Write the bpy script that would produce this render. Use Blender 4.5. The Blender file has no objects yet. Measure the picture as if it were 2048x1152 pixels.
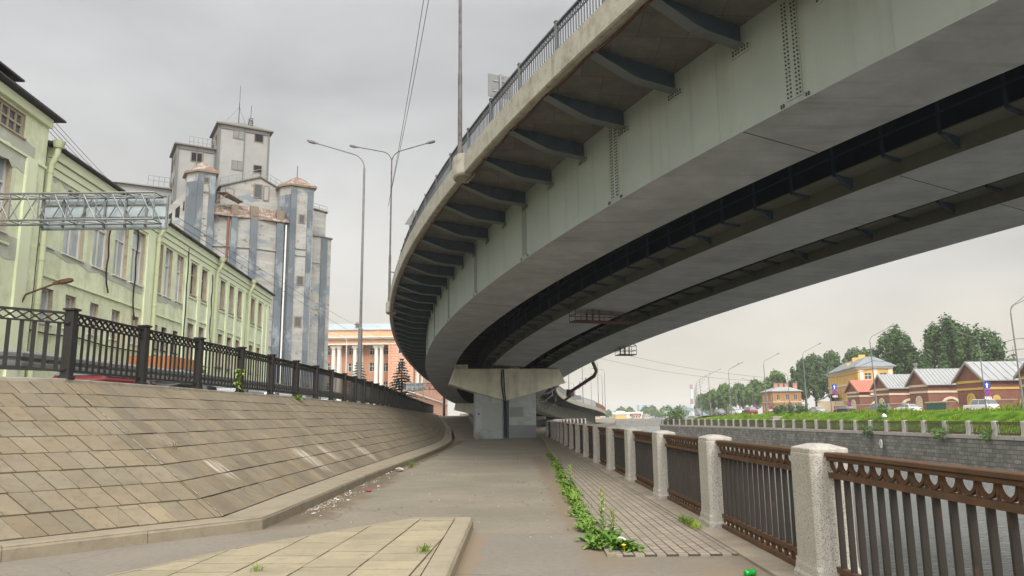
import bpy, math, random
from math import radians as R, sin, cos, pi, sqrt, atan2
from mathutils import Vector as V, Matrix
random.seed(7)
scene = bpy.context.scene
col = scene.collection

# ------------------------------------------------------------------ camera
cam_d = bpy.data.cameras.new("camera")
cam = bpy.data.objects.new("camera", cam_d); col.objects.link(cam)
PITCH, ROLL, CZ = R(9.8), R(0.6), 1.5
fw = V((0, cos(PITCH), sin(PITCH))); rt0 = V((1, 0, 0)); up0 = rt0.cross(fw)
rt = rt0*cos(ROLL) - up0*sin(ROLL); up = up0*cos(ROLL) + rt0*sin(ROLL)
m = Matrix((rt, up, -fw)).transposed().to_4x4(); m.translation = (0, 0, CZ)
cam.matrix_world = m
cam_d.sensor_fit = 'HORIZONTAL'; cam_d.sensor_width = 36.0
cam_d.lens = 36.0*1500/2048
cam_d.clip_start = 0.05; cam_d.clip_end = 6000
scene.camera = cam

# ------------------------------------------------------------------ world: overcast sky
SUN_EL, SUN_AZ = R(44), R(165)          # azimuth clockwise from +Y
world = bpy.data.worlds.new("World"); scene.world = world
world.use_nodes = True
nt = world.node_tree; nt.nodes.clear()
def N(t, **k):
    n = nt.nodes.new(t)
    for a, b in k.items(): setattr(n, a, b)
    return n
def L(a, b): nt.links.new(a, b)
sky = N('ShaderNodeTexSky', sky_type='NISHITA', sun_disc=False, sun_elevation=SUN_EL, sun_rotation=SUN_AZ)
bg_sky = N('ShaderNodeBackground'); bg_sky.inputs[1].default_value = 0.06
L(sky.outputs[0], bg_sky.inputs[0])
tc = N('ShaderNodeTexCoord')
sep = N('ShaderNodeSeparateXYZ'); L(tc.outputs['Generated'], sep.inputs[0])
mp = N('ShaderNodeMapping'); mp.inputs['Scale'].default_value = (1.0, 1.0, 2.6)
L(tc.outputs['Generated'], mp.inputs[0])
n1 = N('ShaderNodeTexNoise'); n1.inputs['Scale'].default_value = 1.9; n1.inputs['Detail'].default_value = 7; n1.inputs['Roughness'].default_value = .5
n1.inputs['Distortion'].default_value = .35
L(mp.outputs[0], n1.inputs['Vector'])
# brightness of the cloud deck against height: bright low down, greyer, then the bright zenith
rz = N('ShaderNodeValToRGB'); cr = rz.color_ramp
cr.elements[0].position = 0.0; cr.elements[0].color = (.46, .415, .33, 1)
cr.elements[1].position = 1.0; cr.elements[1].color = (1.0, 1.0, .98, 1)
for p, c in ((.05, (.455, .412, .335, 1)), (.17, (.40, .388, .36, 1)), (.33, (.375, .373, .37, 1)), (.50, (.36, .361, .366, 1)), (.68, (.7, .7, .7, 1))):
    e = cr.elements.new(p); e.color = c
L(sep.outputs['Z'], rz.inputs[0])
mr = N('ShaderNodeMapRange'); mr.inputs[1].default_value = .3; mr.inputs[2].default_value = .7; mr.inputs[3].default_value = .76; mr.inputs[4].default_value = 1.22
L(n1.outputs[0], mr.inputs[0])
mulc = N('ShaderNodeVectorMath', operation='SCALE'); L(rz.outputs[0], mulc.inputs[0]); L(mr.outputs[0], mulc.inputs['Scale'])
# sky behind the camera raised: unseen fill added for faces turned that way
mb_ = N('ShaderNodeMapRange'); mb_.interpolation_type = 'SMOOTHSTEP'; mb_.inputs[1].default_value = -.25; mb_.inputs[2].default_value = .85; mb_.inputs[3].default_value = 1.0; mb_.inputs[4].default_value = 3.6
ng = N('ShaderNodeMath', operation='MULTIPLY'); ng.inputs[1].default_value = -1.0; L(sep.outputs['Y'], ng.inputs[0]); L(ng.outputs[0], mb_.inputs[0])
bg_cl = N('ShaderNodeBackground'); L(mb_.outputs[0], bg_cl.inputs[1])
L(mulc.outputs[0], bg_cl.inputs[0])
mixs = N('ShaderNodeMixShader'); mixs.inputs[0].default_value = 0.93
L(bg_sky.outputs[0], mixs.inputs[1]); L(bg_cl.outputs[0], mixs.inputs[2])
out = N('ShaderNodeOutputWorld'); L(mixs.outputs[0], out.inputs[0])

# ------------------------------------------------------------------ sun behind cloud
sd = bpy.data.lights.new("sun", 'SUN'); sd.energy = 1.5; sd.angle = R(20); sd.color = (1.0, .955, .88)
sun = bpy.data.objects.new("sun", sd); col.objects.link(sun)
sdir = V((sin(SUN_AZ)*cos(SUN_EL), cos(SUN_AZ)*cos(SUN_EL), sin(SUN_EL)))
sun.rotation_euler = sdir.to_track_quat('Z', 'Y').to_euler()
sun.location = (0, -20, 60)

scene.view_settings.view_transform = 'Standard'
scene.view_settings.look = 'None'
scene.view_settings.exposure = 0.8
scene.view_settings.gamma = 1.0
scene.render.engine = 'CYCLES'
scene.cycles.max_bounces = 6; scene.cycles.diffuse_bounces = 4; scene.cycles.glossy_bounces = 3
scene.cycles.transparent_max_bounces = 6; scene.cycles.volume_bounces = 0
scene.cycles.use_denoising = True
try: scene.cycles.denoiser = 'OPENIMAGEDENOISE'
except Exception: pass

# ------------------------------------------------------------------ materials
def lin(c):
    f = lambda u: u/12.92 if u <= .04045 else ((u+.055)/1.055)**2.4
    return tuple(f(x/255) for x in c)
MATS = {}
def mat(name, c, rough=.8, var=.15, scale=2.0, c2=None, cover=.5, c2scale=1.0, edge=.08, bump=.15, bscale=25., metal=0., tint=False,
        streak=None, spec=.3, brick=None, obj_rand=0., stretch=(1, 1, 1), c3=None, cover3=.6, c3scale=4., dist=.01):
    """procedural surface: base colour with broad mottling, one or two patchy second colours, fine bump"""
    if name in MATS: return MATS[name]
    M = bpy.data.materials.new(name); M.use_nodes = True
    t = M.node_tree; t.nodes.clear()
    def n(k, **a):
        q = t.nodes.new(k)
        for x, y in a.items(): setattr(q, x, y)
        return q
    l = t.links.new
    o = n('ShaderNodeOutputMaterial'); b = n('ShaderNodeBsdfPrincipled'); l(b.outputs[0], o.inputs[0])
    b.inputs['Roughness'].default_value = rough; b.inputs['Metallic'].default_value = metal
    b.inputs['Specular IOR Level'].default_value = spec
    co = n('ShaderNodeTexCoord'); mpn = n('ShaderNodeMapping'); mpn.inputs['Scale'].default_value = stretch
    l(co.outputs['Object'], mpn.inputs[0]); vec = mpn.outputs[0]
    def noise(sc, det=6, rg=.6, v=vec):
        q = n('ShaderNodeTexNoise'); q.inputs['Scale'].default_value = sc; q.inputs['Detail'].default_value = det
        q.inputs['Roughness'].default_value = rg; l(v, q.inputs['Vector']); return q.outputs[0]
    def mix(fac, a, bb):
        q = n('ShaderNodeMix', data_type='RGBA'); 
        if hasattr(fac, 'links'): l(fac, q.inputs[0])
        else: q.inputs[0].default_value = fac
        for s, x in ((6, a), (7, bb)):
            if hasattr(x, 'links'): l(x, q.inputs[s])
            else: q.inputs[s].default_value = (*x, 1)
        return q.outputs[2]
    def rng(v, a, bb, c0=0., c1=1.):
        q = n('ShaderNodeMapRange'); l(v, q.inputs[0])
        for i, x in enumerate((a, bb, c0, c1)): q.inputs[i+1].default_value = x
        return q.outputs[0]
    cc = c
    if brick:
        bk = n('ShaderNodeTexBrick'); bw, bh, mo, mc = brick[:4]
        bk.inputs['Scale'].default_value = 1.0; bk.inputs['Brick Width'].default_value = bw; bk.inputs['Row Height'].default_value = bh
        bk.inputs['Mortar Size'].default_value = mo; bk.inputs['Mortar Smooth'].default_value = .3; bk.inputs['Bias'].default_value = 0
        bk.inputs['Color1'].default_value = (*[x*(1-var) for x in c], 1); bk.inputs['Color2'].default_value = (*[x*(1+var) for x in c], 1)
        bk.inputs['Mortar'].default_value = (*mc, 1)
        ax = brick[4] if len(brick) > 4 else 'XY'
        if ax != 'XY':
            sp = n('ShaderNodeSeparateXYZ'); l(vec, sp.inputs[0]); cb = n('ShaderNodeCombineXYZ')
            if ax == 'SZ':
                ad = n('ShaderNodeMath', operation='ADD'); l(sp.outputs[0], ad.inputs[0]); l(sp.outputs[1], ad.inputs[1]); l(ad.outputs[0], cb.inputs[0]); l(sp.outputs[2], cb.inputs[1])
            elif ax == 'YX':
                l(sp.outputs[1], cb.inputs[0]); l(sp.outputs[0], cb.inputs[1])
            l(cb.outputs[0], bk.inputs['Vector'])
        else: l(vec, bk.inputs['Vector'])
        cc = bk.outputs['Color']
    if tint:
        at = n('ShaderNodeAttribute', attribute_name='tint')
        q = n('ShaderNodeMix', data_type='RGBA', blend_type='MULTIPLY'); q.inputs[0].default_value = 1
        if hasattr(cc, 'links'): l(cc, q.inputs[6])
        else: q.inputs[6].default_value = (*cc, 1)
        l(at.outputs['Color'], q.inputs[7]); cc = q.outputs[2]
    if c2 is not None:
        f = rng(noise(c2scale, 8, .65), 1-cover-edge, 1-cover+edge)
        cc = mix(f, cc, c2)
    if c3 is not None:
        f = rng(noise(c3scale, 8, .7), 1-cover3-edge, 1-cover3+edge)
        cc = mix(f, cc, c3)
    if streak:
        sv = n('ShaderNodeMapping'); sv.inputs['Scale'].default_value = streak[1]; l(co.outputs['Object'], sv.inputs[0])
        f = rng(noise(1.0, 5, .6, sv.outputs[0]), .52, .78, 0, streak[2]); cc = mix(f, cc, streak[0])
    # broad mottling
    v1 = rng(noise(scale, 8, .65), .25, .75, 1-var, 1+var)
    if obj_rand:
        oi = n('ShaderNodeObjectInfo'); v2 = rng(oi.outputs['Random'], 0, 1, 1-obj_rand, 1+obj_rand)
        mm = n('ShaderNodeMath', operation='MULTIPLY'); l(v1, mm.inputs[0]); l(v2, mm.inputs[1]); v1 = mm.outputs[0]
    q = n('ShaderNodeVectorMath', operation='SCALE')
    if hasattr(cc, 'links'): l(cc, q.inputs[0])
    else: q.inputs[0].default_value = cc
    l(v1, q.inputs['Scale']); l(q.outputs[0], b.inputs['Base Color'])
    if bump:
        bp = n('ShaderNodeBump'); bp.inputs['Strength'].default_value = bump; bp.inputs['Distance'].default_value = dist
        h = noise(bscale, 5, .65)
        if brick:
            ms = n('ShaderNodeMath', operation='SUBTRACT'); l(h, ms.inputs[0]); l(bk.outputs['Fac'], ms.inputs[1]); h = ms.outputs[0]
        l(h, bp.inputs['Height']); l(bp.outputs[0], b.inputs['Normal'])
    MATS[name] = M
    return M

# ------------------------------------------------------------------ mesh building
WPOS = {}          # object name -> world position of its origin (no rotation while building)
class MB:
    def __init__(s): s.v = []; s.f = []; s.mi = []; s.c = []
    def poly(s, pts, mi=0, c=1.0):
        i = len(s.v); s.v += [tuple(p) for p in pts]; s.f.append(tuple(range(i, i+len(pts)))); s.mi.append(mi); s.c.append(c)
    def hexa(s, p, mi=0, c=1.0, skip=()):
        """8 corners: bottom ring 0-3, top ring 4-7"""
        i = len(s.v); s.v += [tuple(q) for q in p]
        for k, f in enumerate(((3, 2, 1, 0), (4, 5, 6, 7), (0, 1, 5, 4), (1, 2, 6, 5), (2, 3, 7, 6), (3, 0, 4, 7))):
            if k in skip: continue
            s.f.append(tuple(i+j for j in f)); s.mi.append(mi); s.c.append(c)
    def box(s, x0, x1, y0, y1, z0, z1, mi=0, c=1.0):
        s.hexa([(x0, y0, z0), (x1, y0, z0), (x1, y1, z0), (x0, y1, z0), (x0, y0, z1), (x1, y0, z1), (x1, y1, z1), (x0, y1, z1)], mi, c)
    def obox(s, o, a, b, c_, mi=0, c=1.0):
        o, a, b, c_ = V(o), V(a), V(b), V(c_)
        s.hexa([o, o+a, o+a+b, o+b, o+c_, o+a+c_, o+a+b+c_, o+b+c_], mi, c)
    def bar(s, p, q, w, h, mi=0, upv=(0, 0, 1)):
        p, q = V(p), V(q); d = (q-p).normalized(); u = V(upv)
        if abs(d.dot(u)) > .99: u = V((0, 1, 0))
        a = d.cross(u).normalized()*w; b = a.cross(d).normalized()*h
        s.obox(p-a/2-b/2, a, q-p, b, mi)
    def prism(s, pts, vec, mi=0, c=1.0):
        n = len(pts); i = len(s.v); vec = V(vec)
        s.v += [tuple(p) for p in pts] + [tuple(V(p)+vec) for p in pts]
        s.f.append(tuple(range(i+n-1, i-1, -1))); s.f.append(tuple(range(i+n, i+2*n))); s.mi += [mi, mi]; s.c += [c, c]
        for k in range(n):
            s.f.append((i+k, i+(k+1) % n, i+n+(k+1) % n, i+n+k)); s.mi.append(mi); s.c.append(c)
    def loft(s, rings, mi=0, closed=True, cap=True, c=1.0):
        i = len(s.v); n = len(rings[0])
        for r in rings: s.v += [tuple(p) for p in r]
        for k in range(len(rings)-1):
            for j in range(n if closed else n-1):
                a = i+k*n+j; b = i+k*n+(j+1) % n
                s.f.append((a, b, b+n, a+n)); s.mi.append(mi); s.c.append(c)
        if cap and closed:
            s.f.append(tuple(range(i+n-1, i-1, -1))); e = i+(len(rings)-1)*n; s.f.append(tuple(range(e, e+n))); s.mi += [mi, mi]; s.c += [c, c]
    def tube(s, pts, r, n=8, mi=0, cap=True):
        pts = [V(p) for p in pts]; rings = []; rs = r if isinstance(r, (list, tuple)) else [r]*len(pts)
        prev = None
        for k, p in enumerate(pts):
            d = (pts[min(k+1, len(pts)-1)]-pts[max(k-1, 0)]).normalized()
            if prev is None:
                u = V((0, 0, 1)) if abs(d.z) < .9 else V((1, 0, 0))
                a = d.cross(u).normalized()
            else:
                a = (prev - d*prev.dot(d)).normalized()
            prev = a; b = d.cross(a)
            rings.append([p+(a*cos(2*pi*j/n)+b*sin(2*pi*j/n))*rs[k] for j in range(n)])
        s.loft(rings, mi, True, cap)
    def lathe(s, o, prof, n=12, mi=0):
        o = V(o); s.loft([[o+V((r*cos(2*pi*j/n), r*sin(2*pi*j/n), z)) for j in range(n)] for r, z in prof], mi)
    def build(s, name, mats, parent=None, origin=None, smooth=False, bevel=0., seg=1):
        if not isinstance(mats, (list, tuple)): mats = [mats]
        if parent is not None: org = WPOS[parent.name]
        elif origin is not None: org = V(origin)
        else: org = V((0, 0, 0))
        me = bpy.data.meshes.new(name)
        me.from_pydata([(x-org.x, y-org.y, z-org.z) for x, y, z in s.v], [], s.f)
        for m_ in mats: me.materials.append(m_)
        me.polygons.foreach_set('material_index', s.mi)
        if any(c != 1.0 for c in s.c):
            at = me.color_attributes.new('tint', 'FLOAT_COLOR', 'CORNER'); d = []
            for p, c in zip(me.polygons, s.c):
                k = c if isinstance(c, tuple) else (c, c, c)
                d += [*k, 1.0]*p.loop_total
            at.data.foreach_set('color', d)
        if smooth: me.polygons.foreach_set('use_smooth', [True]*len(me.polygons))
        me.update()
        o = bpy.data.objects.new(name, me); col.objects.link(o)
        if parent is not None: o.parent = parent
        else: o.location = org
        WPOS[o.name] = org
        if bevel:
            bm_ = o.modifiers.new('bevel', 'BEVEL'); bm_.width = bevel; bm_.segments = seg; bm_.limit_method = 'ANGLE'; bm_.angle_limit = R(40)
        return o
def tag(o, label, cat, group=None):
    o['label'] = label; o['category'] = cat
    if group: o['group'] = group
    return o
def thing(name, label, cat, loc=(0, 0, 0), group=None):
    o = bpy.data.objects.new(name, None); col.objects.link(o); o.location = loc; o.empty_display_size = .3
    WPOS[o.name] = V(loc)
    return tag(o, label, cat, group)
def struct(o, kind='structure'):
    o['kind'] = kind; return o
def dup(root, loc, rz=0., label=None, sc=1.0, group=None):
    def cp(o, par):
        c = o.copy(); col.objects.link(c); c.parent = par
        for ch in list(o.children): cp(ch, c)
        return c
    r = cp(root, None); r.location = loc; r.rotation_euler = (0, 0, rz); r.scale = (sc, sc, sc)
    if label: r['label'] = label
    if group: r['group'] = group
    return r
def merge(dst, src):
    i = len(dst.v); dst.v += src.v; dst.f += [tuple(k+i for k in f) for f in src.f]; dst.mi += src.mi; dst.c += src.c

def holed_wall(mb, o, u, n, s0, s1, z0, z1, holes, depth=.2, mi=0, mir=0):
    """wall in the plane of o + s*u + z*up, outward normal n, with rectangular openings and their reveals"""
    o, u, n = V(o), V(u), V(n)
    P = lambda s, z, d=0.: o+u*s+V((0, 0, z))-n*d
    ss = sorted({s0, s1, *[h[0] for h in holes], *[h[1] for h in holes]}); zs = sorted({z0, z1, *[h[2] for h in holes], *[h[3] for h in holes]})
    ss = [s for s in ss if s0-1e-6 <= s <= s1+1e-6]; zs = [z for z in zs if z0-1e-6 <= z <= z1+1e-6]
    for zi in range(len(zs)-1):
        run = None
        for si in range(len(ss)-1):
            cs, cz = (ss[si]+ss[si+1])/2, (zs[zi]+zs[zi+1])/2
            inside = any(h[0] < cs < h[1] and h[2] < cz < h[3] for h in holes)
            if inside:
                if run is not None: mb.poly([P(run, zs[zi]), P(ss[si], zs[zi]), P(ss[si], zs[zi+1]), P(run, zs[zi+1])], mi); run = None
            elif run is None: run = ss[si]
        if run is not None: mb.poly([P(run, zs[zi]), P(ss[-1], zs[zi]), P(ss[-1], zs[zi+1]), P(run, zs[zi+1])], mi)
    for a, b, c, d in holes:
        mb.poly([P(a, c), P(a, d), P(a, d, depth), P(a, c, depth)], mir); mb.poly([P(b, c), P(b, c, depth), P(b, d, depth), P(b, d)], mir)
        mb.poly([P(a, c), P(a, c, depth), P(b, c, depth), P(b, c)], mir); mb.poly([P(a, d), P(b, d), P(b, d, depth), P(a, d, depth)], mir)
def add_window(parent, o, u, n, h, depth, fm, gm, bars_s=(), bars_z=(), fw_=.07, sill=None, pane_label=None):
    """one window: frame (part) with its pane as sub-part; bars at fractions"""
    o, u, n = V(o), V(u), V(n); a, b, c, d = h
    P = lambda s, z, dd: o+u*s+V((0, 0, z))-n*dd
    f = MB(); t = .05
    def piece(sa, sb, za, zb): f.obox(P(sa, za, depth-.004), u*(sb-sa), n*t, V((0, 0, zb-za)))
    piece(a, a+fw_, c, d); piece(b-fw_, b, c, d); piece(a+fw_, b-fw_, c, c+fw_); piece(a+fw_, b-fw_, d-fw_, d)
    hb = fw_*.4
    for z_ in bars_z:
        zz = c+(d-c)*z_; piece(a+fw_, b-fw_, zz-hb, zz+hb)
    for bs in bars_s:
        s_, f0, f1 = bs if isinstance(bs, tuple) else (bs, 0, 1)
        x = a+(b-a)*s_; f.obox(P(x-hb, c+(d-c)*f0+fw_*.5, depth-.008), u*(2*hb), n*(t-.008), V((0, 0, (d-c)*(f1-f0)-fw_)))
    if sill: f.obox(P(a-.06, c-.05, -.06), u*(b-a+.12), -n*(depth), V((0, 0, .045)))
    w = f.build('window', fm, parent)
    g = MB(); g.poly([P(a, c, depth-.001), P(b, c, depth-.001), P(b, d, depth-.001), P(a, d, depth-.001)]); g.build('pane', gm, w)
    return w
def lerp(a, b, t): return a+(b-a)*t
def polyline(pts, s):
    """point at arc length s along a plan polyline"""
    for p, q in zip(pts, pts[1:]):
        p, q = V(p), V(q); d = (q-p).length
        if s <= d: return p+(q-p)*(s/d), (q-p).normalized()
        s -= d
    return q+(q-p).normalized()*s, (q-p).normalized()
def plen(pts): return sum((V(q)-V(p)).length for p, q in zip(pts, pts[1:]))
# ================================================================== materials used in several places
M_asph = mat('asphalt', lin((116, 109, 96)), .92, .12, .35, c2=lin((138, 129, 113)), cover=.44, c2scale=.45, edge=.2, c3=lin((100, 94, 82)), cover3=.36, c3scale=14, bump=.5, bscale=90, dist=.006)
M_dirt = mat('roadside dirt', lin((128, 112, 94)), .95, .2, 3, c2=lin((98, 84, 68)), cover=.45, c2scale=5, bump=.9, bscale=40, dist=.02)
M_pave = mat('pavers', lin((142, 132, 117)), .9, .12, 1.2, brick=(.215, .118, .010, lin((66, 59, 51)), 'YX'), c2=lin((122, 113, 100)), cover=.4, c2scale=.9, edge=.2, bump=.55, bscale=60, dist=.006)
M_conc = mat('concrete', lin((152, 145, 132)), .9, .12, 1.2, c2=lin((122, 115, 101)), cover=.4, c2scale=2.2, edge=.15, bump=.35, bscale=45, streak=(lin((104, 98, 86)), (5, 5, .35), .55))
M_kerb = mat('kerb concrete', lin((138, 128, 110)), .9, .12, 1.5, c2=lin((112, 104, 88)), cover=.4, c2scale=3, edge=.15, bump=.5, bscale=55, c3=lin((112, 101, 84)), cover3=.33, c3scale=9)
M_slab = mat('slope slabs', lin((119, 109, 92)), .92, .12, 1.4, tint=True, c2=lin((101, 92, 77)), cover=.36, c2scale=1.7, edge=.16, bump=.45, bscale=70, dist=.006, c3=lin((90, 84, 70)), cover3=.32, c3scale=9)
M_joint = mat('dark joint', lin((66, 58, 48)), .95, .25, 4, bump=.3)
M_gran = mat('granite', lin((180, 175, 166)), .75, .07, 1.5, c2=lin((76, 73, 70)), cover=.44, c2scale=120, edge=.07, c3=lin((196, 189, 176)), cover3=.40, c3scale=150, bump=.25, bscale=90, dist=.003, streak=(lin((126, 113, 98)), (6, 6, .8), .5))
M_rust = mat('brown painted iron', lin((86, 65, 48)), .7, .15, 3, c2=lin((108, 70, 44)), cover=.42, c2scale=7, edge=.12, c3=lin((66, 52, 42)), cover3=.4, c3scale=14, bump=.3, bscale=60, dist=.003)
M_bars = mat('dark brown iron bars', lin((50, 45, 41)), .7, .15, 3, c2=lin((84, 58, 40)), cover=.30, c2scale=5, edge=.10, bump=.25, bscale=60, dist=.003)
M_black = mat('black fence paint', lin((44, 42, 41)), .55, .15, 4, c2=lin((66, 58, 52)), cover=.3, c2scale=8, bump=.15, bscale=60, dist=.003, spec=.35)
M_zinc = mat('galvanised steel', lin((132, 134, 134)), .5, .12, 2, c2=lin((104, 106, 107)), cover=.4, c2scale=6, bump=.1, metal=.4)
M_lampgrey = mat('lamp post paint', lin((112, 112, 112)), .5, .1, 2, c2=lin((92, 92, 94)), cover=.4, c2scale=5, bump=.08, spec=.4)
M_dark = mat('dark rubber', (.02, .02, .02), .8, .1, 3, bump=.1)
M_grassg = mat('grass blades', lin((90, 122, 24)), .7, .35, .5, c2=lin((138, 156, 46)), cover=.46, c2scale=.7, edge=.08, bump=0, spec=.05)
M_leaf = mat('weed leaves', lin((84, 118, 44)), .55, .25, 6, c2=lin((112, 140, 58)), cover=.4, c2scale=3, bump=.1, obj_rand=.15)
M_glass = mat('window glass', lin((158, 168, 172)), .08, .25, .35, c2=lin((196, 200, 196)), cover=.42, c2scale=.5, edge=.1, bump=.02, bscale=1.5, spec=.9)  # pale base and paler patches stand in for reflected sky
M_glassd = mat('dark window glass', lin((40, 44, 48)), .1, .3, .5, bump=.02, bscale=2, spec=.7)
M_void = mat('dark opening', (.012, .012, .014), .95, .1, 1, bump=0)
M_white = mat('white window paint', lin((208, 208, 202)), .6, .06, 2, bump=.05)

def lime_spot(M, c, r):
    """white mineral runs down the fall line, inside a patch round c"""
    t = M.node_tree; b = next(n for n in t.nodes if n.type == 'BSDF_PRINCIPLED'); src = b.inputs['Base Color'].links[0].from_socket
    n = lambda k, **a: (lambda q: ([setattr(q, x, y) for x, y in a.items()], q)[1])(t.nodes.new(k)); l = t.links.new
    co = n('ShaderNodeTexCoord'); ds = n('ShaderNodeVectorMath', operation='DISTANCE'); ds.inputs[1].default_value = c; l(co.outputs['Object'], ds.inputs[0])
    mr_ = n('ShaderNodeMapRange', interpolation_type='SMOOTHSTEP'); mr_.inputs[1].default_value = r; mr_.inputs[2].default_value = r*.15; l(ds.outputs['Value'], mr_.inputs[0])
    sp = n('ShaderNodeSeparateXYZ'); l(co.outputs['Object'], sp.inputs[0]); m1 = n('ShaderNodeMath', operation='MULTIPLY_ADD'); l(sp.outputs[0], m1.inputs[0]); m1.inputs[1].default_value = .5; l(sp.outputs[1], m1.inputs[2])
    cb = n('ShaderNodeCombineXYZ'); m2 = n('ShaderNodeMath', operation='MULTIPLY'); l(m1.outputs[0], m2.inputs[0]); m2.inputs[1].default_value = 9; l(m2.outputs[0], cb.inputs[0]); l(sp.outputs[0], cb.inputs[1])
    no = n('ShaderNodeTexNoise'); no.inputs['Scale'].default_value = 1.3; no.inputs['Detail'].default_value = 9; no.inputs['Roughness'].default_value = .75; l(cb.outputs[0], no.inputs['Vector'])
    m3 = n('ShaderNodeMath', operation='MULTIPLY'); l(no.outputs[0], m3.inputs[0]); l(mr_.outputs[0], m3.inputs[1])
    f = n('ShaderNodeMapRange'); f.inputs[1].default_value = .43; f.inputs[2].default_value = .58; f.inputs[4].default_value = .72; l(m3.outputs[0], f.inputs[0])
    mx = n('ShaderNodeMix', data_type='RGBA'); l(f.outputs[0], mx.inputs[0]); l(src, mx.inputs[6]); mx.inputs[7].default_value = (*lin((196, 188, 172)), 1); l(mx.outputs[2], b.inputs['Base Color'])
# ================================================================== ground, water
g = MB(); g.poly([(-3000, -300, -4.4), (3000, -300, -4.4), (3000, 4500, -4.4), (-3000, 4500, -4.4)])
struct(g.build('ground', mat('river bed', lin((78, 74, 64)), .95, .2, .02)))
M_water = bpy.data.materials.new('river water'); M_water.use_nodes = True
t = M_water.node_tree; b = t.nodes['Principled BSDF']
b.inputs['Base Color'].default_value = (.14, .145, .135, 1); b.inputs['Roughness'].default_value = .03; b.inputs['Specular IOR Level'].default_value = 1.0
tcw = t.nodes.new('ShaderNodeTexCoord'); mpw = t.nodes.new('ShaderNodeMapping'); mpw.inputs['Scale'].default_value = (.75, 1.7, 1)
mpw.inputs['Rotation'].default_value = (0, 0, R(14))
nw = t.nodes.new('ShaderNodeTexNoise'); nw.inputs['Scale'].default_value = 2.1; nw.inputs['Detail'].default_value = 5; nw.inputs['Roughness'].default_value = .55; nw.inputs['Distortion'].default_value = .6
bw = t.nodes.new('ShaderNodeBump'); bw.inputs['Strength'].default_value = 1.0; bw.inputs['Distance'].default_value = .4
t.links.new(tcw.outputs['Object'], mpw.inputs[0]); t.links.new(mpw.outputs[0], nw.inputs['Vector']); t.links.new(nw.outputs[0], bw.inputs['Height']); t.links.new(bw.outputs[0], b.inputs['Normal'])
ZW = -3.2
g = MB(); g.poly([(2, -120, ZW), (60, -120, ZW), (60, 200, ZW), (420, 420, ZW), (300, 600, ZW), (-10, 600, ZW), (2, 60, ZW)])
struct(g.build('river_water', M_water))

QUAY = [(3.12, -120), (3.12, 54), (3.3, 60), (3.9, 70), (5.0, 85), (6.8, 100), (9.9, 117), (14.3, 133), (20.4, 160), (25.3, 190), (33.3, 250), (47.5, 352), (150, 440)]
g = MB()
pts = [(x, y, 0) for x, y in QUAY] + [(150, 600, 0), (-60, 600, 0), (-60, 120, 0), (-12, 118, 0), (-12, 20, 0), (-30, -2, 0), (-30, -120, 0)]
g.poly(pts); struct(g.build('promenade', M_asph))
M_qw = mat('quay stone', lin((122, 119, 112)), .85, .3, .6, brick=(.85, .37, .03, lin((78, 76, 71)), 'SZ'), c2=lin((84, 84, 72)), cover=.4, c2scale=.8, edge=.15, bump=.8, bscale=8, dist=.05)
g = MB()
for (x0, y0), (x1, y1) in zip(QUAY, QUAY[1:]):
    g.poly([(x0, y0, -.02), (x1, y1, -.02), (x1-.05, y1, -4.3), (x0-.05, y0, -4.3)])
tag(g.build('quay_wall', mat('pale quay stone', lin((126, 124, 118)), .85, .15, .6, brick=(1.3, .42, .02, lin((110, 106, 100)), 'SZ'), bump=.5, bscale=8, dist=.05)), 'stone quay wall dropping to the river below the promenade railing', 'quay wall')

# street level on the left, and its edge
g = MB()
SZ = 1.85
g.poly([(-8.05, 13.6, SZ), (-7.55, 27.8, SZ), (-7.6, 34.4, SZ), (-7.8, 41.4, SZ), (-8.55, 53.5, SZ), (-9.8, 70, SZ), (-11.3, 95, SZ), (-12.4, 117, SZ), (-6, 122, SZ), (-6, 420, SZ), (-260, 420, SZ), (-260, -60, SZ), (-60, -60, SZ), (-23.8, -3.8, SZ), (-9.2, 12.2, SZ)])
struct(g.build('street', mat('street asphalt', lin((120, 115, 110)), .9, .12, .4, bump=.3, bscale=60)))

# ================================================================== kerb, sloped slab wall on the left
SEC = [  # foot of kerb, toe of slope, top of slope : (x, y, z)
 ((-20, -7.6, 0), (-20.35, -7.25, .17), (-24.6, -5.5, 2.2)),
 ((-5.61, 8.56, 0), (-5.93, 8.9, .17), (-10.15, 10.62, 2.2)),
 ((-3.52, 10.85, 0), (-4.1, 10.94, .17), (-7.85, 13.2, 2.2)),
 ((-3.54, 13.45, 0), (-4.2, 13.7, .17), (-7.68, 15.3, 2.2)),
 ((-3.6, 19.3, 0), (-4.3, 20, .17), (-7.38, 20.6, 2.2)),
 ((-3.48, 27.5, 0), (-4.3, 27.5, .17), (-7.22, 27.8, 2.2)),
 ((-3.45, 34.2, 0), (-4.27, 34.2, .17), (-7.27, 34.4, 2.2)),
 ((-3.58, 41.2, 0), (-4.3, 41.2, .17), (-7.48, 41.4, 2.2)),
 ((-3.88, 48, 0), (-4.55, 48, .17), (-7.83, 48, 2.2)),
 ((-4.3, 53.5, 0), (-4.9, 53.5, .17), (-8.22, 53.5, 2.2)),
 ((-5.7, 70, .5), (-6.2, 70, .64), (-9.45, 70, 2.2)),
 ((-8.7, 95, 1.35), (-9.1, 95, 1.5), (-10.95, 95, 2.2)),
 ((-11, 116, 1.86), (-11.4, 116, 2.0), (-12.1, 117, 2.2))]
CUM = [0]
for a, b_ in zip(SEC, SEC[1:]): CUM.append(CUM[-1]+(V(a[1])-V(b_[1])).length)
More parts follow.
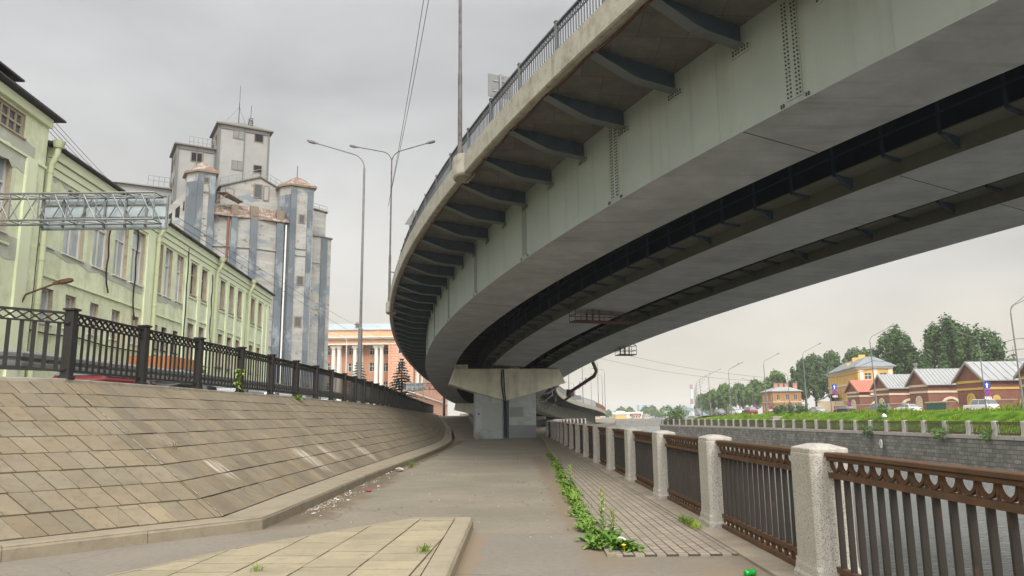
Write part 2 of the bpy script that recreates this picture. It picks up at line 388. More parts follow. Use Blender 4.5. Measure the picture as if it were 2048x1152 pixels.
def sec_at(s):
    s = max(0, min(CUM[-1]-1e-6, s))
    for i in range(len(CUM)-1):
        if s <= CUM[i+1]:
            f = (s-CUM[i])/(CUM[i+1]-CUM[i]); return [lerp(V(a), V(b_), f) for a, b_ in zip(SEC[i], SEC[i+1])]
def slope_p(s, v):
    f, a, b_ = sec_at(s); return lerp(a, b_, v)
sl = MB(); n_rows = 9
# bedding just under the slabs
for i in range(len(SEC)-1):
    d = V((0, 0, -.02)); ks = max(2, int((CUM[i+1]-CUM[i])/.5))
    for k in range(ks):
        s0, s1 = lerp(CUM[i], CUM[i+1], k/ks)+1e-5, lerp(CUM[i], CUM[i+1], (k+1)/ks)-1e-5
        for r in range(n_rows): sl.poly([slope_p(s0, r/n_rows)+d, slope_p(s1, r/n_rows)+d, slope_p(s1, (r+1)/n_rows)+d, slope_p(s0, (r+1)/n_rows)+d], 1)
for r in range(n_rows):
    v0, v1 = r/n_rows+.003, (r+1)/n_rows-.003
    for s0, s1 in ((0, CUM[2]), (CUM[2], CUM[9]), (CUM[9], CUM[12])):
        s = s0 - random.uniform(.0, .45)
        while s < s1:
            w = .48 if s0 else .26
            a, b_ = max(s, s0)+.007, min(s+w, s1)-.007; s += w
            if b_-a < .015: continue
            if a > CUM[9]+12 and r > 5: pass
            P = [slope_p(a, v0), slope_p(b_, v0), slope_p(b_, v1), slope_p(a, v1)]
            nn = (P[1]-P[0]).cross(P[3]-P[0]).normalized()
            if nn.z < 0: nn = -nn
            h = random.uniform(-.006, .006)
            top = [p+nn*(h+random.uniform(-.0015, .0015)) for p in P]
            k = random.choice((.86, .93, .97, 1.0, 1.0, 1.03, 1.07, 1.13)) * random.uniform(.96, 1.04); wm = random.uniform(-.02, .035)
            if random.random() < .08: wm += .03
            sl.hexa([p-nn*.02 for p in P]+top, 0, (k*(1+wm), k, k*(1-wm*1.5)), skip=(0,))
rc = random.Random(2)
for k in range(60):      # pale mortar run along the fold of the slope
    if rc.random() < .5: continue
    v0, v1 = k/60, (k+1)/60; w0, w1 = rc.uniform(.004, .014), rc.uniform(.004, .014); e = V((.006, -.01, .012))
    sl.poly([slope_p(CUM[2]-w0, v0)+e, slope_p(CUM[2]+w0*.7, v0)+e, slope_p(CUM[2]+w1*.7, v1)+e, slope_p(CUM[2]-w1, v1)+e], 2)
slope = sl.build('embankment_slope', [M_slab, M_joint, mat('pale mortar', lin((150, 142, 126)), .95, .12, 6, bump=.3)])
tag(slope, 'long sloping bank faced with rows of tan concrete slabs below the black fence', 'embankment')
LIME = [(CUM[2]+1.9, .25, .95), (CUM[2]+7.4, .2, 1.5), (CUM[2]+9.6, .22, 1.2), (CUM[2]+13.5, .16, 1.5)]
for s_, v_, r_ in LIME: lime_spot(M_slab, slope_p(s_, v_), r_)
# coping along the top
co = MB()
for i in range(len(SEC)-1):
    a, b_ = V(SEC[i][2]), V(SEC[i+1][2]); d = (b_-a).normalized(); w = V((-d.y, d.x, 0))*.42
    L_ = (b_-a).length; k = max(1, int(L_/2.0))
    for j in range(k):
        p, q = lerp(a, b_, j/k)+d*.006, lerp(a, b_, (j+1)/k)-d*.006
        up_ = V((0, 0, .055+random.uniform(-.006, .006)))
        dn = V((0, 0, -.4))
        co.hexa([p+dn, q+dn, q+w+dn, p+w+dn, p+up_, q+up_, q+w+up_, p+w+up_])
co.build('coping', M_conc, slope, bevel=.012)

kb = MB(); st = MB()
for i in range(len(SEC)-1):
    a, b_ = SEC[i], SEC[i+1]; A, B = V(a[0]), V(b_[0]); Ln = (B-A).length; k = max(1, round(Ln/1.25))
    h0, h1 = a[1][2]-a[0][2], b_[1][2]-b_[0][2]
    A2, B2 = V(a[1]), V(b_[1])
    for j in range(k):
        f0, f1 = j/k, (j+1)/k
        g0 = .004/ Ln; p, q = lerp(A, B, f0+g0), lerp(A, B, f1-g0)
        d = (q-p).normalized(); w = V((-d.y, d.x, 0))*.2
        hz0, hz1 = lerp(h0, h1, f0)+random.uniform(-.004, .004), lerp(h0, h1, f1)+random.uniform(-.004, .004)
        dn = V((0, 0, -.1)); o_ = w.normalized()*-.012
        kb.loft([[e+dn+o_, e+V((0, 0, hz*.75))+o_, e+V((0, 0, hz*.93))-o_*.6, e+V((0, 0, hz))-o_*3.5, e+w+V((0, 0, hz)), e+w+dn] for e, hz in ((p, hz0), (q, hz1))])
    st.poly([A+V((0, 0, h0-.012)), B+V((0, 0, h1-.012)), B2+V((0, 0, -.008)), A2+V((0, 0, -.008))])
struct(kb.build('kerb', M_kerb)); struct(st.build('kerb_strip', M_kerb))

# ramp going up behind the pier
g = MB()
RR = [(-2.7, 54, 0), (-3.4, 70, .52), (-5.6, 95, 1.38), (-7, 122, 1.87)]
for (a, b_) in zip(range(9, 12), range(0, 3)):
    A, B = V(SEC[a][0]), V(SEC[a+1][0]); C_, D = V(RR[b_]), V(RR[b_+1]); e = V((0, 0, .006))
    if a == 9: A = A+V((.3, -.5, 0)); 
    g.poly([A+e, C_+e, D+e, B+e])
struct(g.build('ramp', M_asph))
g = MB()
for p, q in zip(RR, RR[1:]):
    p, q = V(p), V(q); w = V((.3, 0, 0)); t1, t2 = V((0, 0, .45+p.z*.15)), V((0, 0, .45+q.z*.15))
    g.hexa([p-V((0, 0, p.z+.1)), q-V((0, 0, q.z+.1)), q+w-V((0, 0, q.z+.1)), p+w-V((0, 0, p.z+.1)), p+t1, q+t2, q+w+t2, p+w+t1])
tag(g.build('ramp_wall', M_conc), 'low concrete wall along the ramp behind the bridge pier', 'wall')

# dirt drifted against the kerb and on the right edge
def dirt_sheet(edge, widths, z=.004):
    mbx = MB(); prev = None
    for (x, y), w in zip(edge, widths):
        cur = (V((x-.02, y, z)), V((x+w, y, z)))
        if prev: mbx.poly([prev[0], prev[1], cur[1], cur[0]])
        prev = cur
    return mbx
rd = random.Random(11)
def dirt_band(M, x0, wid, y0, y1, colr, amt=.85):
    """dust and soil drifted along a line x = x0 between y0 and y1"""
    t = M.node_tree; b = next(n for n in t.nodes if n.type == 'BSDF_PRINCIPLED'); src = b.inputs['Base Color'].links[0].from_socket
    n = lambda k, **a: (lambda q: ([setattr(q, x, y) for x, y in a.items()], q)[1])(t.nodes.new(k)); l = t.links.new
    def ma(op, a, b_, c=None):
        q = n('ShaderNodeMath', operation=op)
        for k, v in enumerate((a, b_) if c is None else (a, b_, c)):
            if hasattr(v, 'links'): l(v, q.inputs[k])
            else: q.inputs[k].default_value = v
        return q.outputs[0]
    def sm(v, a, b_):
        q = n('ShaderNodeMapRange', interpolation_type='SMOOTHSTEP'); l(v, q.inputs[0]); q.inputs[1].default_value = a; q.inputs[2].default_value = b_; return q.outputs[0]
    co = n('ShaderNodeTexCoord'); sp = n('ShaderNodeSeparateXYZ'); l(co.outputs['Object'], sp.inputs[0])
    no = n('ShaderNodeTexNoise'); no.inputs['Scale'].default_value = 1.1; no.inputs['Detail'].default_value = 9; no.inputs['Roughness'].default_value = .68; l(co.outputs['Object'], no.inputs['Vector'])
    d = ma('ABSOLUTE', ma('SUBTRACT', sp.outputs[0], x0), 0); e = ma('DIVIDE', d, wid)
    f = ma('ADD', ma('SUBTRACT', 1.0, e), ma('MULTIPLY', ma('SUBTRACT', no.outputs[0], .5), 2.0))
    f = ma('MULTIPLY', sm(f, .18, .62), ma('MULTIPLY', sm(sp.outputs[1], y0-.5, y0+.6), sm(sp.outputs[1], y1+.5, y1-1.5)))
    mx = n('ShaderNodeMix', data_type='RGBA'); l(ma('MULTIPLY', f, amt), mx.inputs[0]); l(src, mx.inputs[6]); mx.inputs[7].default_value = (*lin(colr), 1); l(mx.outputs[2], b.inputs['Base Color'])
dirt_band(M_asph, -3.45, .85, 11.6, 20.5, (102, 89, 72), 1.0); dirt_band(M_asph, -3.4, .4, 11, 52, (96, 85, 70), .95); dirt_band(M_asph, .9, .32, 8, 30, (118, 104, 86))
M_asph2 = mat('old asphalt', lin((118, 111, 102)), .92, .12, .4, c2=lin((130, 122, 110)), cover=.42, c2scale=.6, edge=.2, c3=lin((104, 95, 84)), cover3=.36, c3scale=14, bump=.5, bscale=90, dist=.006)
g = MB(); pa_ = [(-30, 10.3), (-3.2, 10.34), (-1.6, 10.22), (-.5, 10.3), (.3, 10.18), (.95, 10.26), (.95, 8.35), (2.42, 8.3), (2.42, -15), (-30, -15)]
g.poly([(x, y, .004) for x, y in pa_]); struct(g.build('promenade', M_asph2))
dirt_band(M_asph2, -.55, .3, 2, 12, (126, 110, 90)); dirt_band(M_asph2, 2.5, 1.2, 4.5, 8.6, (124, 108, 88), .7); dirt_band(M_asph2, 1.0, .5, 7.9, 10, (120, 106, 88))

def cracks(M, scale, colr, w=.012, cover=.55, amt=.6):
    """thin wandering cracks, broken up by a broad mask"""
    t = M.node_tree; b = next(n for n in t.nodes if n.type == 'BSDF_PRINCIPLED'); src = b.inputs['Base Color'].links[0].from_socket
    n = lambda k, **a: (lambda q: ([setattr(q, x, y) for x, y in a.items()], q)[1])(t.nodes.new(k)); l = t.links.new
    co = n('ShaderNodeTexCoord'); no = n('ShaderNodeTexNoise'); no.inputs['Scale'].default_value = 2.2; no.inputs['Detail'].default_value = 5; l(co.outputs['Object'], no.inputs['Vector'])
    ad = n('ShaderNodeVectorMath', operation='MULTIPLY_ADD'); l(no.outputs['Color'], ad.inputs[0]); ad.inputs[1].default_value = (.5, .5, 0); l(co.outputs['Object'], ad.inputs[2])
    vo = n('ShaderNodeTexVoronoi', feature='DISTANCE_TO_EDGE'); vo.inputs['Scale'].default_value = scale; l(ad.outputs[0], vo.inputs['Vector'])
    f = n('ShaderNodeMapRange'); f.inputs[1].default_value = w*scale; f.inputs[2].default_value = 0; f.inputs[3].default_value = 0; f.inputs[4].default_value = amt; l(vo.outputs['Distance'], f.inputs[0])
    n2 = n('ShaderNodeTexNoise'); n2.inputs['Scale'].default_value = .45; n2.inputs['Detail'].default_value = 3; l(co.outputs['Object'], n2.inputs['Vector'])
    g = n('ShaderNodeMapRange'); g.inputs[1].default_value = 1-cover-.04; g.inputs[2].default_value = 1-cover+.04; l(n2.outputs[0], g.inputs[0])
    mm = n('ShaderNodeMath', operation='MULTIPLY'); l(f.outputs[0], mm.inputs[0]); l(g.outputs[0], mm.inputs[1])
    mx = n('ShaderNodeMix', data_type='RGBA'); l(mm.outputs[0], mx.inputs[0]); l(src, mx.inputs[6]); mx.inputs[7].default_value = (*lin(colr), 1); l(mx.outputs[2], b.inputs['Base Color'])
cracks(M_asph, .42, (58, 53, 46), .013, .52, .6); cracks(M_asph2, .5, (66, 59, 51), .010, .5, .6); cracks(M_slab, .9, (64, 57, 46), .009, .46, .6)
# litter on that dirt: cigarette ends, paper scraps
lt = MB()
for _ in range(230):
    y = 12.9+abs(rd.gauss(0, 1.3)) if rd.random() < .6 else rd.uniform(11.5, 26); s = sec_at(CUM[2]+(y-10.9))[0].x
    x = s+.06+abs(rd.gauss(0, .17)); a = rd.uniform(0, pi); l_ = rd.uniform(.014, .03); w = .007
    lt.obox((x, y, .006), (cos(a)*l_, sin(a)*l_, 0), (-sin(a)*w, cos(a)*w, 0), (0, 0, .007), 0)
for _ in range(26):
    y = rd.uniform(11.5, 24); s = sec_at(CUM[2]+(y-10.9))[0].x; x = s+.08+abs(rd.gauss(0, .25)); a = rd.uniform(0, pi); l_ = rd.uniform(.03, .07)
    lt.poly([(x, y, .008), (x+cos(a)*l_, y+sin(a)*l_, .02), (x+cos(a+1)*l_, y+sin(a+1)*l_, .03), (x+cos(a+1.7)*l_*.7, y+sin(a+1.7)*l_*.7, .012)], 1)
for _ in range(90):
    x, y = rd.uniform(-3.0, 1.0), rd.uniform(7, 30); a = rd.uniform(0, pi); l_ = rd.uniform(.008, .024)
    lt.obox((x, y, .001), (cos(a)*l_, sin(a)*l_, 0), (-sin(a)*l_*.6, cos(a)*l_*.6, 0), (0, 0, l_*.5), rd.choice((0, 2, 2)))
struct(lt.build('litter', [mat('cigarette paper', lin((190, 184, 170)), .9, .1, 3, bump=0), mat('scrap paper', lin((178, 172, 164)), .8, .2, 9, bump=0), mat('pebble', lin((84, 78, 70)), .9, .2, 5, bump=0)]), 'stuff')
def scrap(name, label, cat, m_, o, r, flat):
    mb = MB(); rr = random.Random(name); rings = []
    for k in range(5):
        q = k/4; rad = r*sin(pi*(.12+.76*q))
        rings.append([V(o)+V((rad*rr.uniform(.6, 1.3)*cos(j*pi/4), rad*rr.uniform(.6, 1.3)*sin(j*pi/4), flat*q*rr.uniform(.8, 1.2)+.006)) for j in range(8)])
    mb.loft(rings); return tag(mb.build(name, m_, origin=o), label, cat)
scrap('crumpled_wrapper', 'crumpled red wrapper on the dirt beside the left kerb', 'litter', mat('red wrapper', lin((150, 60, 58)), .5, .2, 9, bump=.3), (-3.05, 16.2, 0), .07, .05)
scrap('crumpled_bag', 'crumpled pale plastic bag against the foot of the left kerb', 'litter', mat('pale bag', lin((176, 168, 158)), .5, .2, 9, bump=.3), (-3.3, 22.2, 0), .12, .1)

# ================================================================== raised island in the foreground
IS = [(-.58, 10.72), (-1.41, 10.8), (-2.1, 9.85), (-2.93, 8.66), (-3.69, 7.0), (-4.6, 4.4), (-6.2, -2), (-.62, -2)]
def clip(poly, a, b_):
    """keep the part of a polygon left of a->b"""
    outp = []; nx, ny = -(b_[1]-a[1]), b_[0]-a[0]; f = lambda p: (p[0]-a[0])*nx+(p[1]-a[1])*ny
    for i in range(len(poly)):
        p, q = poly[i], poly[(i+1) % len(poly)]; fp, fq = f(p), f(q)
        if fp >= 0: outp.append(p)
        if fp*fq < 0: t_ = fp/(fp-fq); outp.append((p[0]+(q[0]-p[0])*t_, p[1]+(q[1]-p[1])*t_))
    return outp
def inset(poly, ds):
    res = list(poly); n_ = len(poly); r_ = None
    big = [(-50, -50), (50, -50), (50, 50), (-50, 50)]
    for i in range(n_):
        a, b_ = poly[i], poly[(i+1) % n_]; dx, dy = b_[0]-a[0], b_[1]-a[1]; l_ = sqrt(dx*dx+dy*dy); nx, ny = -dy/l_*ds[i], dx/l_*ds[i]
        big = clip(big, (a[0]+nx, a[1]+ny), (b_[0]+nx, b_[1]+ny))
    return big
inn = inset(IS, [.13, .09, .09, .09, .09, .09, .1, .24])
g = MB()
g.prism([(x, y, -.1) for x, y in IS], (0, 0, .232), 1)
# slabs
dy, dx = V((.05, 1, 0)).normalized(), V((1, -.03, 0)).normalized()
for ci in range(-14, 2):
    s = -6-random.uniform(0, .3)
    while s < 6:
        w = random.choice((.40, .40, .42))
        o_ = V((-.86, 8, 0))+dx*(ci*.54)+dy*s
        q = [o_, o_+dx*.522, o_+dx*.522+dy*(w-.018), o_+dy*(w-.018)]; s += w
        pl = [(p.x, p.y) for p in q]
        for i in range(len(inn)): 
            pl = clip(pl, inn[i], inn[(i+1) % len(inn)])
            if len(pl) < 3: break
        if len(pl) < 3: continue
        k = random.choice((.9, .96, 1, 1.04, 1.08)); h = .150+random.uniform(-.004, .004)
        g.prism([(x, y, .125) for x, y in pl], (random.uniform(-.001, .001), 0, h-.125), 0, (k*1.01, k, k*.97))
struct(g.build('island_pavement', [mat('island slabs', lin((146, 136, 115)), .92, .1, 1.4, tint=True, c2=lin((126, 117, 98)), cover=.36, c2scale=2.2, edge=.16, bump=.45, bscale=60, dist=.006, c3=lin((108, 99, 82)), cover3=.3, c3scale=8), M_joint]))
# kerb stones round the island
g = MB()
def kerbline(pts, w, h, L0):
    for p, q in zip(pts, pts[1:]):
        p, q = V((*p, 0)), V((*q, 0)); d = (q-p).normalized(); n_ = V((-d.y, d.x, 0)); k = max(1, round((q-p).length/L0))
        for j in range(k):
            a, b_ = lerp(p, q, j/k)+d*.003, lerp(p, q, (j+1)/k)-d*.003; hh = h+random.uniform(-.003, .003)
            g.loft([[e-n_*.012+V((0, 0, -.1)), e-n_*.012+V((0, 0, hh*.72)), e+n_*.012+V((0, 0, hh*.93)), e+n_*.04+V((0, 0, hh)), e+n_*w+V((0, 0, hh)), e+n_*w+V((0, 0, -.1))] for e in (a, b_)])
kerbline([IS[7], IS[0]], .22, .158, 1.0); kerbline([IS[0], IS[1]], .1, .156, 1.0); kerbline([IS[1], IS[2], IS[3], IS[4], IS[5], IS[6]], .075, .15, 1.0)
struct(g.build('island_kerb', mat('island kerb', lin((146, 136, 117)), .9, .12, 1.5, c2=lin((122, 113, 96)), cover=.4, c2scale=3, edge=.15, bump=.4, bscale=50)))

# ================================================================== paved strip by the river
STRIP = [(1.0, 8.5), (1.2, 17), (1.46, 27), (1.85, 46), (2.0, 56)]
g = MB()
for (x0, y0), (x1, y1) in zip(STRIP, STRIP[1:]):
    g.poly([(x0+.1, y0, .022), (2.42, y0, .022), (2.42, y1, .022), (x1+.1, y1, .022)])
g.poly([(1.1, 8.5, .022), (1.1, 8.5, -.02), (2.42, 8.5, -.02), (2.42, 8.5, .022)])
struct(g.build('paved_strip', M_pave))
g = MB()
for (x0, y0), (x1, y1) in zip(STRIP, STRIP[1:]):
    k = int((y1-y0)/1.0)
    for j in range(k):
        ya, yb = lerp(y0, y1, j/k)+.004, lerp(y0, y1, (j+1)/k)-.004; xa, xb = lerp(x0, x1, j/k), lerp(x0, x1, (j+1)/k)
        h = .03+random.uniform(-.006, .005)+(.05 if ya > 26 else 0)
        g.hexa([(xa, ya, -.05), (xa+.1, ya, -.05), (xb+.1, yb, -.05), (xb, yb, -.05), (xa, ya, h), (xa+.1, ya, h), (xb+.1, yb, h), (xb, yb, h)])
struct(g.build('strip_kerb', M_kerb))
g = MB(); g.box(2.42, 3.2, -15, 57, -.06, .035)
struct(g.build('railing_plinth', mat('plinth concrete', lin((150, 140, 124)), .92, .15, 1.0, c2=lin((120, 108, 92)), cover=.45, c2scale=1.4, edge=.2, bump=.5, bscale=30)))
# ================================================================== granite and iron railing
rail = thing('river_railing', 'near railing of granite posts and rusty brown iron panels along the promenade', 'railing', (2.78, 7, 0))
def post_mesh(parent, x, y, name='post'):
    p = MB(); w, d = .185, .27
    prof = [(1.10, -.05), (1.10, .09), (1.04, .12), (1.02, .17), (.985, .2), (.965, .26), (.965, 1.14), (.95, 1.162)]
    for mult, z in prof: pass
    def ring(mx, z, c_=.035):
        a, b_ = w*mx, d*(1-(1-mx)*w/d)
        return [V((x+sx, y+sy, z)) for sx, sy in ((-a+c_, -b_), (a-c_, -b_), (a, -b_+c_), (a, b_-c_), (a-c_, b_), (-a+c_, b_), (-a, b_-c_), (-a, -b_+c_))]
    p.loft([ring(mx, z, .015 if mx > 1 else .035) for mx, z in prof])
    o = p.build(name, M_gran, parent, bevel=.008)
    c_ = MB(); c_.loft([ring(.93, 1.161, .03), ring(.93, 1.197, .03), ring(.9, 1.203, .03), ring(.3, 1.238, .02)])
    c_.build('cap', M_gran, o, bevel=.004)
    return o
def panel_mesh(parent, x, y0, y1):
    f = MB(); r_ = .03
    f.box(x-.035, x+.035, y0, y1, .955, 1.0); f.box(x-.03, x+.03, y0, y1, .17, .215); f.box(x-.045, x+.045, y0, y1, .04, .085)
    n_ = int((y1-y0)/.19); st_ = (y1-y0)/n_
    for i in range(n_):
        yc = y0+st_*(i+.5); R_ = st_*.5
        # row of U-shaped arcs under the handrail
        pr = []
        for k in range(9):
            a = pi+pi*k/8; pr.append((yc+cos(a)*(R_-.008), 1.096+sin(a)*.082))
        for (ya, za), (yb, zb) in zip(pr, pr[1:]): f.bar((x, ya, za), (x, yb, zb), .024, .026, upv=(1, 0, 0))
        f.box(x-.011, x+.011, yc-R_-.009, yc-R_+.009, 1.0, 1.1)
        # small arches near the foot
        pr = [(yc+cos(a)*(R_-.012), .1+sin(a)*.06) for a in (0, pi/4, pi/2, 3*pi/4, pi)]
        for (ya, za), (yb, zb) in zip(pr, pr[1:]): f.bar((x, ya, za), (x, yb, zb), .036, .018, upv=(1, 0, 0))
        f.box(x-.016, x+.016, yc-R_-.008, yc-R_+.008, .085, .17)
    for yy in (y0+.5, (y0+y1)/2, y1-.5): f.box(x-.03, x+.03, yy-.02, yy+.02, -.02, .04)
    o = f.build('panel', M_rust, parent)
    h = MB(); h.box(x-.06, x+.06, y0, y1, 1.135, 1.172); h.box(x-.045, x+.045, y0, y1, 1.1, 1.135)
    h.build('handrail', M_rust, o, bevel=.006)
    bb = MB()
    for i in range(n_):
        yc = y0+st_*(i+.5); bb.box(x-.024, x+.024, yc-.012, yc+.012, .215, .955)
    bb.build('bars', M_bars, o)
    return o
SP = 3.58; PX = 2.78
post0 = post_mesh(rail, PX, 7.0); panel0 = panel_mesh(rail, PX, 7.26, 7+SP-.26)
def copy_part(o, par, M_):
    c = o.copy(); col.objects.link(c); c.parent = par; c.matrix_basis = M_
    for ch in list(o.children):
        d = ch.copy(); col.objects.link(d); d.parent = c
    return c
RXY = [(PX, 7+SP*k) for k in range(-4, 14)]
def place_railing(par, org, pts, skip_first=False, zb=0., rnd=True):
    """posts at pts, panels between; proto sits with its post at (PX,7) relative to rail's origin"""
    for i, (x, y) in enumerate(pts):
        a, b_ = pts[max(i-1, 0)], pts[min(i+1, len(pts)-1)]
        th = atan2(-(b_[0]-a[0]), b_[1]-a[1])
        copy_part(post0, par, Matrix.Translation(V((x, y, zb))-V(org)) @ Matrix.Rotation(th, 4, 'Z'))
    for p, q in zip(pts, pts[1:]):
        th = atan2(-(q[0]-p[0]), q[1]-p[1]); l_ = (V(q)-V(p)).length; sc = (l_-.54)/(SP-.54)
        M_ = Matrix.Translation(V((*p, zb))-V(org)) @ Matrix.Rotation(th, 4, 'Z') @ Matrix.Translation((0, .27, 0)) @ Matrix.Scale(sc, 4, (0, 1, 0)) @ Matrix.Translation((0, -.27, 0))
        copy_part(panel0, par, M_)
before = [(x, y) for x, y in RXY if y < 6.9]
nxt = [(x, y) for x, y in RXY if y > 7.1]
c1 = [(2.9, 57.1), (3.1, 60.7), (3.4, 64.3), (3.65, 67.8), (3.9, 71.4), (4.15, 75), (4.4, 78.5), (4.65, 82), (4.95, 85.6), (5.3, 89.1), (5.7, 92.6), (6.2, 96.1), (6.8, 99.6), (7.5, 103.1), (8.2, 106.6), (9.0, 110), (9.8, 113.5), (10.7, 117), (11.6, 120.5)]
allp = nxt+[(x-.3, y) for x, y in c1]
place_railing(rail, (2.78, 7, 0), allp)
# panel from proto post back, and posts behind the camera
th_pts = before+[(PX, 7.0)]
for p in before: copy_part(post0, rail, Matrix.Translation(V((*p, 0))-V((2.78, 7, 0))))
for p, q in zip(th_pts, th_pts[1:]): copy_part(panel0, rail, Matrix.Translation(V((*p, 0))-V((2.78, 7, 0))))

# ================================================================== black iron fence on the slope
FP = [(-23.7, -4.0), (-9.05, 12.05), (-7.92, 13.36), (-7.85, 15.4), (-7.55, 20.6), (-7.4, 27.8), (-7.45, 34.4), (-7.66, 41.4), (-8.0, 48), (-8.4, 53.5), (-9.63, 70), (-11.15, 95), (-12.3, 117)]
FZ = 2.255
fence = thing('iron_fence', 'long black iron fence with a lattice band along the top of the sloped bank', 'fence', (-7.92, 13.36, FZ))
fo = V((-7.92, 13.36, FZ))
p = MB(); h = 1.24
p.box(fo.x-.08, fo.x+.08, fo.y-.08, fo.y+.08, FZ, FZ+h-.02); p.box(fo.x-.11, fo.x+.11, fo.y-.11, fo.y+.11, FZ+h-.02, FZ+h+.02); p.box(fo.x-.1, fo.x+.1, fo.y-.1, fo.y+.1, FZ-.005, FZ+.05)
for s in (-1, 1):
    for z in (.14, .97): p.box(fo.x-.03, fo.x+.03, fo.y+s*.08, fo.y+s*.12, FZ+z, FZ+z+.05)
fpost = p.build('post', M_black, fence, bevel=.006)
p = MB(); y0, y1 = fo.y+.09, fo.y+2.5-.09; x = fo.x
p.box(x-.03, x+.03, y0, y1, FZ+1.15, FZ+1.19); p.box(x-.022, x+.022, y0, y1, FZ+.975, FZ+1.005); p.box(x-.025, x+.025, y0, y1, FZ+.13, FZ+.165)
n_ = 12; s_ = (y1-y0)/n_
for i in range(n_):
    ya, yb = y0+s_*i, y0+s_*(i+1); yc = (ya+yb)/2
    p.box(x-.009, x+.009, yc-.033, yc+.033, FZ+.165, FZ+.975)
    for (a, b_) in (((ya, 1.005), (yb, 1.15)), ((yb, 1.005), (ya, 1.15))): p.bar((x, a[0], FZ+a[1]), (x, b_[0], FZ+b_[1]), .022, .036, upv=(1, 0, 0))
    p.obox((x-.013, yc-.028, FZ+1.0775), (.026, 0, 0), (0, .028, .028), (0, .028, -.028))
fpan = p.build('panel', M_black, fence)
tot = plen(FP); s2 = plen(FP[:3]); pts = []
s = s2 - 2.5*4
while s < tot: pts.append(polyline(FP, s)); s += 2.5
for i, (q, d) in enumerate(pts):
    th = atan2(-d.x, d.y)
    loc = V((q.x, q.y, FZ))-fo
    if loc.length > .05: copy_part(fpost, fence, Matrix.Translation(loc) @ Matrix.Rotation(th, 4, 'Z'))
    if i < len(pts)-1:
        e = pts[i+1][0]-q; l_ = e.length; th = atan2(-e.x, e.y); M_ = Matrix.Translation(loc) @ Matrix.Rotation(th, 4, 'Z') @ Matrix.Scale(l_/2.5, 4, (0, 1, 0))
        if loc.length < .05: fpan.matrix_basis = M_
        else: copy_part(fpan, fence, M_)
# steel guard rail along the street just behind
gr = thing('guard_rail', 'galvanised corrugated guard rail along the street behind the black fence', 'guard rail', (-9, 14, SZ))
GP = [(x-.95, y+.15) for x, y in FP]
prof = [(0, .0), (.05, .04), (.05, .1), (0, .135), (0, .17), (.05, .205), (.05, .27), (0, .31)]
rings = []
for i, q in enumerate(GP):
    a, b_ = V(GP[max(0, i-1)]), V(GP[min(len(GP)-1, i+1)]); d = (b_-a).normalized(); n2 = V((d.y, -d.x))
    rings.append([(q[0]+n2.x*o_, q[1]+n2.y*o_, SZ+.62+z) for o_, z in prof])
bm = MB(); bm.loft(rings, closed=False); bo = bm.build('beam', M_zinc, gr); so = bo.modifiers.new('thickness', 'SOLIDIFY'); so.thickness = .006
s = 16.
while s < plen(GP)-30:
    q, d = polyline(GP, s); n2 = V((-d.y, d.x))
    pb = MB(); pb.obox((q.x+n2.x*.02, q.y+n2.y*.02, SZ-.02), (d.x*.09, d.y*.09, 0), (n2.x*.14, n2.y*.14, 0), (0, 0, .98)); pb.build('post', M_zinc, gr)
    s += 3.0
# ================================================================== overpass
DT = .5; T0, T1 = -60.0, 300.0
def kap(t): return (.011957-.00013*t) if t < 78 else (.0019 if t < 84 else (.006 if t < 140 else -.006)) if t > -20 else .0145
def slo(t): return -.0445 if t < 168 else (-.02 if t < 180 else -.0008)
FR = []
def integrate():
    x, y, th, z = 9.029, 8.0, -.563156, 7.834; res = {0: (x, y, z, th)}
    k = 0; t = 0
    while t < T1:
        th += kap(t)*DT; x += sin(th)*DT; y += cos(th)*DT; z += slo(t)*DT; t += DT; k += 1; res[k] = (x, y, z, th)
    x, y, th, z = 9.029, 8.0, -.563156, 7.834; t = 0; k = 0
    while t > T0:
        x -= sin(th)*DT; y -= cos(th)*DT; th -= kap(t)*DT; z -= slo(t)*DT; t -= DT; k -= 1; res[k] = (x, y, z, th)
    return res
FRM = integrate()
def bf(t):
    k = t/DT; i = math.floor(k); f = k-i; a, b_ = FRM[i], FRM[min(i+1, max(FRM))]
    return tuple(lerp(p, q, f) for p, q in zip(a, b_))
SE = .055
def bp(t, off, dz):
    x, y, z, th = bf(t); return V((x+off*cos(th), y-off*sin(th), z+dz-SE*off))
def sweep(mb, prof, ts, mi=0, closed=True, mis=None):
    """profile [(off, dz)] swept along the bridge; mis gives a material index per profile edge"""
    i = len(mb.v); n = len(prof)
    for t in ts: mb.v += [tuple(bp(t, o_, d)) for o_, d in prof]
    for k in range(len(ts)-1):
        for j in range(n if closed else n-1):
            a = i+k*n+j; b_ = i+k*n+(j+1) % n
            mb.f.append((a, b_, b_+n, a+n)); mb.mi.append(mis[j] if mis else mi); mb.c.append(1.0)
    if closed:
        mb.f.append(tuple(range(i+n-1, i-1, -1))); e = i+(len(ts)-1)*n; mb.f.append(tuple(range(e, e+n))); mb.mi += [mi, mi]; mb.c += [1.0, 1.0]
def trange(a, b_, st=2.0):
    n = max(1, round((b_-a)/st)); return [a+(b_-a)*k/n for k in range(n+1)]
M_web = mat('girder web paint', lin((148, 156, 150)), .5, .07, .7, c2=lin((138, 146, 140)), cover=.4, c2scale=.5, edge=.25, bump=.06, bscale=8, spec=.35, c3=lin((148, 148, 132)), cover3=.3, c3scale=3, streak=(lin((118, 120, 104)), (2.6, 2.6, .16), .5))
M_bot = mat('girder underside', lin((190, 193, 196)), .85, .12, .5, c2=lin((158, 160, 162)), cover=.42, c2scale=.8, edge=.22, bump=.2, bscale=12, stretch=(1, 1, 1), streak=(lin((136, 136, 134)), (.4, 4.0, 1), .55))
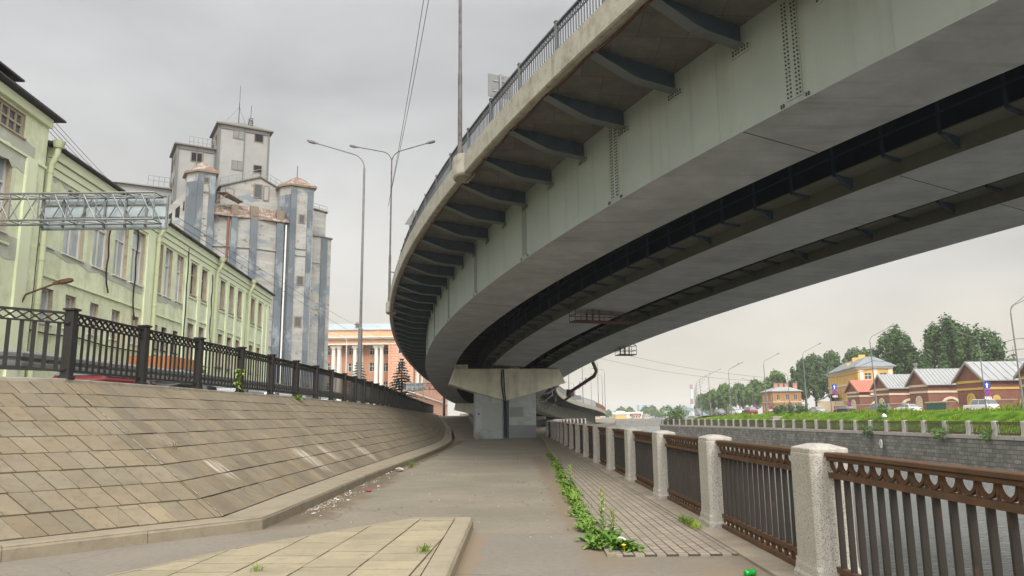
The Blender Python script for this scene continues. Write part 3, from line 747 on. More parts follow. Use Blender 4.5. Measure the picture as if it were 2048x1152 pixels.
M_rib = mat('bracket steel', lin((64, 77, 87)), .6, .1, 2, c2=lin((54, 65, 74)), cover=.4, c2scale=3, bump=.06, spec=.3)
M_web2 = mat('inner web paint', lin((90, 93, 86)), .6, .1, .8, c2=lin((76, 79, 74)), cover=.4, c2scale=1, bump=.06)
M_in = mat('inner steel', lin((26, 42, 60)), .65, .15, 1.2, c2=lin((18, 31, 46)), cover=.4, c2scale=2, bump=.06)  # dark blue steel paint, with shade of the girder recesses put into it
M_soff = mat('deck soffit concrete', lin((108, 106, 101)), .9, .14, .9, c2=lin((84, 82, 78)), cover=.42, c2scale=1.6, edge=.2, bump=.3, bscale=14, brick=(1.1, .9, .008, lin((70, 66, 60))))
M_fasc = mat('parapet concrete', lin((160, 156, 143)), .9, .1, 1.2, c2=lin((138, 130, 114)), cover=.42, c2scale=2.5, edge=.12, c3=lin((108, 101, 88)), cover3=.33, c3scale=4.5, bump=.4, bscale=26, streak=(lin((112, 105, 92)), (3.5, 3.5, .3), .6))
M_cab = mat('rusty conduit', lin((82, 50, 42)), .7, .2, 4, bump=.1)
M_rail = mat('grey railing paint', lin((98, 101, 101)), .5, .08, 3, bump=.05, spec=.4)
o0 = bp(0, 4, 0)
br = thing('overpass', 'long curved road bridge on three box girders sweeping overhead along the river', 'bridge', (bf(51)[0], bf(51)[1], 0))
TS = trange(T0+1, T1-10, 2.0)
M_walk = mat('walkway plate', lin((112, 113, 104)), .7, .12, 1, bump=.1)
G = [(0.0, 2.135), (4.957, 7.197), (8.968, 11.153)]
def seams(ws, a):
    for k in range(-14, 90):
        ts = 6.85+6.42*k/3
        if k % 3 == 0: continue
        P = [bp(ts-.008, a, .02), bp(ts+.008, a, .02), bp(ts+.008, a, 2.3), bp(ts-.008, a, 2.3)]; nn = V((-cos(bf(ts)[3]), sin(bf(ts)[3]), 0))*.006
        ws.hexa([P[0], P[1], P[1]+nn, P[0]+nn, P[3], P[2], P[2]+nn, P[3]+nn])
for gi, (a, b_) in enumerate(G):
    mb = MB()
    sweep(mb, [(a-.06, -.03), (b_+.06, -.03), (b_+.06, 0), (b_, 0.002), (b_, 2.36), (a, 2.36), (a, .4), (a, .002), (a-.06, 0)], TS, mis=[1, 0, 0, 0 if gi == 2 else 2, 0, 0 if gi == 0 else 2, 0, 0, 0])  # inner webs switch to near-black above the walkway, as painted shade
    if gi == 0:
        seams(mb, a)
    for k in range(-6, 20, 3):
        ts = 6.85+6.42*k+1.4
        mb.hexa([bp(ts+u, o_, z) for z in (-.034, -.0305) for u, o_ in ((-.012, a-.03), (.012, a-.03), (.012, b_+.03), (-.012, b_+.03))], 2)
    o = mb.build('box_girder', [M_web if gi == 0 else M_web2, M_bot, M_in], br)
    if gi == 0:
        # bolted splice plates on the outer web
        for ts in [6.85+6.42*k for k in range(-2, 14)]:
            sp = MB()
            def pq(dt, z, d_): return bp(ts+dt, a-d_, z)
            sp.hexa([pq(-.2, .12, 0), pq(.2, .12, 0), pq(.2, .12, .014), pq(-.2, .12, .014), pq(-.2, 2.22, 0), pq(.2, 2.22, 0), pq(.2, 2.22, .014), pq(-.2, 2.22, .014)])
            bo_ = sp
            def bolt(dt, z):
                r_ = .019
                ring = [(dt+r_*cos(k*pi/3), z+r_*sin(k*pi/3)) for k in range(6)]
                bo_.loft([[pq(p_[0], p_[1], .014) for p_ in ring], [pq(p_[0], p_[1], .034) for p_ in ring]], 1)
            for c_ in (-.155, -.075, .075, .155):
                for r_ in range(24): bolt(c_, .18+r_*.087)
            for c_ in (-.34, -.28, .28, .34):
                bolt(c_, .09); bolt(c_, .045)
            sp.build('splice_plate', [M_web, mat('bolt heads', lin((62, 64, 58)), .6, .1, 3, bump=0)], o)
    else:
        # inspection walkway hung on the left side: plate, brackets, handrail
        wk = MB(); sweep(wk, [(a-.58, .36), (a-.004, .36), (a-.004, .4), (a-.58, .4)], trange(-40, 240, 2)); wko = wk.build('walkway', M_walk, br)
        for k in range(-3, 33):
            for ts, zr, kind in ((k*3.0+.7, .08, 'walkway_bracket'), (k*3.0+2.2, .3, 'walkway_beam')):
                P = lambda dt, o_, z: bp(ts+dt, o_, z); bk_ = MB(); ot = a-.54 if zr < .2 else a-.58; zt = .315 if zr < .2 else .3
                bk_.hexa([P(-.05, ot, zt), P(.05, ot, zt), P(.05, a-.006, zr), P(-.05, a-.006, zr), P(-.05, ot, .358), P(.05, ot, .358), P(.05, a-.006, .358), P(-.05, a-.006, .358)])
                bk_.build(kind, M_rib, wko)
        ra = MB()
        for k in range(-4, 66):
            ts = k*1.5+.7; P = lambda dt, o_, z: bp(ts+dt, o_, z)
            ra.hexa([P(-.03, a-.65, .3), P(.03, a-.65, .3), P(.03, a-.585, .3), P(-.03, a-.585, .3), P(-.03, a-.65, 1.5), P(.03, a-.65, 1.5), P(.03, a-.585, 1.5), P(-.03, a-.585, 1.5)])
        for z in (.8, 1.15, 1.47): sweep(ra, [(a-.63, z), (a-.6, z), (a-.6, z+.035), (a-.63, z+.035)], trange(-40, 240, 3))
        ra.build('walkway_railing', mat('walkway rail paint', lin((46, 62, 80)), .6, .1, 2, bump=0), wko)
# cross frames between girders
for k in range(-5, 44):
    ts = k*2.2+.3
    for (a, b_) in ((G[0][1], G[1][0]), (G[1][1], G[2][0])):
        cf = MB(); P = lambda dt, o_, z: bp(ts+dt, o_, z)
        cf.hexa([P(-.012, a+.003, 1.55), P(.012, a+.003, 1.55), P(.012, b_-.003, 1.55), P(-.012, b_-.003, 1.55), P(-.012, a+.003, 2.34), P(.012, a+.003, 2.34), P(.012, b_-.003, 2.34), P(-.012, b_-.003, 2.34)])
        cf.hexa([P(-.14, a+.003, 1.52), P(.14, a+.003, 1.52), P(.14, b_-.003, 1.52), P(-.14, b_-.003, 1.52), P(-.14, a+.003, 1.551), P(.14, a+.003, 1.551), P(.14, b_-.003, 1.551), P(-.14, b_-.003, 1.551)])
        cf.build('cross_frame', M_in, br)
# deck slab and parapets
W3 = G[2][1]
mb = MB(); sweep(mb, [(-2.3, 2.42), (0.1, 2.364), (W3-.1, 2.364), (W3+2.3, 2.42), (W3+2.3, 2.62), (-2.3, 2.62)], TS, mis=[0, 1, 0, 0, 0, 0])
deck = mb.build('deck_slab', [M_soff, M_in], br)
mb = MB(); sweep(mb, [(-2.56, 2.27), (-2.42, 2.27), (-2.42, 2.33), (-2.3, 2.33), (-2.299, 2.86), (-2.05, 2.86), (-2.05, 2.93), (-2.60, 2.93), (-2.60, 2.3)], trange(T0+1, T1-10, 1.5))
mb.build('parapet', M_fasc, br)
mb = MB(); sweep(mb, [(W3+2.56, 2.27), (W3+2.60, 2.3), (W3+2.60, 2.93), (W3+2.05, 2.93), (W3+2.05, 2.86), (W3+2.299, 2.86), (W3+2.3, 2.33), (W3+2.42, 2.33), (W3+2.42, 2.27)], trange(T0+1, T1-10, 2))
mb.build('parapet', M_fasc, br)
# cantilever brackets, one mesh each
def rib(ts, side):
    e = 0.0 if side < 0 else W3; s = side
    mb = MB(); n_ = 9; tk = .013
    lo = []
    for k in range(n_+1):
        f = k/n_; off = e+s*2.36*(1-f)            # f = 0 at the tip, 1 at the web
        dep = .13+.36*min(1, f/.5) if f < .5 else .49
        lo.append((off, 2.40-dep))
    hi = [(o_, 2.366+.022*abs(o_-e)) for o_, _ in lo]
    lo[-1] = (e+s*.004, lo[-1][1]); hi[-1] = (e+s*.004, hi[-1][1])
    A = [bp(ts-tk, o_, z) for o_, z in lo+hi[::-1]]; B = [bp(ts+tk, o_, z) for o_, z in lo+hi[::-1]]
    n2 = len(A); i = len(mb.v); mb.v += [tuple(p) for p in A+B]
    for k in range(n_):
        a, b_, c_, d = k, k+1, n2-2-k, n2-1-k
        mb.f += [(i+a, i+b_, i+c_, i+d), (i+n2+d, i+n2+c_, i+n2+b_, i+n2+a)]; mb.mi += [0, 0]; mb.c += [1., 1.]
    fw2 = .13
    for k in range(n_):
        (oa, za), (ob, zb) = lo[k], lo[k+1]
        mb.hexa([bp(ts-fw2, oa, za-.02), bp(ts+fw2, oa, za-.02), bp(ts+fw2, ob, zb-.02), bp(ts-fw2, ob, zb-.02), bp(ts-fw2, oa, za), bp(ts+fw2, oa, za), bp(ts+fw2, ob, zb), bp(ts-fw2, ob, zb)], 1)
    # gusset at the root, bolted to the web
    z0 = lo[-1][1]
    mb.hexa([bp(ts-.28, e+s*.004, z0-.2), bp(ts+.28, e+s*.004, z0-.2), bp(ts+.28, e+s*.018, z0-.2), bp(ts-.28, e+s*.018, z0-.2), bp(ts-.28, e+s*.004, z0+.0), bp(ts+.28, e+s*.004, z0+.0), bp(ts+.28, e+s*.018, z0+.0), bp(ts-.28, e+s*.018, z0+.0)], 2)
    for a in (-.22, -.13, -.05, .05, .13, .22):
        for z in (-.06, -.13):
            mb.hexa([bp(ts+a-.018, e+s*.018, z0+z-.018), bp(ts+a+.018, e+s*.018, z0+z-.018), bp(ts+a+.018, e+s*.04, z0+z-.018), bp(ts+a-.018, e+s*.04, z0+z-.018), bp(ts+a-.018, e+s*.018, z0+z+.018), bp(ts+a+.018, e+s*.018, z0+z+.018), bp(ts+a+.018, e+s*.04, z0+z+.018), bp(ts+a-.018, e+s*.04, z0+z+.018)], 3)
    mb.build('bracket', [M_rib, M_zrib, M_web, mat('bolt heads', lin((70, 72, 68)), .6, .1, 3, bump=0)], br)
M_zrib = mat('bracket flange', lin((96, 102, 102)), .6, .08, 2, bump=.05)
for k in range(-2, 62): rib(8.19+2.27*k, -1)
for k in range(17, 62): rib(8.19+2.27*k, 1)
# sagging conduit under the left edge
cd = []
for k in range(-10, 260):
    ts = k*.45; cd.append(bp(ts, -2.33+.02*sin(k*1.3), 2.31-.07*abs(sin(k*.45/2.27*pi+.6))-.02*sin(k*.37)))
mb = MB(); mb.tube(cd, .028, 6); mb.build('conduit', M_cab, br, smooth=True)
# railing on the left edge: posts, bars with ring band, handrail
rl_ = MB(); sweep(rl_, [(-2.29, 4.0), (-2.21, 4.0), (-2.21, 4.045), (-2.29, 4.045)], trange(-30, 190, 1.5)); sweep(rl_, [(-2.265, 3.8), (-2.235, 3.8), (-2.235, 3.825), (-2.265, 3.825)], trange(-30, 190, 1.5)); sweep(rl_, [(-2.27, 3.02), (-2.23, 3.02), (-2.23, 3.05), (-2.27, 3.05)], trange(-30, 190, 1.5))
M_railv = mat('dark railing paint', lin((78, 80, 84)), .5, .08, 3, bump=.05, spec=.4)
rlo = rl_.build('railing', M_railv, br)
bb = MB(); ts = -12.
while ts < 120:
    w = .011
    bb.hexa([bp(ts+u, -2.25+v_, z) for z in (3.05, 3.8) for u, v_ in ((-w, -w), (w, -w), (w, w), (-w, w))])
    if ts < 45:   # ring between the two upper rails
        ring = [(ts+.065+.045*cos(a), 3.912+.075*sin(a)) for a in [k*pi/4 for k in range(8)]]
        for j in range(8):
            p, q = ring[j], ring[(j+1) % 8]; bb.bar(bp(p[0], -2.25, p[1]), bp(q[0], -2.25, q[1]), .02, .014)
    ts += .13
bb.build('bars', M_railv, rlo)
for k in range(-5, 66):
    ts = 2.27*k+.9; w = .045; pb = MB()
    pb.hexa([bp(ts+u, -2.25+v_, z) for z in (2.925, 4.1) for u, v_ in ((-w, -w), (w, -w), (w, w), (-w, w))])
    pb.hexa([bp(ts+u, -2.25+v_, z) for z in (4.1, 4.13) for u, v_ in ((-w-.015, -w-.015), (w+.015, -w-.015), (w+.015, w+.015), (-w-.015, w+.015))])
    pb.build('railing_post', M_rail, rlo)
# railing on the right edge where the far curve shows it, red-brown panels farther on
rr_ = MB(); sweep(rr_, [(W3+2.3, 4.0), (W3+2.35, 4.0), (W3+2.35, 4.05), (W3+2.3, 4.05)], trange(60, 150, 3))
ts = 60.
while ts < 150:
    rr_.hexa([bp(ts+u, W3+2.32+v_, z) for z in (2.92, 4.0) for u, v_ in ((-.015, -.015), (.015, -.015), (.015, .015), (-.015, .015))]); ts += .3
rr_.build('railing', M_rail, br)
rb = MB(); sweep(rb, [(W3+2.3, 2.9), (W3+2.36, 2.9), (W3+2.36, 3.9), (W3+2.3, 3.9)], trange(150, 285, 2.5)); sweep(rb, [(-2.5, 2.9), (-2.3, 2.9), (-2.3, 4.0), (-2.5, 4.0)], trange(192, 285, 2.5))
rb.build('barrier', mat('red brown barrier', lin((142, 84, 70)), .7, .12, 2, c2=lin((120, 66, 54)), cover=.4, c2scale=1, bump=.1), br)
# outfall pipe on the river side near the pier
mb = MB(); dn = V((0, 0, -1))
pts_ = [bp(47, W3+.3, 1.2), bp(47, W3+.9, -.35), bp(48.2, W3+1.0, -.6), bp(54.5, W3+.35, -1.3)]
mb.tube(pts_, .13, 10); mb.tube([pts_[-1]+V((0, 0, .2)), pts_[-1]+V((0, 0, -.35))], [.3, .34], 10)
mb.tube([pts_[-1]+V((.05, 0, -.3)), pts_[-1]+V((-.5, .4, -.7)), pts_[-1]+V((-1.2, .6, -.9))], .1, 8)
for f in (.35, .6): 
    q = lerp(pts_[2], pts_[3], f); mb.bar(q-V((0, 0, .22)), q+V((.06, 0, .35)), .05, .05)
mb.build('drain_pipe', mat('dark drain pipe', lin((92, 84, 78)), .6, .15, 3, bump=.1), br, smooth=False)
for ts in (78, 92, 108):
    mb = MB(); mb.tube([bp(ts, W3+2.0, 2.25), bp(ts, W3+2.0, 1.2), bp(ts, W3+.9, .4), bp(ts, W3+.3, .3)], .09, 8)
    mb.build('drain_pipe', M_zinc, br)

# ------------------------------------------------------------------ hammerhead pier
th = bf(51.2)[3]; ux = V((cos(th), -sin(th), 0)); vy = V((sin(th), cos(th), 0))
pc = V((-.66, 56.5, 0))
def pp_(u, v_, z): return pc+ux*u+vy*v_+V((0, 0, z))
M_pier = mat('pier paint', lin((168, 175, 178)), .85, .06, .8, c2=lin((154, 160, 162)), cover=.4, c2scale=1.5, edge=.2, bump=.25, bscale=20, streak=(lin((122, 124, 120)), (2.4, 2.4, .2), .6), c3=lin((124, 124, 118)), cover3=.3, c3scale=2.5)
M_cap = mat('pier cap concrete', lin((214, 212, 198)), .9, .1, .7, c2=lin((186, 183, 168)), cover=.42, c2scale=1.2, edge=.2, bump=.35, bscale=18, streak=(lin((104, 102, 92)), (1.3, 1.3, .14), .5))
pier = thing('bridge_pier', 'grey painted concrete pier with a wide hammerhead cap under the bridge', 'pier', tuple(pc))
mb = MB()
def colm(u0, u1): mb.hexa([pp_(u0, -1.0, -.1), pp_(u1, -1.0, -.1), pp_(u1, 1.0, -.1), pp_(u0, 1.0, -.1), pp_(u0, -1.0, 3.9), pp_(u1, -1.0, 3.9), pp_(u1, 1.0, 3.9), pp_(u0, 1.0, 3.9)])
colm(-2.22, -.2); colm(.2, 2.22)
mb.hexa([pp_(-.2, -.6, -.1), pp_(.2, -.6, -.1), pp_(.2, .9, -.1), pp_(-.2, .9, -.1), pp_(-.2, -.6, 3.9), pp_(.2, -.6, 3.9), pp_(.2, .9, 3.9), pp_(-.2, .9, 3.9)])
mb.build('column', M_pier, pier, bevel=.03)
mb = MB(); cp_ = [(-3.75, 5.05), (-4.15, 3.95), (-2.22, 3.3), (-.1, 2.72), (.12, 2.72), (2.22, 3.3), (4.45, 3.98), (3.95, 5.05)]
mb.prism([pp_(u, -1.18, z) for u, z in cp_], vy*2.36); mb.build('cap', M_cap, pier, bevel=.04)
for u, w in ((-3.2, .9), (-1.9, .5), (0.7, .7), (2.8, .7)):
    off = u+4.65; zt = bp(51.2, off+.9, -.04).z
    mb = MB(); mb.hexa([pp_(u-w/2, -.7, 5.05), pp_(u+w/2, -.7, 5.05), pp_(u+w/2, .7, 5.05), pp_(u-w/2, .7, 5.05), pp_(u-w/2, -.7, zt), pp_(u+w/2, -.7, zt), pp_(u+w/2, .7, zt), pp_(u-w/2, .7, zt)])
    mb.build('bearing', M_cap if w > .6 else M_in, pier)
# repainted rectangles
M_pa = mat('dark grey paint', lin((134, 138, 142)), .85, .06, 1.5, bump=.15, bscale=20); M_pb = mat('mid grey paint', lin((158, 162, 163)), .85, .06, 1.5, bump=.15, bscale=20)
for (u0, u1, z0, z1, m_) in ((-1.75, -.25, .6, 2.55, M_pb), (.24, 1.25, 1.55, 2.25, M_pa), (.24, 2.2, .0, .95, M_pa), (1.27, 1.95, 1.25, 1.58, M_pb)):
    mb = MB(); mb.hexa([pp_(u0, -1.006, z0), pp_(u1, -1.006, z0), pp_(u1, -1.001, z0), pp_(u0, -1.001, z0), pp_(u0, -1.006, z1), pp_(u1, -1.006, z1), pp_(u1, -1.001, z1), pp_(u0, -1.001, z1)]); mb.build('paint_patch', m_, pier)
mb = MB(); mb.tube([pp_(-.3, -1.24, 5.0), pp_(-.32, -1.23, 3.9), pp_(-.18, -1.22, 2.9), pp_(-.1, -1.05, 2.5), pp_(-.1, -1.05, .1)], .05, 8); mb.tube([pp_(-.18, -1.24, 5.0), pp_(-.12, -1.23, 3.6), pp_(-.05, -1.22, 2.9), pp_(.0, -1.0, 2.4), pp_(.02, -1.0, .1)], .045, 8)
mb.build('cables', M_in, pier)
mb = MB(); mb.hexa([pp_(-2.05, -1.03, 1.72), pp_(-1.93, -1.03, 1.72), pp_(-1.93, -1.004, 1.72), pp_(-2.05, -1.004, 1.72), pp_(-2.05, -1.03, 1.84), pp_(-1.93, -1.03, 1.84), pp_(-1.93, -1.004, 1.84), pp_(-2.05, -1.004, 1.84)]); mb.build('plaque', mat('blue plate', lin((38, 74, 140)), .4, .1, 3, bump=0), pier)
# farther piers and the abutment
for i, ts in enumerate((88, 124)):
    x, y, z, th2 = bf(ts); u2 = V((cos(th2), -sin(th2), 0)); v2 = V((sin(th2), cos(th2), 0)); c0 = bp(ts, 5.3, 0); c0.z = 0; zt = bp(ts, 11, -.05).z
    q = lambda u, v_, z_: c0+u2*u+v2*v_+V((0, 0, z_))
    t2 = thing('bridge_pier', ('second hammerhead pier seen behind the front one', 'lowest pier, farthest back where the bridge comes down')[i], 'pier', tuple(c0))
    mb = MB(); mb.hexa([q(-2, -1, -.1), q(2, -1, -.1), q(2, 1, -.1), q(-2, 1, -.1), q(-2, -1, zt*.7), q(2, -1, zt*.7), q(2, 1, zt*.7), q(-2, 1, zt*.7)]); mb.build('column', M_pier, t2)
    mb = MB(); mb.prism([q(u, -1.15, z_) for u, z_ in ((-4, zt), (-4.2, zt*.75), (-2, zt*.6), (2, zt*.6), (4.2, zt*.75), (4, zt))], v2*2.3); mb.build('cap', M_cap, t2)
mb = MB()
for k in range(0, 54):
    ts = 150+k*2.5
    a, b_, c_, d = bp(ts, W3+.2, 0), bp(ts+2.5, W3+.2, 0), bp(ts+2.5, -.2, 0), bp(ts, -.2, 0)
    bt = [V((p.x, p.y, -4.2)) for p in (a, b_, c_, d)]; tp = [V((p.x, p.y, p.z+.2)) for p in (a, b_, c_, d)]
    mb.hexa(bt+tp, 0, 1.0, skip=())
tag(mb.build('river_pier_wall', mat('pale river wall', lin((150, 152, 152)), .9, .15, .4, c2=lin((120, 122, 122)), cover=.4, c2scale=.5, bump=.2, bscale=3)), 'pale masonry wall in the water carrying the far end of the curved bridge', 'wall')

# ------------------------------------------------------------------ maintenance cradles under the bridge
M_crad = mat('red oxide steel', lin((86, 52, 46)), .7, .15, 3, bump=.1)
def cradle(t_, off, dz, L_, W_, hang, label, hr=.95):
    x, y, z, th2 = bf(t_); c0 = bp(t_, off, dz); u2 = V((cos(th2), -sin(th2), 0)); v2 = V((sin(th2), cos(th2), 0))
    q = lambda u, v_, z_: c0+u2*u+v2*v_+V((0, 0, z_))
    tt = thing('maintenance_cradle', label, 'cradle', tuple(c0))
    mb = MB(); mb.obox(q(0, -W_/2, 0), u2*L_, v2*W_, V((0, 0, .05))); mb.build('platform', M_crad, tt)
    mb = MB()
    for v_ in (-W_/2, W_/2):
        n_ = max(2, round(L_/.6))
        for k in range(n_+1): mb.bar(q(L_*k/n_, v_, 0), q(L_*k/n_, v_, hr), .024, .024)
        mb.bar(q(0, v_, .95), q(L_, v_, hr), .035, .035, upv=(0, 0, 1)); mb.bar(q(0, v_, hr*.5), q(L_, v_, hr*.5), .025, .025)
    for u in (0, L_):
        for z_ in (hr*.5, hr): mb.bar(q(u, -W_/2, z_), q(u, W_/2, z_), .03, .03)
    mb.build('guard_rails', M_crad, tt)
    for u in hang:
        mb = MB()
        for v_ in (-W_/2, W_/2): mb.bar(q(u, v_, 0), q(u, v_, -dz+.15), .05, .05)
        mb.bar(q(u, -W_/2, hr), q(u, W_/2, hr), .04, .04); mb.build('hanger', M_crad, tt)
cradle(27.0, 4.75, -.6, 2.9, .8, (.85, 1.15), 'red brown railed cradle hanging below the middle girder', .62)
cradle(37.2, 10.75, -.5, 1.05, .8, (.35, .6), 'small red cradle hanging against the sky from the river side girder', .55)

# ------------------------------------------------------------------ lamp posts and signs standing on the bridge edge
def bulge(ts):
    mb = MB(); n_ = 10
    r0 = [bp(ts+.42*cos(pi*k/n_), -2.60-.24*sin(pi*k/n_), 2.28) for k in range(n_+1)]; r1 = [bp(ts+.42*cos(pi*k/n_), -2.60-.24*sin(pi*k/n_), 2.95) for k in range(n_+1)]
    r0 += [bp(ts-.42, -2.2, 2.3), bp(ts+.42, -2.2, 2.3)]; r1 += [bp(ts-.42, -2.2, 2.95), bp(ts+.42, -2.2, 2.95)]
    lo = [lerp(p, bp(ts, -2.5, 2.28), .12)-V((0, 0, .07)) for p in r0]
    mb.loft([lo, r0, r1]); mb.build('lamp_base', M_fasc, br, bevel=.02)
M_lampw = mat('old lamp paint', lin((98, 94, 94)), .55, .15, 5, c2=lin((72, 62, 60)), cover=.45, c2scale=3, bump=.1)
def lamp_head(parent, p, d, L_=.62, m_=None):
    d = V(d).normalized(); s_ = V((d.y, -d.x, 0)).normalized(); upv = s_.cross(d)
    mb = MB(); rings = []
    for f, w, h0, h1 in ((0, .05, -.04, .04), (.25, .075, -.05, .05), (.4, .13, -.06, .06), (.85, .14, -.06, .05), (1, .08, -.035, .03)):
        c0 = V(p)+d*L_*f; rings.append([c0+s_*w+upv*h0, c0-s_*w+upv*h0, c0-s_*w*.8+upv*h1, c0+s_*w*.8+upv*h1])
    mb.loft(rings); mb.build('lamp_head', m_ or mat('lamp head', lin((92, 92, 94)), .5, .1, 3, bump=.05), parent)
def arm_lamp(name, label, base, H, arms, r0=.09, r1=.055, group=None, lean=(0, 0), arm_r=.035, bend=1.2, rise=.5, m_=None):
    """arms: list of (dx, dy, reach)"""
    b0 = V(base); tt = thing(name, label, 'street lamp', tuple(b0), group); top = b0+V((lean[0], lean[1], H))
    mb = MB(); mb.tube([b0+V((0, 0, -.1)), lerp(b0, top, .33), lerp(b0, top, .335), top], [r0, r0*.93, r1*1.25, r1], 10); mb.tube([b0+V((0, 0, -.1)), b0+V((0, 0, .35))], r0*1.25, 10)
    mb.build('pole', m_ or M_lampgrey, tt, smooth=False)
    for dx, dy, reach in arms:
        d = V((dx, dy, 0)).normalized(); pts_ = [top+V((0, 0, -.03))]
        for k in range(1, 7):
            f = k/6; pts_.append(top+d*(bend*(1-cos(f*pi/2*.86)))+V((0, 0, bend*sin(f*pi/2*.86))))
        e = (pts_[-1]-pts_[-2]).normalized(); e = (d*1.0+V((0, 0, rise))).normalized()
        pts_.append(pts_[-1]+e*max(.3, reach-bend))
        mb = MB(); mb.tube(pts_, arm_r, 8); mb.build('arm', m_ or M_lampgrey, tt); lamp_head(tt, pts_[-1], e)
    return tt
TB = [18.85, 43.67, 68.5, 93]
bulge(TB[0]); bulge(TB[1])
p0 = bp(TB[0], -2.62, 2.94)
arm_lamp('bridge_lamp', 'tall worn grey lamp post on the nearest bulge of the bridge parapet', tuple(p0), 9.0, [(-1, .3, 2.2), (1, -.3, 2.2)], .08, .05, m_=M_lampw)
p0 = bp(TB[1], -2.62, 2.94)
arm_lamp('bridge_lamp', 'double armed lamp post on the second bulge of the bridge parapet', tuple(p0), 9.6, [(-1, .12, 2.6), (1, -.12, 2.6)], .09, .05, bend=.8, rise=.24, m_=M_lampw)
p0 = bp(78, -2.62, 2.94)
arm_lamp('bridge_lamp', 'far lamp on the bridge whose arm just shows left of the parapet', tuple(p0), 9.2, [(-1, .12, 2.6)], .09, .05, bend=.7, rise=.24)
# row of lamps round the far curve, both edges
FL = [(96, 1), (110, 1), (124, 1), (138, 1), (153, 1), (170, 1), (188, 1), (208, 1), (228, 1), (250, 1)]
orn = ['first', 'second', 'third', 'fourth', 'fifth', 'sixth', 'seventh', 'eighth', 'ninth', 'tenth', 'eleventh', 'twelfth', 'thirteenth', 'fourteenth', 'fifteenth', 'sixteenth', 'seventeenth', 'eighteenth', 'nineteenth', 'twentieth']
for i, (ts, sd_) in enumerate(FL):
    p0 = bp(ts, W3+2.4, 2.9); th2 = bf(ts)[3]
    arm_lamp('bridge_lamp', f'thin lamp post on the far river side curve of the bridge, {orn[i]} from the pier', tuple(p0), 9.0, [(-cos(th2), sin(th2), 2.4)], .08, .05, bend=.6, rise=.12, group='lamps round the far bridge curve')
# signs seen from behind on the bridge
def back_sign(name, label, ts, off, z, w, h, shape='rect'):
    p0 = bp(ts, off, 2.9); th2 = bf(ts)[3]; u2 = V((cos(th2), -sin(th2), 0)); v2 = V((sin(th2), cos(th2), 0))
    tt = thing(name, label, 'sign', tuple(p0)); mb = MB(); mb.tube([p0, p0+V((0, 0, z+h))], .035, 8); mb.build('pole', M_zinc, tt)
    mb = MB(); c0 = p0+V((0, 0, z))+v2*.05
    pl = [(-w/2, 0), (w/2, 0), (w/2, h), (-w/2, h)] if shape == 'rect' else [(-w/2, 0), (w/2, 0), (0, h)]
    mb.prism([c0+u2*a+V((0, 0, b_)) for a, b_ in pl], v2*.02); mb.build('panel', M_lampgrey, tt)
    mb = MB(); 
    for z_ in (.25, .7): mb.obox(c0-u2*w*.3*(1 if shape == 'rect' else .4)+V((0, 0, h*z_))-v2*.02, u2*w*.6*(1 if shape == 'rect' else .4), v2*.018, V((0, 0, .04)))
    mb.build('brackets', M_zinc, tt)
back_sign('road_sign', 'square road sign seen from behind above the bridge railing', 16.6, -2.0, 1.25, .8, .75)
back_sign('warning_sign', 'triangular warning sign seen from behind above the bridge railing', 29.5, -2.2, 1.0, .85, .75, 'tri')
p0 = bp(205, W3-3, 2.7); tt = thing('traffic_board', 'dark rectangular direction board on a tall post beyond the far curve', 'sign', tuple(p0)); mb = MB(); mb.tube([p0, p0+V((0, 0, 6))], .15, 8); mb.build('pole', M_zinc, tt)
mb = MB(); mb.box(p0.x-1.9, p0.x+1.9, p0.y-.2, p0.y-.08, p0.z+3.8, p0.z+5.0); mb.build('panel', M_zinc, tt)
# ================================================================== green two storey works building
M_green = mat('green render', lin((220, 227, 194)), .9, .06, .6, c2=lin((206, 213, 180)), cover=.4, c2scale=.45, edge=.25, c3=lin((166, 171, 144)), cover3=.33, c3scale=1.6, bump=.12, bscale=30, streak=(lin((158, 163, 138)), (1.8, 1.8, .2), .7))
M_green2 = mat('green trim', lin((212, 219, 188)), .85, .05, 1, bump=.08)
M_patch = mat('grey plaster patch', lin((178, 180, 166)), .92, .08, 1.2, c2=lin((190, 190, 180)), cover=.4, c2scale=2, bump=.15)
M_reveal = mat('stained reveal', lin((168, 158, 138)), .9, .12, 2, c2=lin((140, 124, 104)), cover=.4, c2scale=3, bump=.1)
M_groof = mat('dark roof metal', lin((62, 60, 64)), .6, .1, 1, bump=.05)
M_pipe = mat('green drainpipe', lin((178, 184, 150)), .6, .08, 2, c2=lin((150, 146, 108)), cover=.32, c2scale=6, bump=.05)
u_ = V((-.0788, .9969, 0)); nF = V((.9969, .0788, 0)); oF = V((-13.16, 0, 0))
FS = lambda Y: Y/.9969
gb = thing('works_building', 'long pale green two storey works building with green downpipes along the street', 'building', (-16.5, 38, SZ))
upA = [(22.95, 24.0), (24.6, 26.0), (26.7, 27.95), (28.4, 29.55), (29.95, 31.2)]
upB = [(32.45, 33.2), (33.5, 34.35), (34.95, 35.8)]; upS = [(36.85, 37.75), (38.45, 39.35)]
upC = [(40.75, 41.2), (41.7, 42.55), (43.4, 44.3), (45.1, 46.0)]; upD = [(48.2, 49.1), (50.0, 50.9)]
holes = []
kinds = {}
def addh(a, b_, c, d, k): h_ = (FS(a), FS(b_), c, d); holes.append(h_); kinds[h_] = k
for a, b_ in upA: addh(a, b_, 7.12, 9.35, 'tall')
for a, b_ in upB: addh(a, b_, 7.12, 9.35, 'tall')
for a, b_ in upS+upC+upD: addh(a, b_, 7.75, 9.35, 'old')
for a, b_ in ((23.5, 24.3), (25.1, 25.8), (26.85, 27.5), (28.6, 29.3), (30.4, 31.1)): addh(a, b_, 4.65, 5.78, 'low')
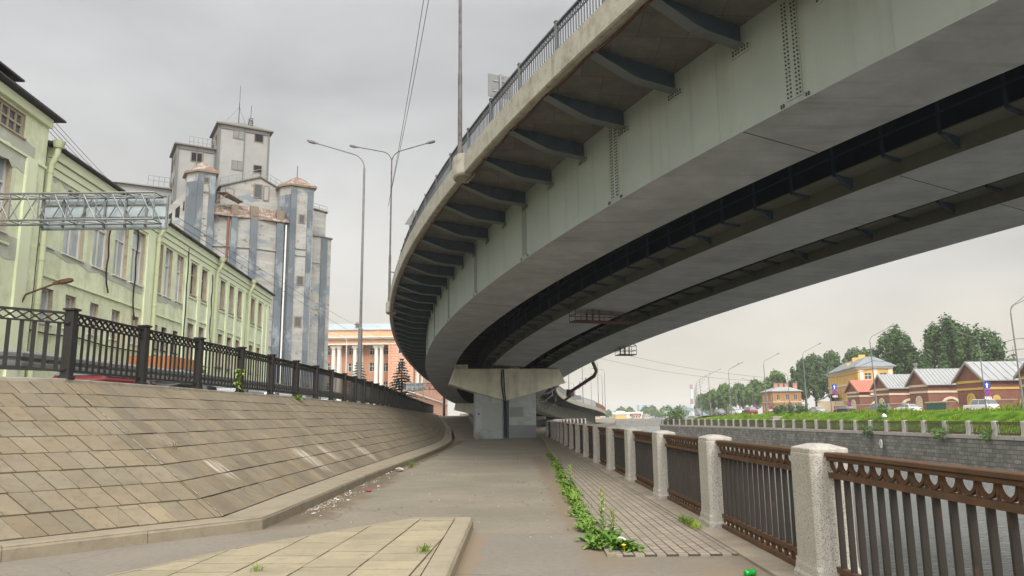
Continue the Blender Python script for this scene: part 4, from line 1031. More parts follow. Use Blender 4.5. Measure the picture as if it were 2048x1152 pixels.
for a, b_ in ((32.55, 33.15), (33.6, 34.2), (35.0, 35.6)): addh(a, b_, 4.65, 5.7, 'lowd')
for a, b_ in ((36.85, 37.7), (38.45, 39.3), (41.7, 42.5), (43.4, 44.25), (45.1, 45.95), (48.2, 49.05), (50.0, 50.85)): addh(a, b_, 4.5, 6.3, 'old')
w = MB()
holed_wall(w, oF, u_, nF, FS(23.15), FS(53.2), SZ-.3, 10.32, [h_ for h_ in holes if h_[0] > FS(23.1)], .22, 0, 1)
# near, taller part stands 12 cm proud
oT = oF+nF*.14
th_ = [(FS(19.9), FS(21.15), 6.95, 9.2), (FS(17.4), FS(18.6), 6.95, 9.2), (FS(14.9), FS(16.1), 6.95, 9.2), (FS(19.9), FS(20.95), 4.3, 6.0), (FS(17.4), FS(18.4), 4.3, 6.0), (FS(20.1), FS(21.55), 9.98, 10.7), (FS(17.4), FS(18.9), 9.98, 10.7)]
holed_wall(w, oT, u_, nF, FS(-8), FS(22.85), SZ-.3, 11.1, th_, .24, 0, 1)
P = lambda s, z, d, o_=oF: o_+u_*s+nF*d+V((0, 0, z))
# end walls and back
w.poly([P(FS(53.2), SZ-.3, 0), P(FS(53.2), SZ-.3, -13), P(FS(53.2), 10.3, -13), P(FS(53.2), 10.3, 0)])
w.poly([P(FS(-8), SZ-.3, .14), P(FS(-8), SZ-.3, -13), P(FS(-8), 11.1, -13), P(FS(-8), 11.1, .14)])
w.poly([P(FS(22.85), SZ-.3, .14), P(FS(22.85), SZ-.3, -13), P(FS(22.85), 11.1, -13), P(FS(22.85), 11.1, .14)])
w.poly([P(FS(-8), SZ-.3, -13), P(FS(53.2), SZ-.3, -13), P(FS(53.2), 10.3, -13), P(FS(-8), 10.3, -13)])
w.build('wall', [M_green, M_reveal], gb)
# trim: cornice bands, pilasters, string courses
tr = MB()
def band(s0, s1, z0, z1, d, o_=oF): tr.obox(P(s0, z0, .003, o_), u_*(s1-s0), nF*d, V((0, 0, z1-z0)))
band(FS(23.2), FS(53.2), 9.98, 10.3, .16); band(FS(23.2), FS(53.2), 9.72, 9.95, .09); band(FS(23.2), FS(53.2), 9.46, 9.69, .05)
for Y in (31.55, 32.0, 36.3, 38.1, 39.7, 40.2, 42.95, 44.7, 46.4, 47.4, 49.55, 51.4, 52.4): band(FS(Y)-.2, FS(Y)+.2, SZ, 9.45, .07)
for Y0, Y1 in ((23.5, 31.2), (32.4, 35.95)): band(FS(Y0), FS(Y1), 6.12, 6.17, .05); 
for Y0, Y1 in ((36.7, 37.9), (38.4, 39.5), (41.6, 42.7), (43.3, 44.45), (45.0, 46.1), (48.1, 49.2), (49.9, 51.0)): band(FS(Y0), FS(Y1), 6.52, 6.58, .05); band(FS(Y0), FS(Y1), 7.55, 7.6, .04)
band(FS(-8), FS(22.85), 9.45, 9.52, .05, oT); band(FS(-8), FS(22.85), 10.8, 11.08, .12, oT)
band(FS(21.75), FS(22.3), SZ, 9.44, .08, oT); band(FS(19.2), FS(19.7), SZ, 9.44, .08, oT); band(FS(16.5), FS(17.2), SZ, 9.44, .08, oT)
band(FS(19.8), FS(21.3), 6.6, 6.66, .05, oT)
tr.build('trim', M_green2, gb)
pa = MB()
def patch(s0, s1, z0, z1, o_=oF):
    rr = random.Random(int(s0*10)); n_ = 10; top = []; bot = []
    for k in range(n_+1):
        s = lerp(s0, s1, k/n_); top.append((s, z1+rr.uniform(-.06, .06))); bot.append((s, z0+rr.uniform(-.12, .12)))
    pa.prism([P(s, z, .003, o_) for s, z in top+bot[::-1]], nF*.006)
patch(FS(20.05), FS(22.2), 9.0, 9.42, oT); patch(FS(20.1), FS(22.2), 9.55, 9.93, oT); patch(FS(19.7), FS(22.0), 6.2, 6.9, oT); patch(FS(23.4), FS(31.2), 6.86, 7.06); patch(FS(32.5), FS(36), 6.8, 7.04); patch(FS(23.5), FS(26.4), 9.38, 9.9)
pa.build('plaster_patch', M_patch, gb)
# roof edges
rf = MB()
rf.prism([P(FS(22.86), 10.33, .34), P(FS(22.86), 10.38, .34), P(FS(22.86), 11.9, -6.5), P(FS(22.86), 10.38, -13.3), P(FS(22.86), 10.33, -13.3)], u_*(FS(53.5)-FS(22.86)))
rf.prism([P(FS(-8.2), 11.12, .5), P(FS(-8.2), 11.18, .5), P(FS(-8.2), 11.5, -1.2), P(FS(-8.2), 11.45, -13.3), P(FS(-8.2), 11.12, -13.3)], u_*(FS(23.15)-FS(-8.2)))
rf.obox(P(FS(-8), 11.3, -.5), u_*(FS(21.6)-FS(-8)), -nF*6, V((0, 0, .62))); rf.obox(P(FS(-8), 11.94, -.2), u_*(FS(21.9)-FS(-8)), -nF*6.5, V((0, 0, .06)))
rf.obox(P(FS(-8), 12.0, -1.1), u_*(FS(19.6)-FS(-8)), -nF*5, V((0, 0, .5))); rf.obox(P(FS(-8), 12.5, -.8), u_*(FS(19.9)-FS(-8)), -nF*5.4, V((0, 0, .06)))
rf.build('roof', M_groof, gb)
for h_ in holes:
    k = kinds[h_]; c, d = h_[2], h_[3]
    if h_[0] < FS(23.1): h_ = (FS(23.17), h_[1], c, d)
    if k == 'tall': add_window(gb, oF, u_, nF, h_, .2, M_white, M_glass, ((.5, 0, .66),), (.66,), .07, True)
    elif k == 'low': add_window(gb, oF, u_, nF, h_, .2, M_white, M_glass, (.45,), (), .06, True)
    elif k == 'lowd': add_window(gb, oF, u_, nF, h_, .2, M_groof, M_glassd, (.5,), (.6,), .05, True)
    else: add_window(gb, oF, u_, nF, h_, .2, M_reveal, M_glassd if random.random() < .4 else M_glass, (.5,), (.65,), .06, True)
for h_ in th_:
    if h_[3] > 10: add_window(gb, oT, u_, nF, h_, .12, M_reveal, mat('dirty glass block', lin((92, 98, 96)), .4, .2, 3, bump=.1), (.25, .5, .75), (.5,), .08, True)
    else: add_window(gb, oT, u_, nF, h_, .22, M_white, M_glass, ((.5, 0, .66),) if h_[3] > 7 else (.5,), (.66,) if h_[3] > 7 else (), .07, True)
for Y, zt in ((22.98, 10.1), (32.15, 10.0), (40.42, 10.0), (47.05, 10.0)):
    mb = MB(); s = FS(Y); d0 = .32 if Y < 24 else .26
    mb.tube([P(s, zt+.32, .42), P(s, zt+.1, .42)], [.2, .13], 12); mb.tube([P(s, zt+.1, .42), P(s, zt-.12, .4), P(s, zt-.5, d0-.06), P(s, zt-.7, d0-.08), P(s, SZ+.2, d0-.08)], .088, 12)
    for z in (zt-.75, zt-2.2, zt-3.6, zt-5.0): mb.tube([P(s, z, d0-.08), P(s, z+.06, d0-.08)], .1, 12)
    mb.build('downpipe', M_pipe, gb)
cb = MB()
for Y, z0, z1 in ((30.2, 5.6, 9.4), (27.7, 6.3, 9.4), (36.15, 4.2, 9.9), (40.0, 5.5, 9.3)):
    pts_ = [P(FS(Y)+.05*sin(k*1.9)+(.25 if k < 1 else 0), lerp(z0, z1, k/9), .09) for k in range(10)]
    cb.tube(pts_, .03, 5)
cb.tube([P(FS(Y), 4.35+.05*sin(Y*2), .05) for Y in range(10, 46, 2)], .025, 5)
cb.build('cables', M_dark, gb)
wl = MB(); q0 = P(FS(22.4), 5.6, .14); wl.tube([P(FS(22.2), 4.9, .14), P(FS(22.2), 5.3, .3), P(FS(22.6), 5.7, .9)], .03, 6)
lamp_o = wl.build('wall_lamp_bracket', M_rust, gb); lamp_head(gb, P(FS(22.6), 5.7, .85), (.9, .35, .3), .55, mat('rusty lamp shell', lin((98, 68, 46)), .7, .2, 6, bump=.2))

# ================================================================== truss gantries
def gantry(name, label, x0, x1, y, z0, z1, panel, dep=.7, column=None, nb=9):
    tt = thing(name, label, 'gantry', (x0, y, SZ)); mb = MB(); r_ = .03
    for yy in (y, y+dep):
        for z in (z0, z1): mb.tube([(x0, yy, z), (x1, yy, z)], r_, 6)
        pts_ = []
        for k in range(nb*2+1):
            x = lerp(x0, x1, k/(nb*2)); pts_.append((x, yy, z0 if k % 2 == 0 else z1))
        for p, q in zip(pts_, pts_[1:]): mb.tube([p, q], .018, 5)
    for k in range(nb+1):
        x = lerp(x0, x1, k/nb)
        for z in (z0, z1): mb.tube([(x, y, z), (x, y+dep, z)], .018, 5)
        mb.tube([(x, y, z0), (x, y, z1)], .02, 5)
        if k < nb: mb.tube([(x, y, z1), (lerp(x0, x1, (k+1)/nb), y+dep, z1)], .015, 5); mb.tube([(x, y, z0), (lerp(x0, x1, (k+1)/nb), y+dep, z0)], .015, 5)
    mb.build('truss', M_zinc, tt)
    a, b_ = panel; mb = MB(); mb.box(a, b_, y+dep+.1, y+dep+.13, z0-.14, z1+.1, 0)
    n_ = round((b_-a)/.62)
    for k in range(n_+1): x = lerp(a+.03, b_-.03, k/n_); mb.box(x-.025, x+.025, y+dep+.04, y+dep+.1, z0-.14, z1+.1, 1)
    for z in (z0-.14, z0+.25*(z1-z0), z0+.75*(z1-z0), z1+.06): mb.box(a, b_, y+dep+.06, y+dep+.098, z, z+.04, 1)
    mb.build('sign_panel', [mat('sign back', lin((168, 180, 184)), .5, .06, 1, c2=lin((150, 162, 166)), cover=.4, c2scale=.8, bump=.03, metal=.0, spec=.5), M_zinc], tt)
    if column: mb = MB(); mb.tube([(column, y+dep/2, SZ-.1), (column, y+dep/2, z1+.3)], .16, 12); mb.build('column', M_zinc, tt)
    return tt
gantry('sign_gantry', 'steel lattice gantry with a pale sign board seen from behind before the green building', -14.65, -9.86, 20, 6.99, 7.75, (-13.3, -9.73), dep=.5, nb=6)
gantry('sign_gantry', 'small distant lattice gantry with a grey sign board before the orange building', -13.7, -8.6, 95, 5.1, 5.85, (-13.6, -11.4), column=-8.7, nb=8)

# ================================================================== street lamps and trees on the left
arm_lamp('street_lamp', 'tall grey street lamp with one curved arm behind the black fence', (-8.15, 40, SZ), 13.4, [(-1, .05, 3.0)], .125, .06, bend=.9, rise=.33)
arm_lamp('street_lamp', 'slim white lamp post in front of the orange columned building', (-20.4, 92, SZ), 9.0, [(-1, .05, 2.6)], .09, .06, bend=.8, rise=.3, m_=M_white)
arm_lamp('street_lamp', 'far lamp post beyond the gap in the black fence', (-15.2, 128, SZ), 9.0, [(-1, .05, 2.0)], .09, .06, bend=.8, rise=.3)
ow = MB()
for dx, z0, z1 in ((0, 15.5, 21.5), (.15, 16.4, 20.6), ):
    pts_ = []
    A_, B_ = V((-8.2+dx, 48.4, z0)), V((-2.2+dx, 24, z1))
    for k in range(13): f = k/12; pts_.append(lerp(A_, B_, f)+V((0, 0, -.5*sin(pi*f))))
    ow.tube(pts_, .014, 5)
tag(ow.build('overhead_wires', M_dark, origin=(-8.2, 48.4, 15.5)), 'two thin wires slanting up from the double armed lamp post', 'wires')
M_spruce = mat('blue spruce needles', lin((66, 86, 78)), .8, .25, 1.5, c2=lin((96, 116, 110)), cover=.4, c2scale=2, bump=0)
M_bark = mat('bark', lin((84, 72, 60)), .95, .2, 4, bump=.4)
def spruce(label, x, y, h, r):
    rr = random.Random(int(x*10)); tt = thing('spruce_tree', label, 'tree', (x, y, SZ)); mb = MB(); mb.tube([(x, y, SZ-.1), (x, y, SZ+h*.5), (x, y, SZ+h*.97)], [r*.07, r*.05, .015], 7); mb.build('trunk', M_bark, tt)
    mb = MB(); lv = 20
    for k in range(lv):
        f = k/(lv-1); z = SZ+h*(.1+.88*f); rad = r*(1-f)**.85+.12
        nb_ = 9 if f < .7 else 6
        for j in range(nb_):
            a = 2*pi*j/nb_+rr.uniform(0, 1); L_ = rad*rr.uniform(.75, 1.12); d = V((cos(a), sin(a), 0)); s = V((-d.y, d.x, 0)); base = V((x, y, z)); tip = base+d*L_+V((0, 0, -.22*L_+rr.uniform(-.1, .1)))
            for m_ in range(8):
                g_ = .18+.82*m_/7; c0 = lerp(base, tip, g_)
                for sd_ in (-1, 1):
                    wd_ = .36*L_*(1-g_)+.14; e = c0+s*sd_*wd_+d*wd_*.6+V((0, 0, rr.uniform(-.14, .05))); mb.poly([c0-d*.06, c0+d*.1+V((0, 0, .05)), e+d*.08, e-d*.06+V((0, 0, -.05))])
    mb.build('crown', M_spruce, tt)
spruce('blue spruce behind the fence partly hidden by the tall lamp post', -22.9, 112, 8.6, 2.6)
spruce('bushy blue spruce in front of the orange brick corner', -14.9, 101, 7.7, 2.6)

# ================================================================== grain elevator
M_elv = mat('patched white concrete', lin((148, 147, 143)), .92, .11, .35, brick=(2.3, .75, .012, lin((118, 112, 102)), 'SZ'), c2=lin((118, 127, 134)), cover=.43, c2scale=.3, edge=.02, c3=lin((96, 88, 77)), cover3=.38, c3scale=.8, bump=.3, bscale=3, stretch=(1, 1, 1.9), streak=(lin((134, 128, 118)), (.5, .5, 3.2), .7), dist=.05)
M_elr = mat('tower ribs', lin((104, 104, 102)), .92, .1, .5, bump=.1)
M_elt = mat('tower render', lin((138, 138, 136)), .92, .06, .3, c2=lin((148, 148, 146)), cover=.36, c2scale=.3, edge=.2, c3=lin((134, 128, 120)), cover3=.25, c3scale=.9, bump=.2, bscale=3, streak=(lin((150, 147, 142)), (.9, .9, .12), .55), dist=.03)
M_blue = mat('blue grey render', lin((94, 101, 107)), .92, .13, .5, brick=(9, 1.1, .01, lin((84, 90, 96)), 'SZ'), c2=lin((124, 130, 134)), cover=.43, c2scale=.45, edge=.03, c3=lin((82, 90, 98)), cover3=.42, c3scale=.55, bump=.25, bscale=3, dist=.03, stretch=(1, 1, .6))
M_rusty = mat('rusty roof sheet', lin((116, 92, 78)), .8, .15, .8, c2=lin((146, 142, 134)), cover=.46, c2scale=.9, edge=.06, c3=lin((92, 79, 69)), cover3=.4, c3scale=1.4, bump=.15, bscale=6, stretch=(1.6, 1.6, .6))
M_elroof = mat('old roof felt', lin((104, 102, 96)), .9, .1, .6, bump=.2)
M_brown = mat('dirty brown concrete', lin((118, 106, 92)), .95, .2, 1, bump=.3, c2=lin((90, 80, 70)), cover=.4, c2scale=2)
eU, eV, eO = V((cos(R(30)), sin(R(30)), 0)), V((-sin(R(30)), cos(R(30)), 0)), V((-24, 85, 0))
def E(u, v_, z): return eO+eU*u+eV*v_+V((0, 0, z))
el = thing('grain_elevator', 'tall weathered grain elevator of patched white and blue grey concrete with rusty turret roofs', 'building', tuple(E(-4, 8, SZ)))
def eprism(mb, uv, z0, z1, mi=0): mb.prism([E(u, v_, z0) for u, v_ in uv], V((0, 0, z1-z0)), mi)
def erect(u0, u1, v0, v1): return [(u0, v0), (u1, v0), (u1, v1), (u0, v1)]
mb = MB(); eprism(mb, [(-13.4, 3.0), (-10.1, .55), (-8.3, .1), (-7.9, .05), (-6.3, -.25), (-5.5, -.25), (-3.3, .1), (-2.4, .35), (-2.4, 20), (-13.4, 20)], SZ-.3, 23.8)
mb.build('silo_wall', M_elv, el)
mb = MB(); eprism(mb, [(.6, 3.4), (2.6, 3.4), (4.25, 4.1), (4.25, 20), (.6, 20)], SZ-.3, 23.5); eprism(mb, erect(.9, 3.75, 5.0, 14), 23.4, 27.2)
mb.build('annex_wall', M_elv, el)
mb = MB(); mb.prism([E(.8, 4.8, 27.6), E(3.95, 4.8, 27.05), E(3.95, 4.8, 27.2), E(.8, 4.8, 27.75)], eV*10); eprism(mb, [(.7, 3.25), (2.65, 3.25), (4.4, 3.95), (4.4, 12), (.7, 12)], 23.5, 23.65)
mb.build('annex_roof', M_elroof, el)
for (a, b_), (c, d) in zip([(-10.1, .55), (-8.3, .1), (-6.3, -.25), (-5.5, -.25), (-3.3, .1)], [(-8.3, .1), (-6.3, -.25), (-5.5, -.25), (-3.3, .1), (-2.4, .35)]):
    belts = MB()
    belts.hexa([E(a, b_-.002, 20.4), E(c, d-.002, 20.4), E(c, d-.16, 20.4), E(a, b_-.16, 20.4), E(a, b_-.002, 20.6), E(c, d-.002, 20.6), E(c, d-.16, 20.6), E(a, b_-.16, 20.6)])
    belts.build('belt_course', M_elv, el)
for r_, z0_, z1_ in ((erect(-1.1, .08, -.1, -.003), 20.15, 20.35), (erect(-1.1, .08, -.14, -.003), 20.95, 21.1), (erect(.72, 2.76, 3.3, 3.397), 20.2, 20.4)):
    belts = MB(); eprism(belts, r_, z0_, z1_); belts.build('belt_course', M_elv, el)
for u0, u1, v0 in ((-8.25, -7.6, .1), (-6.25, -5.5, -.24), (-3.3, -2.5, .2)):
    mb = MB(); eprism(mb, erect(u0, u1, v0-.38, v0+.25), SZ-.2, 23.78); mb.build('pilaster', M_blue, el)
    mb = MB(); eprism(mb, erect(u0-.05, u1+.05, v0-.3, v0+.5), 23.8, 25.25); eprism(mb, erect(u0+.15, u1-.15, v0-.36, v0-.302), 24.1, 24.9); mb.build('eave_block', M_brown, el)
mb = MB(); eprism(mb, erect(2.85, 3.6, 3.35, 4.3), SZ-.2, 23.3); eprism(mb, erect(3.75, 4.32, 4.3, 5.0), 17.6, 18.8); mb.build('pilaster', M_blue, el)
def turret(u0, u1, z1, chl, pils, wins, dome, spike):
    mb = MB(); body = [(u0-.95, 1.25), (u0, 0), (u1, 0), (u1+.12, 3.2), (u0-.95, 3.2)]; eprism(mb, body, SZ-.2, z1); o = mb.build('turret', M_elv, el)
    for a, b_ in pils: mb = MB(); eprism(mb, erect(a, b_, -.14, .3), SZ-.2, z1-.35); mb.build('pilaster', M_blue, o)
    mb = MB(); mb.prism([E(u0-.98, 1.22, SZ), E(u0-.03, -.03, SZ), E(u0+.05, .02, SZ), E(u0-.9, 1.3, SZ)], V((0, 0, z1-SZ-1))); mb.build('pilaster', M_blue, o)
    mb = MB(); big = [(u0-1.25, 1.2), (u0-.1, -.3), (u1+.25, -.3), (u1+.4, 3.4), (u0-1.25, 3.4)]; eprism(mb, big, z1, z1+.22); mb.build('cornice', M_brown, o)
    mb = MB(); cu, cv = (u0+u1)/2-.35, 1.5; rings = []
    for f, z in ((1.0, .22), (.96, .3), (.55, .9), (.28, 1.3), (.05, 1.62)): rings.append([E(cu+(u-cu)*f, cv+(v_-cv)*f, z1+z) for u, v_ in big])
    mb.loft(rings); mb.build('turret_roof', M_rusty, o)
    mb = MB(); mb.tube([E(cu, cv, z1+1.4), E(cu, cv, z1+spike)], .06, 6); mb.build('spike', M_brown, o)
    for a, b_, c, d in wins:
        mb = MB(); eprism(mb, erect(a-.12, b_+.12, -.05, -.003), c-.12, d+.12); mb.poly([E(a, -.054, c), E(b_, -.054, c), E(b_, -.054, d), E(a, -.054, d)], 1); mb.build('window', [M_brown, M_glassd], o)
turret(-11.95, -10.1, 28.5, 1, [(-11.95, -11.35), (-10.75, -10.1)], [(-11.25, -10.85, 27.4, 27.9)], 1, 2.9)
turret(-1.85, .85, 28.4, 1, [(-1.85, -1.15), (.12, .72)], [(-.75, -.25, 24.1, 25.0), (-.72, -.15, 16.8, 17.7), (-.8, -.2, 12.0, 13.0)], 1, 3.0)
mb = MB(); eprism(mb, erect(-11.3, -10.78, -.1, -.003), 26.2, 26.35); mb.build('ledge', M_brown, el)
# gable house between the turrets
mb = MB(); gp = [(-9.2, 24.2), (-2.1, 24.2), (-2.1, 28.2), (-4.9, 29.6), (-9.2, 27.9)]
mb.prism([E(u, 2.5, z) for u, z in gp], eV*9); mb.build('gable_wall', M_elv, el)
mb = MB()
for (a, za), (b_, zb) in (((-9.4, 27.85), (-4.9, 29.62)), ((-4.9, 29.62), (-1.9, 28.15))): mb.prism([E(a, 2.3, za), E(b_, 2.3, zb), E(b_, 2.3, zb+.16), E(a, 2.3, za+.16)], eV*9)
mb.build('gable_roof', M_elroof, el)
for (a, b_, c, d, m_) in ((-5.45, -4.7, 27.2, 28.7, M_glassd), (-4.35, -3.9, 27.0, 28.6, M_elt), (-8.6, -7.8, 26.8, 27.7, M_elt)):
    mb = MB(); eprism(mb, erect(a-.12, b_+.12, 2.43, 2.497), c-.12, d+.12); wo = mb.build('window', M_brown, el); mb = MB(); mb.poly([E(a, 2.425, c), E(b_, 2.425, c), E(b_, 2.425, d), E(a, 2.425, d)]); eprism(mb, erect((a+b_)/2-.04, (a+b_)/2+.04, 2.40, 2.424), c, d); mb.build('pane', m_, wo)
# rust roof sloping forward above the silo wall, and the broken canopy
mb = MB(); mb.prism([E(-10.1, -.35, 23.82), E(-10.1, -.35, 23.95), E(-10.1, 2.5, 25.9), E(-10.1, 2.5, 25.75)], eU*8.1); mb.build('lean_to_roof', M_rusty, el)
mb = MB()
for k in range(14): u = -9.9+k*.6; mb.prism([E(u, -.3, 23.985), E(u+.05, -.3, 23.985), E(u+.05, 2.45, 25.885), E(u, 2.45, 25.885)], V((0, 0, .05)))
mb.build('roof_seams', M_brown, el)
mb = MB(); mb.hexa([E(-10, .6, 26.6), E(-8.9, -.3, 26.5), E(-6.9, .8, 25.9), E(-7.2, 2.4, 26.1), E(-10, .6, 26.68), E(-8.9, -.3, 26.58), E(-6.9, .8, 25.98), E(-7.2, 2.4, 26.18)]); mb.bar(E(-9.9, .2, 25.4), E(-8.7, 0, 26.5), .1, .1); mb.build('broken_canopy', M_rusty, el)
mb = MB()
for u, v_ in ((-8.55, -.1),): mb.tube([E(u, v_, SZ), E(u, v_, 24)], .13, 7)
mb.build('rusty_pipe', mat('rusty downpipe', lin((112, 76, 58)), .8, .2, 2, bump=.1), el)
mb = MB(); mb.tube([E(-2.25, -.1, SZ), E(-2.25, -.1, 23.6)], .1, 7); mb.build('pale_pipe', M_white, el)
# head house towers
def tower(u0, u1, v0, v1, z0, z1, hip, wf, wl, name):
    mb = MB(); eprism(mb, erect(u0, u1, v0, v1), z0, z1); o = mb.build('tower', M_elt, el)
    tb = MB()
    for a, b_ in ((u0, u0+.22), (u1-.22, u1), ((u0+u1)/2-.06, (u0+u1)/2+.06)): eprism(tb, erect(a, b_, v0-.1, v0-.002), z0, z1-.05)
    eprism(tb, erect(u0, u1, v0-.1, v0-.002), z1-.45, z1-.25); 
    for a, b_ in ((v0, v0+.25), (v1-.25, v1)): eprism(tb, erect(u0-.1, u0-.002, a, b_), z0, z1-.05)
    tb.build('tower_ribs', M_elr, o)
    mb = MB(); q = .35; ring = erect(u0-q, u1+q, v0-q, v1+q); cu, cv = (u0+u1)/2, (v0+v1)/2
    mb.loft([[E(u, v_, z1-.0) for u, v_ in ring], [E(u, v_, z1+.16) for u, v_ in ring], [E(cu+(u-cu)*(.12 if hip > .5 else .4), cv+(v_-cv)*(.12 if hip > .5 else .4), z1+.16+hip) for u, v_ in ring]]); mb.build('tower_roof', M_elroof, o)
    for a, b_, c, d, k in wf:
        mb = MB(); eprism(mb, erect(a-.09, b_+.09, v0-.06, v0-.004), c-.09, d+.09); mb.poly([E(a, v0-.064, c), E(b_, v0-.064, c), E(b_, v0-.064, d), E(a, v0-.064, d)], 1)
        if k: eprism(mb, erect((a+b_)/2-.05, (a+b_)/2+.05, v0-.09, v0-.066), c, d)
        mb.build('window', [M_brown, mat('grey old pane', lin((104, 108, 108)), .3, .3, 1, bump=0, spec=.5) if k else M_void], o)
    for a, b_, c, d in wl:
        mb = MB(); eprism(mb, erect(u0-.06, u0-.004, a-.09, b_+.09), c-.09, d+.09); mb.poly([E(u0-.064, a, c), E(u0-.064, b_, c), E(u0-.064, b_, d), E(u0-.064, a, d)], 1); mb.build('window', [M_brown, M_void], o)
    return o
tower(-9.4, -3.5, 5, 10, 24, 36.3, 1.3, [(-7.7, -6.6, 34.9, 36.0, 1), (-5.25, -4.35, 34.9, 35.9, 0), (-7.7, -6.55, 31.0, 32.0, 1), (-5.2, -4.35, 31.0, 31.85, 0)], [(6.2, 7.0, 34.2, 35.4), (8.2, 9.2, 33.6, 35.0)], 'main')
tower(-13.7, -9.42, 6, 11, 20, 33.3, .8, [(-12.1, -11.0, 31.6, 32.6, 0), (-12.1, -11.2, 29.3, 30.2, 0)], [(7.0, 7.8, 31.3, 32.4), (9.2, 10.2, 31.2, 32.4), (7.0, 7.8, 28.6, 29.6), (9.2, 10.2, 28.4, 29.6), (7.0, 7.8, 25.8, 26.8), (9.2, 10.2, 25.6, 26.8)], 'second')
mb = MB(); eprism(mb, erect(-19.5, -13.72, 9, 16), 18, 28.6); mb.build('side_wing', M_elt, el)
mb = MB(); mb.loft([[E(u, v_, 28.6) for u, v_ in erect(-19.9, -13.72, 8.6, 16.4)], [E(u, v_, 29.2) for u, v_ in erect(-18.5, -13.72, 10.2, 15)]]); mb.build('side_wing_roof', M_elroof, el)
mb = MB(); mb.prism([E(-15.6, 3.2, 18), E(-12.4, 2.0, 18), E(-12.4, 2.0, 27.2), E(-15.6, 3.2, 23.6)], eV*8); mb.build('side_lean_to', M_elv, el)
for k in range(4): mb = MB(); u = -15.2+k*.72; v_ = 3.2-(u+15.6)*.375; z_ = 23.6+(u+15.6)*1.125; mb.prism([E(u, v_-.02, z_-2.0), E(u+.42, v_-.18, z_-2.0), E(u+.42, v_-.18, z_-.6), E(u, v_-.02, z_-1.0)], eV*.015); mb.build('window', M_void, el)
# roof rails, antennas
def railing_e(pts_, h_, n_):
    mb = MB()
    for (a, b_) in zip(pts_, pts_[1:]):
        a, b_ = V(a), V(b_)
        for k in range(n_+1): q = lerp(a, b_, k/n_); mb.bar(q, q+V((0, 0, h_)), .05, .05)
        for f in (.5, 1): mb.bar(a+V((0, 0, h_*f)), b_+V((0, 0, h_*f)), .05, .05)
    mb.build('roof_rail', M_zinc, el)
railing_e([E(-12.4, 6.4, 33.5), E(-9.5, 6.4, 33.5)], 1.2, 6); railing_e([E(-9.3, 2.45, 28.0), E(-4.9, 2.45, 29.75), E(-1.9, 2.45, 28.3), E(.6, 3.2, 28.2)], .9, 5); railing_e([E(1, 5.2, 27.6), E(3.9, 5.2, 27.1)], .8, 3); railing_e([E(-16.3, 9.2, 29), E(-14, 9.2, 29)], 1.1, 4)
mb = MB(); mb.tube([E(-7.0, 6.5, 37), E(-7.0, 6.5, 40.0)], .045, 6); mb.tube([E(-7, 6.5, 40), E(-7, 6.5, 42.3)], .025, 5); mb.tube([E(-5.6, 6.5, 37), E(-5.6, 6.5, 40)], .03, 5)
for a in (-.3, .3):
    for b_ in (-.3, .3): mb.bar(E(-5.6+a, 6.5+b_, 36.9), E(-5.6+a*.5, 6.5+b_*.5, 38.2), .05, .05)
for z in (37.3, 37.8, 38.2): mb.bar(E(-5.9, 6.2, z), E(-5.3, 6.2, z), .04, .04); mb.bar(E(-5.9, 6.8, z), E(-5.3, 6.8, z), .04, .04)
mb.bar(E(-7, 6.5, 39.5), E(-8.6, 6.5, 37.2), .02, .02); mb.bar(E(-7, 6.5, 39.5), E(-5.8, 7.5, 37.2), .02, .02)
mb.build('antenna', M_dark, el)
ow = MB()
for z in (0, .35, .7, 1.1):
    A_, B_ = P(FS(23.3), 11.0+z*.45, -.2), E(-14, 7, 24+z); ow.tube([lerp(A_, B_, k/10)-V((0, 0, 1.2*sin(pi*k/10))) for k in range(11)], .012, 4)
tag(ow.build('overhead_wires', M_dark, origin=tuple(P(FS(23.3), 11, 0))), 'four parallel wires running from the green building to the grain elevator', 'wires')
ow = MB()
for z in (0, 1.6): 
    A_, B_ = P(FS(34), 10.6, .2)+V((0, 0, z*.2)), V((-18, 132, 12+z)); ow.tube([lerp(A_, B_, k/12)-V((0, 0, .8*sin(pi*k/12))) for k in range(13)], .012, 4)
tag(ow.build('overhead_wires', M_dark, origin=tuple(P(FS(34), 10.6, 0))), 'pair of wires crossing low in front of the grain elevator', 'wires')

# ================================================================== orange columned building
M_or = mat('orange render', lin((204, 164, 136)), .9, .05, .4, c2=lin((204, 142, 100)), cover=.4, c2scale=.4, edge=.2, bump=.08, bscale=6)
M_orw = mat('brown orange wall', lin((178, 132, 106)), .9, .06, .4, bump=.08, bscale=6)
M_orb = mat('orange rusticated blocks', lin((202, 158, 134)), .9, .05, 1, brick=(1.5, .52, .05, lin((168, 112, 84)), 'SZ'), bump=.5, bscale=4, dist=.05)
M_cw = mat('white stone', lin((214, 208, 198)), .85, .05, .6, c2=lin((196, 190, 180)), cover=.4, c2scale=.6, edge=.2, bump=.05)
M_mroof = mat('pale metal roof', lin((160, 168, 172)), .5, .08, .5, c2=lin((142, 150, 156)), cover=.4, c2scale=.6, bump=.05, spec=.5)
ob = thing('columned_building', 'large orange building with white columns and a pale metal roof beyond the fence', 'building', (-40, 156, SZ))
un, nn_ = V((1, 0, 0)), V((0, -1, 0)); o2 = V((0, 150, 0)); oW = V((0, 152.2, 0))
rows = ((14.3, 15.85), (10.9, 12.75), (7.2, 8.9), (3.6, 5.4))
hw = [(x-.62, x+.62, a, b_) for x in (-28.45, -32.7, -37.0, -41.3, -45.6, -49.9, -25.75) for a, b_ in rows]
w = MB(); holed_wall(w, oW, un, nn_, -55, -24.9, SZ-.3, 16.2, hw, .25, 0, 0); w.build('portico_wall', M_orw, ob)
